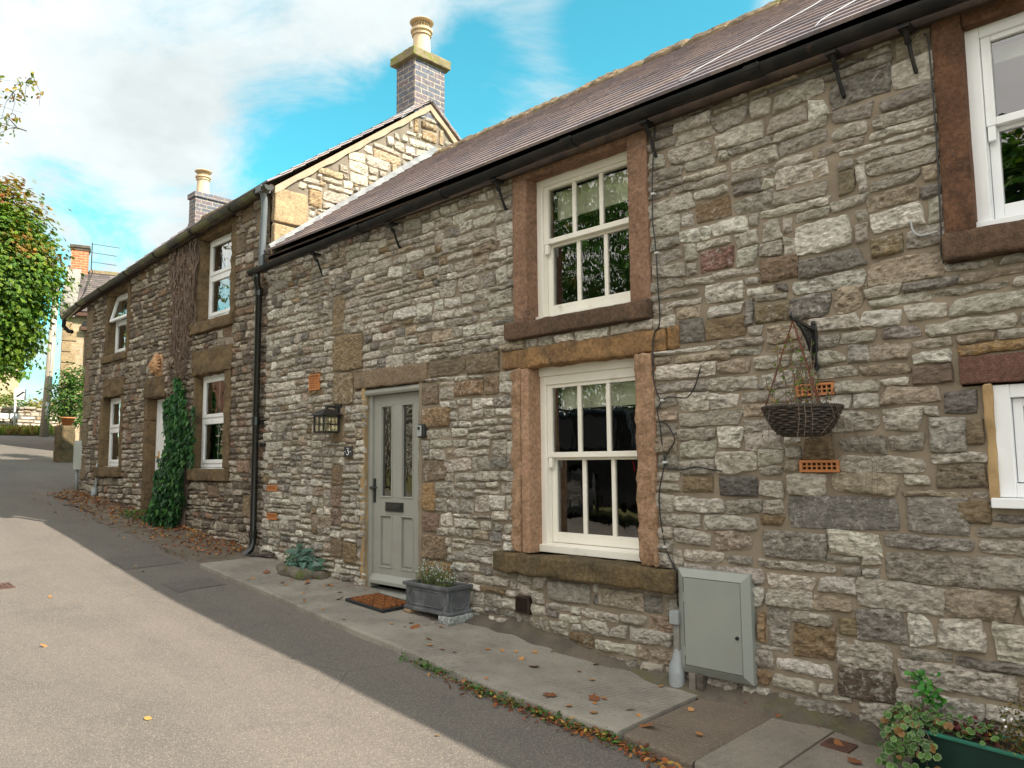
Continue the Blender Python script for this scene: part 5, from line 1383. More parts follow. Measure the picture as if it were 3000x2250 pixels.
for (a, b, c, d) in ((PXa - .008, PXb + .008, PYa - .008, PYa + .026), (PXa - .008, PXb + .008, PYb - .026, PYb + .008), (PXa - .008, PXa + .026, PYa + .026, PYb - .026), (PXb - .026, PXb + .008, PYa + .026, PYb - .026)):
    tbox(a, b, c, d, PT - .024, PT + .004)
trb = m.build('trough', M['lead_trough'], tr, bevel=.005)
m = MB()
def octo(cx_, cz_, hx_, hz_, c, place, r=.006):
    q = [(-hx_ + c, -hz_), (hx_ - c, -hz_), (hx_, -hz_ + c), (hx_, hz_ - c), (hx_ - c, hz_), (-hx_ + c, hz_), (-hx_, hz_ - c), (-hx_, -hz_ + c), (-hx_ + c, -hz_)]
    m.tube([place(cx_ + a, cz_ + b) for a, b in q], r, 6, caps=False)
zc = PZ + .10
octo((PXa + PXb) / 2, zc, .215, .058, .035, lambda a, b: (a, PYa + e - .001, b)); octo((PYa + PYb) / 2, zc, .078, .066, .04, lambda a, b: (PXb - e + .001, a, b)); octo((PYa + PYb) / 2, zc, .078, .066, .04, lambda a, b: (PXa + e - .001, a, b))
m.tube([(PXb - e, PYa + e, PZ + .02), (PXb - e, PYa + e, PT - .02)], .010, 6)
m.build('moulding', M['lead_trough'], tr, smooth=True)
m = MB(); m.box(PXa + .03, PXb - .03, PYa + .03, PYb - .03, PT - .06, PT - .028); m.build('soil', M['soil'], tr)
for i, (x0, x1, lb, mt) in enumerate(((PXa - .005, PXa + .085, 'buff stone block under the door end of the lead planter', 'buffblock'), (PXb - .115, PXb + .02, 'speckled granite block under the end of the lead planter away from the door', 'granite'))):
    zt = PZ - .006; zz = float(pv((x0 + x1) / 2, -.2)) - .006
    tag(slab('support_block', x0, x1, PYa - .005, PYb + .005, zz, zt, M[mt], None, 80 + i, .012, .01, .06), lb, 'stone block', 'blocks under the lead planter')
rng = np.random.default_rng(14)
for i, (xa, xb, n, lb) in enumerate(((-4.99, -4.80, 60, 'wider clump of green spiky heather in the lead planter, at its door end'), (-4.76, -4.62, 42, 'narrower clump of green spiky heather in the lead planter, away from the door'))):
    t_ = thing('heather', lb, 'plant', ((xa + xb) / 2, -.16, PT - .04), 'heather in the lead planter')
    m = MB(); LP = []; LT = []; LC = []; FP = []; FT = []
    for k in range(n):
        x, y = rng.uniform(xa, xb), rng.uniform(-.23, -.09); h = rng.uniform(.07, .19) * (1 if rng.random() < .75 else 1.2); lx, ly = rng.normal(0, .03, 2)
        m.tube([(x, y, PT - .05), (x + lx * .4, y + ly * .4, PT - .05 + h * .5), (x + lx, y + ly, PT - .05 + h)], [.002, .0018, .001], 4)
        for q in range(22):
            f = rng.uniform(.15, 1); LP.append((x + lx * f, y + ly * f, PT - .05 + h * f)); LT.append((rng.normal(0, .6), rng.normal(0, .6), .8))
            LC.append((np.array([.08, .20, .03]) if rng.random() < .9 else np.array([.14, .17, .05])) * rng.uniform(.7, 1.3))
        for q in range(5): f = rng.uniform(.85, 1.02); FP.append((x + lx * f, y + ly * f, PT - .05 + h * f)); FT.append((rng.normal(0, .6), rng.normal(0, .6), .8))
    m.build('stems', M['vine'], t_)
    leaves('blossoms', FP, np.full(len(FP), .011), np.tile([0, -.6, .4], (len(FP), 1)), np.full((len(FP), 3), .62), t_, 'oval', M['petal'], rng=rng, T=np.array(FT))
    leaves('foliage', LP, rng.uniform(.014, .026, len(LP)), np.tile([0, -.6, .4], (len(LP), 1)), LC, t_, 'thin', rng=rng, T=np.array(LT), jitter=.7)

# silvery plant at the foot of the wall
sp_ = thing('silver_leaf_plant', 'bushy blue green plant at the foot of the wall by the black pipe', 'plant', (-6.88, -.13, -1.08))
LP = []; LN = []; LT = []
for k in range(150):
    a = rng.uniform(0, 2 * math.pi); e_ = rng.uniform(.1, 1.3); d_ = np.array([math.cos(a) * math.cos(e_) * 1.25, -abs(math.sin(a)) * math.cos(e_) * .9 + .1, math.sin(e_)])
    r_ = rng.uniform(.05, .24); LP.append(np.array([-6.88, -.11, -1.05]) + d_ * r_ * np.array([1., .8, 1.05])); LN.append(d_ * .3 + [0, -.4, .7]); LT.append(d_ + rng.normal(0, .3, 3))
leaves('foliage', LP, rng.uniform(.05, .10, 150), LN, pick([(.10, .19, .15, 4), (.16, .26, .22, 2), (.06, .13, .08, 2)], 150, rng), sp_, 'ivy', rng=rng, T=np.array(LT), jitter=.3)
LP = [(rng.uniform(-7.08, -6.62), rng.uniform(-.28, -.08), -1.06 + rng.uniform(-.04, .04)) for _ in range(90)]
leaves('low_leaves', LP, rng.uniform(.02, .045, 90), np.tile([0, -.4, .8], (90, 1)), pick([(.10, .20, .04, 3), (.06, .13, .03, 2)], 90, rng), sp_, 'round', rng=rng)
for i, (x, y, s, lb) in enumerate(((-7.06, -.20, .10, 'mossy rock nearest the black pipe'), (-6.90, -.27, .11, 'mossy rock in front of the blue green plant'), (-6.70, -.24, .12, 'mossy rock on the door side of the blue green plant'), (-6.60, -.12, .09, 'small mossy rock against the wall by the blue green plant'))):
    z = float(pv(x, y)); tag(slab('rock', x - s, x + s, y - s * .7, y + s * .7, z - .03, z + s * .62, simple('mossy_rock' + str(i), (.18, .155, .12), (.12, .10, .08), 9, .95, 1., 35, .015, c3=(.09, .10, .03), scale3=8, lo3=.48, hi3=.6), None, 90 + i, s * .35, .03, .07), lb, 'rock', 'mossy rocks at the foot of the wall')
m = MB(); m.box(-.20, .20, -.035, .035, 0, .025); bo = m.build('board', simple('wet_board', (.03, .026, .022), (.06, .05, .04), 9, .8, .5), None, bevel=.004); bo.location = (-7.78, -.10, float(pv(-7.78, -.1)) + .005); bo.rotation_euler = (0, -.08, .35)
tag(bo, 'short dark wet board lying under the black rainwater pipe', 'board')

# drain covers
for (x0, x1, y0, y1, z, lb) in ((-8.12, -7.90, -2.50, -2.33, None, 'rusty rectangular drain cover set in the sunlit road'), (-1.70, -1.56, -.27, -.15, .022, 'small rusty iron cover plate in the pavement near the green trough')):
    m = MB(); m.box(x0, x1, y0, y1, -.03, .006)
    for k in range(5): m.box(x0 + .012, x1 - .012, y0 + (y1 - y0) * (k + .3) / 5, y0 + (y1 - y0) * (k + .65) / 5, .006, .010)
    m.v = [(p[0], p[1], p[2] + (float(road_z(np.array(p[0]), np.array(p[1]))) if z is None else float(pv(p[0], p[1])) )) for p in m.v]
    tag(m.build('drain_cover', M['rustplate'], None, bevel=.003), lb, 'drain cover')

# ------------------------------------------------------------------ GREEN TROUGH AND ITS PLANTS
gt = thing('plastic_trough', 'dark green plastic plant trough against the wall under the small white window', 'planter', (-.8, -.2, -1.46))
gp = lambda x, y, z: (x, y + -.135 * (x + 1.3), z)
m = MB(); ta, tb, tf, tb_ = -1.30, -.35, -.245, -.06
z0, z1 = -1.465, -1.262
def tq(m_, x0, x1, y0, y1, za, zb2, tp):
    m_.add([gp(x0 + tp, y0 + tp, za), gp(x1 - tp, y0 + tp, za), gp(x1 - tp, y1 - tp, za), gp(x0 + tp, y1 - tp, za), gp(x0, y0, zb2), gp(x1, y0, zb2), gp(x1, y1, zb2), gp(x0, y1, zb2)], [(0, 3, 2, 1), (0, 1, 5, 4), (1, 2, 6, 5), (2, 3, 7, 6), (3, 0, 4, 7), (4, 5, 6, 7)])
tq(m, ta, tb, tf, tb_, z0, z1, .02); m.build('trough', M['greentrough'], gt, bevel=.004)
m = MB()
for (a, b, c, d) in ((ta - .012, tb + .012, tf - .012, tf + .01), (ta - .012, tb + .012, tb_ - .01, tb_ + .012), (ta - .012, ta + .01, tf + .01, tb_ - .01), (tb - .01, tb + .012, tf + .01, tb_ - .01)):
    tq(m, a, b, c, d, z1 + .001, z1 + .016, .0)
m.build('rim', M['greenrim'], gt, bevel=.003)
m = MB(); tq(m, ta + .012, tb - .012, tf + .012, tb_ - .012, z1 - .03, z1 + .002, 0.); m.build('soil', M['soil'], gt)

def scallop_leaves(name, P, N, S, parent, rng, pale=(.42, .47, .30), green=((.075, .17, .035), (.11, .22, .05), (.05, .12, .03))):
    """round scalloped leaves with pale rims (inner disc + outer ring)"""
    V = []; C = []; F3 = []; n = 14
    for p, nv, s in zip(P, N, S):
        nv = np.array(nv, float) + rng.normal(0, .3, 3); nv /= np.linalg.norm(nv); t_ = rng.normal(0, 1, 3); t_ -= t_.dot(nv) * nv; t_ /= np.linalg.norm(t_); b_ = np.cross(nv, t_)
        g = np.array(green[rng.integers(3)]) * rng.uniform(.8, 1.3); o = len(V); dry = rng.random() < .10
        if dry: g = np.array((.26, .14, .05)) * rng.uniform(.7, 1.2)
        V.append(p - nv * s * .16); C.append(g * .8)
        for ring_, f in ((0, .72), (1, 1.)):
            for j in range(n):
                th = 2 * math.pi * (j + .5) / n; rr_ = s * f * (1 + (.06 if j % 2 else -.06)); rr_ *= .55 if abs(th - 2 * math.pi * (n - .0) / n) < .3 and ring_ else 1
                V.append(p + (t_ * math.cos(th) + b_ * math.sin(th)) * rr_ + nv * s * .10 * f * math.sin(3 * th)); C.append(g * rng.uniform(.9, 1.1) if ring_ == 0 else (np.array(pale) * rng.uniform(.7, 1.1) if not dry else g * 1.3) * .6 + g * .4)
        for j in range(n):
            k = (j + 1) % n
            F3.append((o, o + 1 + j, o + 1 + k)); F3.append((o + 1 + j, o + 1 + n + j, o + 1 + n + k)); F3.append((o + 1 + j, o + 1 + n + k, o + 1 + k))
    return np_mesh(name, V, F3, M['leaf'], parent, np.array(C), True)
tp_ = thing('trailing_plant', 'trailing plant with round pale edged leaves spilling over the green trough', 'plant', (-1.24, -.27, -1.25))
rng = np.random.default_rng(41)
P = []; N = []
for k in range(300):
    u = rng.random()
    if u < .62:    # dome at the left end, spilling over the front and end
        a = rng.uniform(0, 2 * math.pi); e_ = rng.uniform(-.9, 1.4)
        d_ = np.array([math.cos(a) * math.cos(e_), math.sin(a) * math.cos(e_), math.sin(e_)])
        if d_[1] > .45: d_[1] *= -.5
        p = np.array([-1.285, -.25, -1.275]) + d_ * np.array([.115, .125, .12]) * rng.uniform(.75, 1.08); nn_ = d_ + [0, -.3, .35]
    elif u < .84:  # along the rim to the right
        x = -1.22 + .30 * rng.random() ** 1.3; p = np.array(gp(x, rng.uniform(-.26, -.12), -1.225 + rng.uniform(-.02, .05))); nn_ = np.array([0, -.4, .9])
    else:          # strands hanging down the front to the ground
        p = np.array([rng.uniform(-1.40, -1.14), -.30 - rng.uniform(0, .10), -1.42 + .16 * rng.random()]); nn_ = np.array([0, -.8, .5])
    P.append(p); N.append(nn_)
scallop_leaves('foliage', P, N, rng.uniform(.011, .021, 300), tp_, rng)
m = MB()
for k in range(46):
    p = P[rng.integers(300)]; m.tube([(-1.26, -.2, -1.25), ((p[0] - 1.26) / 2, (p[1] - .22) / 2, max(p[2], -1.27) + .03), tuple(p)], .0015, 4)
m.build('stems', M['vine'], tp_)
sg = thing('clover_sprig', 'bright green sprig standing up from the trough against the wall', 'plant', (-1.235, -.15, -1.2))
P = []; T_ = []
for k in range(75):
    f = rng.random(); P.append((-1.255 + rng.normal(0, .028) + .05 * (1 - f), -.13 + rng.normal(0, .018), -1.17 + .16 * f + rng.normal(0, .01)))
leaves('foliage', P, rng.uniform(.020, .034, 75), np.tile([0, -.7, .6], (75, 1)), pick([(.05, .20, .035, 3), (.08, .26, .04, 2), (.03, .12, .03, 1)], 75, rng), sg, 'round', rng=rng)
m = MB()
for k in range(8): m.tube([(-1.23 + rng.normal(0, .01), -.14, -1.25), (-1.25 + rng.normal(0, .02), -.135, -1.14), (-1.255 + rng.normal(0, .03), -.13, -1.05)], .0018, 4)
m.build('stems', M['vine'], sg)
rb_ = thing('red_leaved_plant', 'small dark red leaved plant in the middle of the green trough', 'plant', (-1.02, -.16, -1.255))
P = [(rng.uniform(-1.12, -.93), -.20 + rng.normal(0, .03), -1.245 + abs(rng.normal(0, .03))) for _ in range(120)]
leaves('foliage', P, rng.uniform(.012, .026, 120), np.tile([0, -.5, .8], (120, 1)), pick([(.12, .02, .02, 3), (.05, .02, .02, 3), (.05, .10, .03, 2)], 120, rng), rb_, 'round', rng=rng)
fs_ = thing('white_flowered_shrub', 'rusty green shrub with tiny white flowers in the green trough', 'shrub', (-.80, -.22, -1.25))
P = []; N = []
for k in range(900):
    d_ = rng.normal(0, 1, 3); d_ /= np.linalg.norm(d_); d_[2] = abs(d_[2]); p = np.array([-.80, -.22, -1.25]) + d_ * np.array([.165, .12, .235]) * rng.uniform(.35, 1.05); P.append(p); N.append(d_ + [0, 0, .4])
leaves('foliage', P, rng.uniform(.010, .022, 900), N, pick([(.11, .10, .02, 3), (.17, .085, .025, 3), (.05, .07, .02, 3), (.25, .20, .04, 1)], 900, rng), fs_, 'thin' if False else 'oval', rng=rng, jitter=.9)
P2 = [p + np.array([0, -.01, .01]) for p in P if p[2] > -1.16 and rng.random() < .05]
leaves('blossoms', P2, np.full(len(P2), .013), np.tile([0, -.7, .7], (len(P2), 1)), np.full((len(P2), 3), .7), fs_, 'round', M['petal'], rng=rng)

# ------------------------------------------------------------------ IVY AND DEAD CREEPER
iv = thing('ivy', 'dark green ivy climbing the wall between white door and window', 'ivy', (-10.2, -.05, -.85))
rng = np.random.default_rng(52)
P = []
def ivx(z): return (np.interp(z, [-.85, -.7, -.3, .1, .5, .8, 1.0, 1.15], [-11.05, -10.8, -10.66, -10.60, -10.58, -10.56, -10.36, -10.2]), np.interp(z, [-.85, -.7, -.3, .1, .5, .8, 1.0, 1.15], [-9.86, -9.84, -9.82, -9.78, -9.72, -9.83, -9.92, -10.12]))
while len(P) < 3600:
    z = -.86 + 2.0 * rng.random() ** 1.15; a, b = ivx(z); a += .16 * float(fbm(np.array(z * 4.), np.array(3.), 3)); b += .16 * float(fbm(np.array(z * 4.), np.array(8.), 3)); x = rng.uniform(a, b)
    if z > .62 and fbm(np.array(x * 5.), np.array(z * 3.), 2) < .02 * (z - .3) * 6 - .08: continue
    th = np.interp(z, [-.86, -.5, 0, .4, 1.], [.36, .26, .15, .09, .05]) * (1 - .5 * abs((x - (a + b) / 2) / (b - a)) * 2)
    P.append((x, -.03 - th * rng.uniform(.35, 1.) + .03 * math.sin(x * 9 + z * 7), z))
for k in range(90):
    z = rng.uniform(-.05, .75); P.append((-9.66 + rng.normal(0, .045) - .08 * abs(z - .4), -.05, z))
P = np.array(P); n = len(P)
T_ = np.tile([0., -.25, -1.], (n, 1)) + rng.normal(0, .35, (n, 3))
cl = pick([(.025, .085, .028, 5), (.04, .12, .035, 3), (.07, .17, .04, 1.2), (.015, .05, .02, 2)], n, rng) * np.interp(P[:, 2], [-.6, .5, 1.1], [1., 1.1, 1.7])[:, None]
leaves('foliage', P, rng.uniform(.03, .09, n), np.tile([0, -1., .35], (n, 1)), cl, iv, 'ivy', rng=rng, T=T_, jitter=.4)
m = MB()
for k in range(30):
    x = rng.uniform(-10.5, -9.9); m.tube([(x, -.04, -.85), (x + rng.normal(0, .05), -.03, -.2), (x + rng.normal(0, .08), -.025, .5), (x + rng.normal(0, .1), -.02, .95)], [.012, .009, .006, .003], 5)
m.build('stems', M['vine'], iv)
lw = [(rng.uniform(-11.5, -10.75), -.12 - .22 * rng.random(), float(zb(-11)) + rng.uniform(-.02, .10)) for _ in range(260)]
leaves('low_leaves', lw, rng.uniform(.025, .05, 260), np.tile([0, -.4, .8], (260, 1)), pick([(.09, .17, .03, 3), (.05, .10, .025, 2)], 260, rng), iv, 'oval', rng=rng)
dv = thing('dead_creeper', 'leafless brown creeper stems hanging from the eaves beside the white upper window', 'creeper', (-10.15, -.03, 1.0))
m = MB()
for k in range(150):
    x = rng.uniform(-10.62, -9.72); top = 2.93 - rng.random() * .25; bot = np.interp(abs(x + 10.15), [0, .25, .5], [.95, 1.15, 1.9]) + rng.uniform(0, .9) * rng.random()
    if x > -9.86: bot = max(bot, 1.82)
    n = 16; ph = rng.uniform(0, 6, 3)
    pts = [(x + (-10.15 - x) * .35 * f + .03 * math.sin(6 * f + ph[0]) + .018 * math.sin(17 * f + ph[1]), -.03 - .03 * rng.random() - .02 * math.sin(9 * f + ph[2]), top + (bot - top) * f) for f in np.linspace(0, 1, n)]
    m.tube(pts, [.0075 * rng.uniform(.6, 1.3) * (1 - .55 * f) for f in np.linspace(0, 1, n)], 4)
for k in range(160):
    x = rng.uniform(-10.6, -9.75); z = rng.uniform(1.3, 2.9); m.tube([(x, -.04, z), (x + rng.normal(0, .07), -.06, z - .08), (x + rng.normal(0, .10), -.05, z - .2)], .0035, 4)
m.build('stems', M['vine'], dv)
n = 420; P = np.stack([rng.normal(-10.15, .22, n), -.05 - .04 * rng.random(n), rng.uniform(.95, 2.9, n)], -1); P = P[(P[:, 0] > -10.65) & (P[:, 0] < -9.72)]
leaves('dry_leaves', P, rng.uniform(.025, .055, len(P)), np.tile([0, -1., .2], (len(P), 1)), pick([(.16, .10, .065, 3), (.26, .19, .14, 1.5), (.10, .06, .045, 2)], len(P), rng), dv, 'oval', M['leaf_dry'], rng=rng)

# grey meter boxes on the far end
for i, (x, lb) in enumerate(((.72, 'grey meter box without a pipe round the far corner of the house'), (-.05, 'grey meter box with a pipe below at the far corner of the house'))):
    t_ = thing('meter_box', lb, 'meter box', tuple(bend(np.array([[x + .16, 0, -.1]]))[0]), 'meter boxes at the far corner')
    m = MB(); m.box(x, x + .30, -.11, .02, -.10 + .02 * i, .40); m.v = [tuple(p) for p in bend(np.array([(p[0], -p[1], p[2]) for p in m.v]))]; m.f = [f[::-1] for f in m.f]; bx_ = m.build('box', M['meterbox'], t_, bevel=.006)
    m = MB(); m.box(x + .03, x + .27, -.118, -.111, -.07 + .02 * i, .37); m.v = [tuple(p) for p in bend(np.array([(p[0], -p[1], p[2]) for p in m.v]))]; m.f = [f[::-1] for f in m.f]; m.build('lid', M['meterbox'], t_, bevel=.003)
    if i: m = MB(); m.tube([tuple(bend(np.array([[x + .12, .06, z]]))[0]) for z in (-.08, -.45)], .022, 8); m.build('pipe', M['conduit'], t_, smooth=True)
t_ = thing('cable_conduit', 'small grey conduit foot at the base of the dark house wall near the far window', 'conduit', (-13.3, -.04, -.55))
m = MB(); m.tube([(-13.27, -.03, .02), (-13.28, -.03, -.3), (-13.29, -.04, -.4)], [.018, .018, .03], 8); m.build('duct', M['conduit'], t_, smooth=True)
m = MB(); m.tube([(-13.29, -.04, -.36), (-13.30, -.06, -.56)], .045, 10); m.build('foot', M['conduit'], t_, smooth=True)

# ------------------------------------------------------------------ BEYOND THE HOUSES
# house with the orange chimney, turned with the bend of the street
FH = Matrix.Translation((-24.0, 2.3, 0)) @ Matrix.Rotation(R(72), 4, 'Z')
fh = thing('far_house', 'buff stone house with dark tiled roof, pale gable coping and orange brick chimney', 'house', tuple(FH @ Vector((3, 2.6, .3))))
def put(o, parent):
    o.data.transform(FH); o.data.update()
    return attach(o, parent)
m = MB(); m.box(0, 8, 0, .4, -.5, 4.34); m.box(0, 8, 5.0, 5.3, -.5, 4.34); put(m.build('wall', M['farstone'], None), fh)
for xa in (.0, 7.7):
    m = MB(); m.prism([(.4, -.5), (5.0, -.5), (5.0, 4.4), (2.6, 6.0), (.4, 4.55)], 0, xa, xa + .3); put(m.build('gable', M['farstone'], None), fh)
o = tiled_slope('roof', .28, 8.1, -.12, 4.32, 2.6, 6.08, .17, .24, None, mat_attr('grey_roof_tiles', .75, .25, 20, .4), np.random.default_rng(5), .02, cols=((.12, .095, .09), (.095, .08, .078), (.14, .115, .105))); frf = put(o, fh)
o = tiled_slope('roof', .28, 8.1, 5.32, 4.32, 2.6, 6.08, .17, .24, None, M['tiles'], np.random.default_rng(6), .02); put(o, fh)
m = MB(); m.prism([(2.45, 6.04), (2.75, 6.04), (2.62, 6.17), (2.58, 6.17)], 0, .5, 8.1); put(m.build('ridge', M['ridge'], None), frf)
o = slab('coping', -.10, .30, -.15, .2, 4.15, 4.42, simple('pale_coping_stone', (.30, .28, .245), (.21, .19, .165), 6, .95, .8, 30, .02), None, 5, .03, .03); put(o, fh)
m = MB(); m.prism([(-.12, 4.36), (2.6, 6.12), (2.6, 6.26), (-.14, 4.50)], 0, -.10, .30); o = m.build('coping', bpy.data.materials['pale_coping_stone'], None, bevel=.02); put(o, fh)
for k in range(14):
    z = 4.1 - k * .31; m = MB(); m.box(-.03, (.34 if k % 2 else .22), -.03, .2, z - .30, z - .012); put(m.build('quoin', M['gable_quoin'], None, bevel=.015), fh)
m = MB(); m.box(.0, .47, 2.36, 2.86, 5.9, 6.78); o = m.build('chimney_stack', M['orangebrick'], None); cs_ = put(o, fh)
m = MB(); m.box(-.05, .52, 2.31, 2.91, 6.78, 6.88); m.box(-.02, .49, 2.34, 2.88, 6.70, 6.78); put(m.build('chimney_cap', M['plinth'], None, bevel=.02), cs_)
m = MB()
mx_, my_ = .56, 2.45
m.tube([(mx_, my_, 6.15), (mx_, my_, 7.02)], .016, 6)
for z, l in ((6.98, .78), (6.70, .70), (6.40, .70)):
    m.tube([(mx_, my_, z), (mx_ + l, my_ - .04, z - .05)], .008, 5)
    for k in range(9):
        f = .12 + .86 * k / 8; m.tube([(mx_ + l * f, my_ - .04 * f - .09 + .004 * k, z - .05 * f - .03), (mx_ + l * f, my_ - .04 * f + .09 - .004 * k, z - .05 * f + .03)], .0045, 4)
m.tube([(mx_, my_, 6.2), (mx_ + .05, 2.1, 6.0), (mx_ - .03, 1.4, 5.5), (mx_ - .1, .9, 5.1), (mx_ - .18, .4, 4.8), (mx_ - .25, -.1, 4.45)], .012, 5)
put(m.build('aerial', M['gutter'], None), fh)
m = MB(); m.tube([(.62, -.06, 3.95), (.62, -.06, .2)], .05, 10); m.box(.50, .74, -.16, -.0, 3.85, 4.06); put(m.build('downpipe', M['gutter'], None), fh)
m = MB(); m.box(.45, .80, -.19, -.02, 3.80, 3.90); m.box(0.3, 8, -.2, -.05, 4.2, 4.3); put(m.build('gutter', M['rustplate'], None), fh)
for x in (2.0, 5.0):
    for z in (.9, 2.9):
        m = MB(); m.box(x, x + .9, -.02, .05, z, z + 1.1); o = put(m.build('window', M['upvc'], None, bevel=.01), fh)
        m = MB(); m.box(x + .08, x + .82, -.03, -.021, z + .08, z + 1.02); put(m.build('pane', M['room'], None), o)

# gate pier with a flower pot, low wall behind
gpier = slab('gate_pier', -20.25, -19.90, 1.20, 1.56, -.1, .92, M['moss_sill'], None, 7, .05, .03, .16)
tag(gpier, 'squat dark stone gate pier beyond the far corner of the house', 'gate pier')
m = MB(); m.lathe([(.10, .93), (.145, 1.08), (.16, 1.08), (.16, 1.11), (.14, 1.11), (.13, 1.06), (.02, 1.05)], -20.05, 1.42, 18)
tag(m.build('flower_pot', M['terracotta'], None, smooth=True), 'terracotta flower pot on top of the dark gate pier', 'flower pot')
rng = np.random.default_rng(61)
def bush(name, label, cat, c, rad, ncl, per, size, pal, seed, spread=.14, stem=True, group=None, shape='oval', jitter=.5):
    r_ = np.random.default_rng(seed); t_ = thing(name, label, cat, (c[0], c[1], float(zb(c[0])) - .05), group)
    P, N, _ = crown_points(c, rad, ncl, per, r_, .45, spread)
    leaves('foliage', P, r_.uniform(size * .7, size * 1.3, len(P)), N, pick(pal, len(P), r_), t_, shape, rng=r_, jitter=jitter)
    if stem:
        m_ = MB(); z0_ = float(zb(c[0])) - .1
        for k in range(5):
            a, b = r_.normal(0, .35, 2); m_.tube([(c[0], c[1], z0_), (c[0] + a * rad[0] * .5, c[1] + b * rad[1] * .5, (z0_ + c[2]) / 2), (c[0] + a * rad[0], c[1] + b * rad[1], c[2] + rad[2] * .4)], [.03, .022, .008], 5)
        m_.build('stems', M['bark'], t_)
    return t_
bush('shrub', 'leafy green shrub growing behind the gate pier at the far corner', 'shrub', (-20.5, 1.60, 1.6), (.30, .31, .80), 100, 24, .08, [(.07, .15, .025, 4), (.11, .20, .035, 2), (.035, .08, .02, 2)], 62)

# boundary wall across the bend
wl = thing('boundary_wall', 'low sunlit field wall of rubble stone across the bend of the road', 'wall', (-32.4, 2.5, 1.1))
rngD = np.random.default_rng(71)
sD, hD, uD, wD = layout(0, 11.0, .9, 2.02, lambda u, w: (.30, .12), None, [], [], .04, rngD)
WX = lambda V: np.stack([-32.2 + V[:, 1] - .10 * (V[:, 0] - 4), -2.2 + V[:, 0], V[:, 2]], -1)
wall_object('rubble', sD, hD, uD, wD, .04, PAL_GABLE, rngD, [M['mortar_gable'], M['rubble_sun']], wl, WX, res=.05, depth=.03, joint=.012)
m = MB()
for k in range(28):
    a = -2.2 + k * .4; x = -32.2 - .10 * (a + 2.2 - 4); m.box(x - .40, x + .05, a + .008, a + .392, 2.0 + .02 * (k % 3), 2.09 + .025 * ((k * 7) % 3))
m.build('coping', simple('pale_wall_coping', (.40, .34, .26), (.28, .235, .18), 4, .95, .8, 20, .02), wl, bevel=.03)
m = MB(); m.prism([(-2.2, -32.25 + .62), (8.8, -33.3 + .6), (8.8, -33.75), (-2.2, -32.6)], 2, .8, 2.0); m.v = [(p[1], p[0], p[2]) for p in m.v]; m.f = [f[::-1] for f in m.f]
m.v = [(p[0] - .06 if p[0] > -33.2 else p[0], p[1], p[2]) for p in m.v]
m.v = [(min(p[0], -32.28 - .10 * (p[1] + 2.2 - 4)), p[1], p[2]) for p in m.v]
m.build('core', M['mortar_gable'], wl)
npl = MB(); npl.box(-31.98, -31.95, 2.55, 3.2, 1.66, 1.84); o = npl.build('name_plate', M['signwhite'], None, bevel=.006); tag(o, 'small blank white plate mounted low in front of the field wall', 'plate')
# grasses and bushes behind and in front of the wall
for i, (c, rad, pal, lb) in enumerate((((-34.2, 3.1, 2.15), (.7, 1.0, .55), [(.16, .20, .04, 3), (.10, .16, .03, 2)], 'green bush behind the field wall by the white road sign'),
    ((-34.4, 4.5, 2.1), (.7, .9, .40), [(.30, .25, .09, 3), (.20, .19, .05, 2)], 'yellowing bush behind the field wall left of the pole'))):
    bush('bush', lb, 'bush', c, rad, 60, 22, .13, pal, 80 + i, .22, group='bushes behind the field wall')
n = 2600; P = np.stack([-31.6 + rng.uniform(-.25, .35, n), rng.uniform(1.6, 6., n), np.zeros(n)], -1); P[:, 2] = gz(P[:, 0], P[:, 1]) + .02
T_ = np.stack([rng.normal(0, .25, n), rng.normal(0, .25, n), np.ones(n)], -1)
o = leaves('grass', P, rng.uniform(.15, .42, n), np.tile([1., 0, .1], (n, 1)), pick([(.19, .28, .05, 3), (.42, .34, .13, 3), (.26, .10, .06, .7)], n, rng), None, 'thin', rng=rng, T=T_, jitter=.5)
tag(o, kind='stuff')
# road sign
rs = thing('road_sign', 'white square road sign with diagonal black band on a pale post', 'road sign', (-31.6, 3.0, 1.05))
m = MB(); m.tube([(-31.66, 2.97, .95), (-31.66, 2.97, 2.72)], .034, 8); m.build('post', M['signgrey'], rs, smooth=True)
m = MB(); m.box(-31.62, -31.59, 2.90, 3.28, 2.33, 2.71); sb = m.build('panel', M['signwhite'], rs, bevel=.01)
m = MB(); c, s = math.cos(R(41)), math.sin(R(41)); q4_ = ((-.15, -.036), (.15, -.036), (.15, .036), (-.15, .036))
m.add([(-31.586, 3.09 + a * c - b * s, 2.52 + a * s + b * c) for a, b in q4_] + [(-31.5895, 3.09 + a * c - b * s, 2.52 + a * s + b * c) for a, b in q4_], [(0, 1, 2, 3), (4, 7, 6, 5), (0, 4, 5, 1), (1, 5, 6, 2), (2, 6, 7, 3), (3, 7, 4, 0)])
m.build('band', M['signblack'], sb)
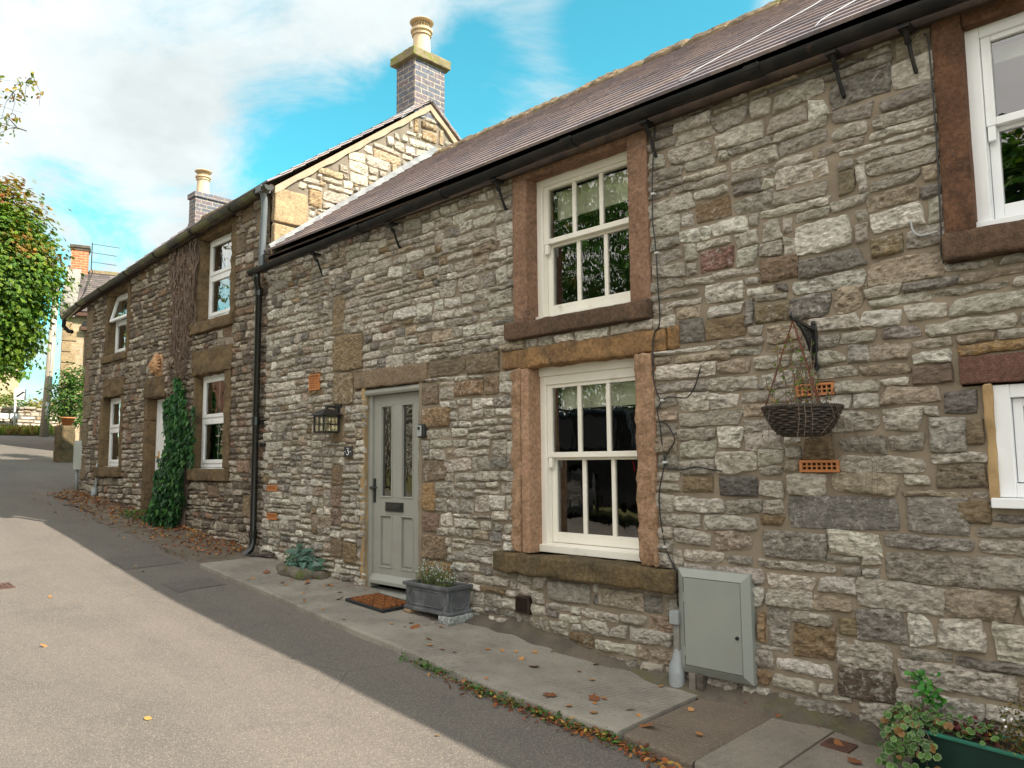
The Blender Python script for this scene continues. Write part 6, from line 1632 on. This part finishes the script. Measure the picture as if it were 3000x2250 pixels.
# pole and wires
up = thing('utility_pole', 'leaning weathered wooden utility pole in front of the field wall', 'pole', (-30.5, 3.6, .95))
m = MB(); m.tube([(-30.5, 3.61, .7), (-30.5, 3.68, 3.0), (-30.5, 3.78, 6.6)], [.145, .128, .10], 12); m.build('shaft', M['wood_pole'], up, smooth=True)
m = MB(); m.tube([(-30.37, 3.66, 1.9), (-30.37, 3.70, 4.0), (-30.39, 3.74, 5.2)], .018, 6); m.tube([(-30.36, 3.64, 1.6), (-30.36, 3.65, 2.2)], .05, 6); m.build('cable_guard', M['signgrey'], up, smooth=True)
pa, pb = Vector((-30.5, 3.78, 6.4)), FH @ Vector((.2, -.1, 3.95))
for k, sagz in enumerate((.12, .55)):
    m = MB(); q = pb + Vector((0, .02 * k, -.25 * k)); m.tube([tuple(pa.lerp(q, f) - Vector((0, 0, sagz * 4 * f * (1 - f)))) for f in np.linspace(0, 1, 13)], .010, 5)
    tag(m.build('overhead_wire', M['cable'], None), ('nearly straight' if k == 0 else 'slack drooping') + ' wire from the wooden pole to the orange chimney house', 'wire')
# house behind the chestnut
lh = thing('sunlit_house', 'pale sunlit stone house standing behind the tree and the road sign', 'house', (-48, 1.5, 1.7))
m = MB(); m.box(-52, -45, -4, 6.1, 1.0, 7.2); m.prism([(-4, 7.2), (6.1, 7.2), (1.05, 10.2)], 0, -52, -45); m.build('wall', M['farstone'], lh)
m = MB(); m.prism([(-4.2, 7.1), (6.3, 7.1), (1.05, 10.3)], 0, -52.3, -44.8); m.v = [(p[0], p[1], p[2] + .1) for p in m.v]; m.build('roof', M['tiles'], lh)
for y in (-1.5, 4.6):
    m = MB(); m.box(-45.02, -44.95, y, y + .7, 3.2, 4.4); o = m.build('window', M['gable_quoin'], lh, bevel=.02); m = MB(); m.box(-44.96, -44.94, y + .1, y + .6, 3.3, 4.3); m.build('pane', M['room'], o)

# ------------------------------------------------------------------ TREES
def limbs(m_, base, targets, r0_, rng):
    base = Vector(base)
    for tg in targets:
        tg = Vector(tg); mid = base.lerp(tg, .5) + Vector((0, 0, (tg - base).length * .12)); m_.tube([base, base.lerp(mid, .5) + Vector(rng.normal(0, .1, 3)), mid, mid.lerp(tg, .5) + Vector(rng.normal(0, .12, 3)), tg], [r0_, r0_ * .8, r0_ * .6, r0_ * .35, r0_ * .12], 8)
def palmate(P, N, size, col, rng):
    """each leaf is five leaflets fanned from one point"""
    n = len(P); PP = np.repeat(P, 5, 0); NN = np.asarray(N, float) + rng.normal(0, .35, (n, 3)); NN /= np.linalg.norm(NN, axis=1)[:, None]
    T0 = rng.normal(0, 1, (n, 3)); T0[:, 2] -= .9; T0 -= (T0 * NN).sum(1)[:, None] * NN; T0 /= np.linalg.norm(T0, axis=1)[:, None]; B0 = np.cross(NN, T0)
    an = np.radians([-75, -36, 0, 36, 75]); T = (T0[:, None] * np.cos(an)[None, :, None] + B0[:, None] * np.sin(an)[None, :, None]).reshape(-1, 3)
    sz = (np.asarray(size)[:, None] * np.array([.7, .92, 1, .92, .7])).ravel()
    return PP, np.repeat(NN, 5, 0), sz, np.repeat(col, 5, 0), T
rng = np.random.default_rng(91)
ct = thing('chestnut_tree', 'big horse chestnut with green and rusty autumn leaves at the bend', 'tree', (-24.3, -3.4, .4))
P1, N1, c1 = crown_points((-24., -.12, 4.85), (1.9, 2.05, 2.85), 3600, 12, rng, .55, .22, .5)
P2, N2, c2 = crown_points((-24.6, -3.4, 5.6), (3.2, 3.4, 3.6), 300, 9, rng, .7, .45, .5)
P = np.concatenate([P1, P2]); N = np.concatenate([N1, N2]); cc = np.concatenate([c1, c2])
hgt = np.clip((P[:, 2] - 3.0) / 4.5, 0, 1)
au = (fbm(cc[:, 1] * 1.6 + cc[:, 0], cc[:, 2] * 1.6, 3) + .55 * (hgt - .45) + rng.normal(0, .13, len(P)) + .5 * (hgt - .6)) > .46
g = pick([(.10, .185, .018, 4), (.155, .235, .022, 3), (.055, .12, .016, 2)], len(P), rng); a_ = pick([(.30, .17, .03, 3), (.24, .20, .03, 3), (.26, .10, .025, 1.3)], len(P), rng)
PP, NN, sz, cl, T = palmate(P, N, rng.uniform(.06, .125, len(P)), np.where(au[:, None], a_, g), rng)
leaves('crown', PP, sz, NN, cl, ct, 'oval', rng=rng, T=T, jitter=.08, fold=.12, tip_drop=.25)
m = MB(); m.tube([(-24.3, -3.4, .2), (-24.3, -3.38, 1.0), (-24.25, -3.3, 2.2), (-24.3, -3.2, 3.4)], [.42, .32, .28, .24], 12)
limbs(m, (-24.3, -3.2, 3.0), [(-24, -.2, 5.4), (-24, .6, 4.2), (-23.6, -.6, 6.6), (-24.8, -4.6, 7.5), (-25.2, -5.5, 5.4), (-24.4, -3, 8.2), (-23.4, -4.4, 6)], .15, rng)
m.build('trunk', M['bark'], ct, smooth=True)
bt = thing('birch_tree', 'thin birch with sparse drooping twigs overhead', 'tree', (-14.5, -6.2, -.4))
m = MB(); m.tube([(-14.5, -6.2, -.6), (-14.5, -6.1, 2), (-14.45, -5.8, 4.5), (-14.4, -5.2, 7.0)], [.16, .13, .10, .04], 10)
LP = []
def twig(a, b, n_, droop, dens):
    a = Vector(a); b = Vector(b); pts = [a.lerp(b, f) + Vector((rng.normal(0, .02), rng.normal(0, .02), .25 * math.sin(f * math.pi) - droop * f * f)) for f in np.linspace(0, 1, n_)]
    m.tube(pts, [.007 * (1 - f) + .002 for f in np.linspace(0, 1, n_)], 4)
    for _ in range(dens):
        f = rng.uniform(.25, 1); p = pts[min(int(f * (n_ - 1)), n_ - 1)]; LP.append(tuple(p + Vector(rng.normal(0, .045, 3)) - Vector((0, 0, .03))))
    return pts
for k in range(34):
    st = (-14.45 + rng.normal(0, .1), -5.6 + rng.normal(0, .2), rng.uniform(4.2, 6.6))
    tip = (-14.4 + rng.normal(0, .5), -1.25 + rng.uniform(-1.2, .28), rng.uniform(5.5, 6.2))
    pts = twig(st, tip, 12, .1, 26)
    for q in range(6):
        p = pts[rng.integers(5, 12)]; twig(p, p + Vector((rng.normal(0, .2), rng.normal(.0, .22), -rng.uniform(.1, .5))), 6, .05, 14)
for k in range(30):
    st = (-14.45, -5.4 + rng.normal(0, .2), rng.uniform(3.5, 6.8)); a = rng.uniform(0, 2 * math.pi); twig(st, (-14.4 + 1.8 * math.cos(a), -5.9 + 1.8 * math.sin(a) , st[2] + rng.uniform(-.5, .8)), 10, .6, 40)
m.build('trunk', M['bark'], bt, smooth=True)
n = len(LP); leaves('crown', LP, rng.uniform(.055, .10, n), np.tile([.3, .2, .6], (n, 1)), pick([(.16, .19, .03, 3), (.30, .20, .03, 2.5), (.08, .12, .02, 2), (.28, .11, .03, 1)], n, rng), bt, 'oval', rng=rng, jitter=.8)

# ------------------------------------------------------------------ ACROSS THE STREET (seen mirrored in the windows)
fw_ = thing('roadside_wall', 'rubble wall across the street topped by a hedge', 'wall', (-12, -9.2, -1))
rngE = np.random.default_rng(101)
def rwh(u): return np.interp(u, [-36, -26.6, -26, -14.6, -13.6, 4], [.95, 1.0, 2.65, 2.6, 1.15, 1.15])
sE, hE, uE, wE = layout(-36, 4, -1.9, 3.3, lambda u, w: (.34, .14), lambda u, w: (w < zb(u) + rwh(u)) & (w > zb(u) - .2), [], [], .04, rngE)
BK = lambda V: np.stack([V[:, 0], -9.0 + V[:, 1], V[:, 2]], -1)
V1, F1 = mortar_mesh(hE, uE, wE, .04); V2, F2, C2 = stones_mesh(sE, PAL_GABLE, rngE, res=.06, depth=.03, joint=.012)
np_mesh('rubble', BK(np.concatenate([V1, V2])), np.concatenate([F1, F2 + len(V1)])[:, ::-1], [M['mortar_gable'], M['rubble_sun']], fw_, np.concatenate([np.full((len(V1), 4), .3), C2]), True, np.concatenate([np.zeros(len(F1), int), np.ones(len(F2), int)]))
m = MB()
for k in range(40):
    x = -36 + k; m.box(x, x + 1, -9.45, -9.05, float(zb(x)) - .3, float(zb(x + .5)) + float(rwh(x + .5)) - .05)
m.build('core', M['mortar_gable'], fw_)
hd = thing('hedge', 'thick green hedge behind the roadside wall across the street', 'hedge', (-11, -10.2, -.9))
r_ = np.random.default_rng(103); n = 16000
P = np.stack([r_.uniform(-27, 4, n), -9.3 - 1.5 * r_.random(n), np.zeros(n)], -1); top = 1.5 + .9 * fbm(P[:, 0] * .5, P[:, 1] * .5 + 3, 3); P[:, 2] = zb(P[:, 0]) + .8 + (top + .6) * r_.random(n) ** .7
leaves('foliage', P, r_.uniform(.10, .2, n), np.tile([.1, .7, .6], (n, 1)), pick([(.06, .15, .02, 4), (.10, .21, .03, 3), (.03, .08, .015, 2)], n, r_), hd, 'oval', rng=r_, jitter=.6)
for i, (x, y, zc_, ra, rz_, lb) in enumerate(((-10.5, -12.5, 5.6, 3.3, 4.6, 'broad leafy tree behind the hedge opposite the lower cream window'), (-17.5, -13, 6., 3.8, 4.8, 'tall leafy tree behind the hedge opposite the joint of the houses'), (-26, -13, 5.5, 3.8, 4.2, 'leafy tree behind the hedge opposite the dark house'), (-2.6, -12.5, 3.6, 1.7, 2.6, 'slim leafy tree behind the hedge opposite the right hand windows'))):
    r_ = np.random.default_rng(110 + i); t_ = thing('roadside_tree', lb, 'tree', (x, y, float(zb(x)) - .05), 'trees behind the hedge across the street')
    P, N, _ = crown_points((x, y, zc_), (ra, ra, rz_), 420, 24, r_, .5, .42, .7)
    leaves('crown', P, r_.uniform(.16, .30, len(P)), N, pick([(.06, .145, .02, 4), (.11, .20, .03, 3), (.03, .075, .015, 2), (.2, .17, .03, .4)], len(P), r_), t_, 'oval', rng=r_)
    m = MB(); m.tube([(x, y, float(zb(x)) - .2), (x, y, zc_ * .4), (x + .1, y, zc_)], [.3, .22, .1], 10); limbs(m, (x, y, zc_ * .5), [(x + ra * .6, y, zc_ + 1), (x - ra * .6, y + .3, zc_ + .6), (x, y + ra * .6, zc_ + .8), (x, y - ra * .5, zc_ + 1.6)], .10, r_); m.build('trunk', M['bark'], t_, smooth=True)
bb_ = thing('brick_outbuilding', 'red brick outbuilding with planked doors across the street', 'outbuilding', (-33, -11, 1))
m = MB(); m.box(-40, -27.5, -15, -10.2, -.2, 4.6); m.build('wall', M['redbrick'], bb_)
m = MB(); m.prism([(-15.2, 4.6), (-10.0, 4.6), (-12.6, 6.6)], 0, -40.2, -27.3); m.build('roof', M['tiles'], bb_)
for x in (-31, -35):
    m = MB(); 
    for k in range(7): m.box(x + .2 * k, x + .2 * k + .185, -10.22, -10.14, .6, 2.9)
    m.build('door', simple('brown_planks%d' % -x, (.16, .08, .04), (.11, .055, .03), 5, .8, .3), bb_)
# parked black off-roader, rear towards the camera
vh = thing('parked_car', 'black boxy off road car parked across the street', 'car', (-9.3, -6.8, -1.1))
r4 = lambda pts: pts
CX = -7.25; g0 = float(gz(-9.2, -6.8))
def S(x, z): return (CX - x, g0 + z)
prof = [S(0, .55), S(.02, 1.05), S(.10, 1.12), S(.28, 1.78), S(.5, 1.86), S(2.3, 1.84), S(2.75, 1.62), S(3.15, 1.15), S(4.3, 1.02), S(4.45, .85), S(4.45, .4), S(4.40, .2)]
def arch(cx_): return [S(cx_ + .46 * math.cos(R(a)), .42 + .46 * math.sin(R(a))) for a in np.linspace(0, 180, 11)]
bot = [S(3.96, .18)] + arch(3.5)[1:-1] + [S(3.04, .18), S(1.91, .18)] + arch(1.45)[1:-1] + [S(.99, .18), S(.1, .25)]
m = MB(); m.prism((prof + bot)[::-1], 1, -7.7, -5.92); body = m.build('body', M['carpaint'], vh, bevel=.05, seg=3)
m = MB()
for a, b in (((.42, 1.18), (1.25, 1.72)), ((1.35, 1.18), (2.25, 1.72))):
    p = [S(a[0] , a[1]), S(b[0], a[1]), S(b[0], b[1]), S(a[0] + .08, b[1])]
    m.add([(q[0], -5.905, q[1]) for q in p], [(0, 3, 2, 1)])
m.build('side_window', M['slate'], body)
m = MB(); a, b = S(4.2, .3), S(.2, .95); m.box(a[0], b[0], -7.5, -6.2, a[1], b[1]); m.build('underbody', M['rubber'], vh)
for x in (1.45, 3.5):
    for y in (-5.98, -7.62):
        wt = [( .25, -.12), (.36, -.12), (.40, -.08), (.40, .08), (.36, .12), (.25, .12)]
        m = MB(); m.lathe([(r_0, z_) for r_0, z_ in wt], 0, 0, 28, cap=False); q = S(x, .40); m.v = [(q[0] + p[0], y + p[2], q[1] + p[1]) for p in m.v]; wh = m.build('wheel', M['tyre'], vh, smooth=True, auto=True)
        m = MB(); m.lathe([(.02, .06), (.08, .09), (.24, .10), (.255, .11), (.255, .0), (.02, .0)], 0, 0, 24)
        for k in range(6):
            th = k * math.pi / 3; m.box(-.03, .03, .05, .24, .06, .115, M=Matrix.Rotation(th, 4, 'Z'))
        sg_ = 1 if y > -6.8 else -1
        m.v = [(q[0] + p[0], y + sg_ * p[2], q[1] + p[1]) for p in m.v]; m.build('rim', M['alloy'], wh)
m = MB(); q0 = S(.0, .80); q1 = S(.16, 1.10); m.box(q1[0], q0[0] + .015, -6.06, -5.895, q0[1], q1[1]); m.build('tail_light', M['redlamp'], vh, bevel=.02)
m = MB(); a, b = S(-.10, .45), S(.3, .62); m.box(b[0], a[0], -7.68, -5.94, a[1], b[1]); m.build('bumper', M['rubber'], vh, bevel=.03)
for y in (-6.15, -7.45):
    m = MB(); a, b = S(.7, 1.88), S(2.2, 1.92); m.box(b[0], a[0], y - .02, y + .02, a[1], b[1]); m.build('roof_rail', M['rubber'], vh, bevel=.008)

# ------------------------------------------------------------------ LEAVES AND WEEDS ON THE GROUND
def dry_leaf_mesh(kind, seed):
    r_ = np.random.default_rng(seed); V = []; n = 12
    ax = 1. if kind != 'long' else 1.6
    for j in range(n):
        th = 2 * math.pi * j / n; rr_ = (.5 + (.22 if kind == 'lobed' and j % 2 else 0) + r_.normal(0, .05))
        x, y = ax * rr_ * math.cos(th), rr_ * math.sin(th) * (1 if kind != 'long' else .7); V.append((x, y, .30 * y * y + .22 * x * x * r_.uniform(.3, 1.3)))
    V.append((0, 0, .04))
    me = bpy.data.meshes.new('fallen_leaf'); me.from_pydata(V, [], [(n, j, (j + 1) % n) for j in range(n)]); me.polygons.foreach_set('use_smooth', [True] * n); return me
def pcol(name, c): return simple(name, c, tuple(q * .6 for q in c), 60, .75, .3, 200, .001)
KM = {'brown curled leaf lying on the concrete pavement': [('lobed', (.20, .07, .025)), ('long', (.26, .10, .03))], 'small yellow leaf lying on the tarmac road': [('round', (.40, .24, .06)), ('long', (.34, .17, .05))], 'pale orange leaf fragment lying on the concrete pavement': [('round', (.48, .24, .08)), ('round', (.40, .17, .05))]}
LM = {}
i_ = 0
for lb, ks_ in KM.items():
    LM[lb] = []
    for kd, c in ks_:
        me = dry_leaf_mesh(kd, i_); me.materials.append(pcol('fallen_leaf_%d' % i_, c)); LM[lb].append(me); i_ += 1
rng = np.random.default_rng(131)
def lay(lb, x, y, size, road=False):
    me = LM[lb][rng.integers(len(LM[lb]))]; o = lk(bpy.data.objects.new('fallen_leaf', me))
    z = (float(road_z(np.array(x), np.array(y))) if road else float(pv(x, y))) + .004
    o.location = (x, y, z); o.scale = (size,) * 3; o.rotation_euler = (rng.normal(0, .25), rng.normal(0, .25), rng.uniform(0, 6.28))
    tag(o, lb, 'leaf', 'fallen leaves on the ' + ('road' if road else 'pavement'))
B_, Y_, O_ = list(KM)
for x, y, s in ((-7.05, -.42, .08), (-6.45, -.33, .09), (-6.25, -.22, .07), (-5.72, -.46, .07), (-5.62, -.40, .05), (-4.62, -.52, .075), (-3.45, -.48, .07), (-2.85, -.62, .075), (-2.62, -.60, .06), (-2.42, -.72, .095), (-3.05, -.78, .085), (-1.62, -.23, .08), (-1.50, -.36, .07), (-5.95, -.30, .05), (-6.60, -.50, .05)):
    lay(B_, x, y, s * .78)
for k in range(46):
    x = rng.uniform(-7.6, -1.3); lay(O_, x, rng.uniform(.97 * pave_edge(x), -.10), rng.uniform(.022, .045))
for k in range(20):
    x = -9.5 + 8.3 * rng.random(); lay(Y_, x, rng.uniform(-3.9, pave_edge(x) - .06), rng.uniform(.022, .04), True)
def litter(name, n, fn, pal, size, seed, shape='oval'):
    r_ = np.random.default_rng(seed); P = np.array([fn(r_) for _ in range(n)])
    o = leaves(name, P, r_.uniform(size * .5, size * 1.3, n), np.tile([0, -.1, 1.], (n, 1)), pick(pal, n, r_, .3), None, shape, M['leaf_dry'], rng=r_, jitter=.45)
    return tag(o, kind='stuff')
RUST = [(.24, .075, .025, 3), (.34, .15, .045, 2), (.13, .05, .025, 2), (.45, .26, .06, .8)]
def fA(r_):
    x = r_.uniform(-14.3, -8.1); y = -.02 - abs(r_.normal(0, .28)); return (x, y, float(verge_z(x, y)) + r_.uniform(.004, .018))
litter('leaf_litter', 1700, fA, RUST, .045, 140)
def fB(r_):
    x = -4.3 + 2.6 * r_.beta(3, 2.0); y = pave_edge(x) - .025 - abs(r_.normal(0, .045)); return (x, y, float(gz(x, y)) + r_.uniform(.004, .035))
litter('leaf_litter', 430, fB, RUST, .035, 141)
def fC(r_):
    x = -4.25 + 2.0 * r_.random(); 
    if r_.random() < .7: x = r_.choice([-3.95, -3.45, -3.2, -2.95, -2.72, -2.5]) + r_.normal(0, .06)
    y = pave_edge(x) - .02 - abs(r_.normal(0, .028)); return (x, y, float(gz(x, y)) + r_.uniform(.0, .04))
litter('weeds', 620, fC, [(.06, .14, .025, 3), (.10, .17, .03, 2), (.045, .08, .02, 2)], .028, 142)
def fD(r_):
    x = r_.uniform(-7.9, -1.7); y = -.015 - abs(r_.normal(0, .035)); return (x, y, float(pv(x, y)) + r_.uniform(0, .015))
litter('leaf_litter', 150, fD, RUST, .024, 143)

# light levels
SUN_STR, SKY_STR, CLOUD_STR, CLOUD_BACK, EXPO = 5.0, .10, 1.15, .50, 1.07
SKY_TINT = (.50, 1.62, 1.28); CLOUD_COL = (1.0, .965, .915)
# where clouds are thinner (negative) or thicker (positive): direction, angular radius, amount
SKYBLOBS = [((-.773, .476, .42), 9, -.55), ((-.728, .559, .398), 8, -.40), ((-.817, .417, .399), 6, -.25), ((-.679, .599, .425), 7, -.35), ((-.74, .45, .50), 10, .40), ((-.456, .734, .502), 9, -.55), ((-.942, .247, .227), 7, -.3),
            ((-.812, .347, .47), 14, .15), ((-.891, .281, .356), 14, .25), ((0, -1., .4), 85, .5)]  # last: unseen cloud bank across the street, added to whiten the ambient light

# ------------------------------------------------------------------ SKY, SUN, CAMERA
SUN = Vector((.729, .234, .643)).normalized()
w = bpy.data.worlds.new('World'); SC.world = w; w.use_nodes = True
t = w.node_tree; t.nodes.clear()
def wn(typ, **kw):
    n = t.nodes.new(typ)
    for k, v in kw.items(): setattr(n, k, v)
    return n
out = wn('ShaderNodeOutputWorld')
sky = wn('ShaderNodeTexSky', sky_type='NISHITA', sun_disc=False)
sky.sun_elevation = math.asin(SUN.z); sky.sun_rotation = math.atan2(SUN.x, SUN.y)
sky.air_density = 1.; sky.dust_density = .6; sky.ozone_density = 1.6
tcn = wn('ShaderNodeTexCoord')
def L(a, b): t.links.new(a, b)
def mth(op, a, b=0., c=None):
    n = wn('ShaderNodeMath', operation=op)
    for i, v in enumerate((a, b) if c is None else (a, b, c)):
        if isinstance(v, bpy.types.NodeSocket): L(v, n.inputs[i])
        else: n.inputs[i].default_value = v
    return n.outputs[0]
D = tcn.outputs['Generated']
sep = wn('ShaderNodeSeparateXYZ'); L(D, sep.inputs[0])
den = mth('ADD', mth('MAXIMUM', sep.outputs[2], 0.), .28)
cx = mth('DIVIDE', sep.outputs[0], den); cy = mth('DIVIDE', sep.outputs[1], den)
cmb = wn('ShaderNodeCombineXYZ'); L(cx, cmb.inputs[0]); L(cy, cmb.inputs[1])
def noise(vec, sc, det, rough, dist=0.):
    n = wn('ShaderNodeTexNoise'); n.inputs['Scale'].default_value = sc; n.inputs['Detail'].default_value = det; n.inputs['Roughness'].default_value = rough; n.inputs['Distortion'].default_value = dist
    L(vec, n.inputs['Vector']); return n.outputs['Fac']
n1 = mth('ADD', mth('MULTIPLY', mth('SUBTRACT', noise(cmb.outputs[0], 2.6, 10, .62, .5), .5), 2.3), .5)
n2 = noise(cmb.outputs[0], .8, 3, .5)
dens = mth('ADD', mth('MULTIPLY', n1, 1.0), mth('MULTIPLY', n2, .25))
def ang(dv, width, amt):
    dp = wn('ShaderNodeVectorMath', operation='DOT_PRODUCT'); L(D, dp.inputs[0]); dp.inputs[1].default_value = Vector(dv).normalized()
    m_ = wn('ShaderNodeMapRange', interpolation_type='SMOOTHSTEP'); m_.inputs[1].default_value = math.cos(R(width)); m_.inputs[2].default_value = 1.; m_.inputs[3].default_value = 0; m_.inputs[4].default_value = amt
    L(dp.outputs['Value'], m_.inputs[0]); return m_.outputs[0]
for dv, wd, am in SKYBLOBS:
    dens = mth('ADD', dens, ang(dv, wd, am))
cl = wn('ShaderNodeMapRange', interpolation_type='SMOOTHSTEP'); cl.inputs[1].default_value = .25; cl.inputs[2].default_value = .95
L(dens, cl.inputs[0])
bg1 = wn('ShaderNodeBackground'); bg1.inputs[1].default_value = SKY_STR
mixc = wn('ShaderNodeMix', data_type='RGBA', blend_type='MULTIPLY'); mixc.inputs[0].default_value = 1.; L(sky.outputs[0], mixc.inputs[6]); mixc.inputs[7].default_value = (*SKY_TINT, 1)
L(mixc.outputs[2], bg1.inputs[0])
bg2 = wn('ShaderNodeBackground')
shade = wn('ShaderNodeMapRange'); shade.inputs[1].default_value = .35; shade.inputs[2].default_value = .7; shade.inputs[3].default_value = .80; shade.inputs[4].default_value = 1.05
L(noise(cmb.outputs[0], 3.2, 7, .6), shade.inputs[0])
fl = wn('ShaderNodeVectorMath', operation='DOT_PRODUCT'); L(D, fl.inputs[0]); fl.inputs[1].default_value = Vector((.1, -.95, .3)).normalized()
fr_ = wn('ShaderNodeMapRange', interpolation_type='SMOOTHSTEP'); fr_.inputs[1].default_value = -.3; fr_.inputs[2].default_value = .5; fr_.inputs[3].default_value = CLOUD_BACK; fr_.inputs[4].default_value = CLOUD_STR   # unseen clouds opposite the wall made brighter and warmer to light its shaded face
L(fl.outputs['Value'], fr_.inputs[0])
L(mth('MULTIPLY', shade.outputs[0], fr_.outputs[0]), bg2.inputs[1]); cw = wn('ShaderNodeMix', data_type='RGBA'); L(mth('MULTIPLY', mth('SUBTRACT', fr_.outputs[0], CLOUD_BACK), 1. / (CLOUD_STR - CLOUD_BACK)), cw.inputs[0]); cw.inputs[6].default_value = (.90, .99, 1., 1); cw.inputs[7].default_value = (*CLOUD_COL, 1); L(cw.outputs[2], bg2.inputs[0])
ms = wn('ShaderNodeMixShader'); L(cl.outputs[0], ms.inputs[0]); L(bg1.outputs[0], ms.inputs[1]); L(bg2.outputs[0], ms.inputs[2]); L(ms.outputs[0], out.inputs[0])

sd = bpy.data.lights.new('sun', 'SUN'); sd.energy = SUN_STR; sd.angle = R(.53); sd.color = (1, .91, .78)
so = lk(bpy.data.objects.new('sun', sd)); so.rotation_euler = SUN.to_track_quat('Z', 'Y').to_euler(); so.location = (6, 4, 12)

cd = bpy.data.cameras.new('camera'); cam = lk(bpy.data.objects.new('camera', cd))
cd.sensor_width = 36; cd.lens = 27; cd.clip_start = .05; cd.clip_end = 2000
yaw, pitch, roll = R(44.2572), R(5.7214), R(-.5085)
cyw, syw, cp, sp_ = math.cos(yaw), math.sin(yaw), math.cos(pitch), math.sin(pitch)
fw = Vector((-syw * cp, cyw * cp, sp_)); r0 = Vector((cyw, syw, 0)); u0 = r0.cross(fw)
c_, s_ = math.cos(roll), math.sin(roll)
rr = r0 * c_ + u0 * s_; uu_ = -r0 * s_ + u0 * c_
cam.matrix_world = Matrix(((rr.x, uu_.x, -fw.x, 0), (rr.y, uu_.y, -fw.y, -4.2), (rr.z, uu_.z, -fw.z, 0), (0, 0, 0, 1)))
SC.camera = cam
SC.view_settings.view_transform = 'Standard'; SC.view_settings.look = 'None'; SC.view_settings.exposure = EXPO; SC.view_settings.gamma = 1
SC.cycles.max_bounces = 8; SC.cycles.transparent_max_bounces = 16
SC.cycles.use_denoising = True
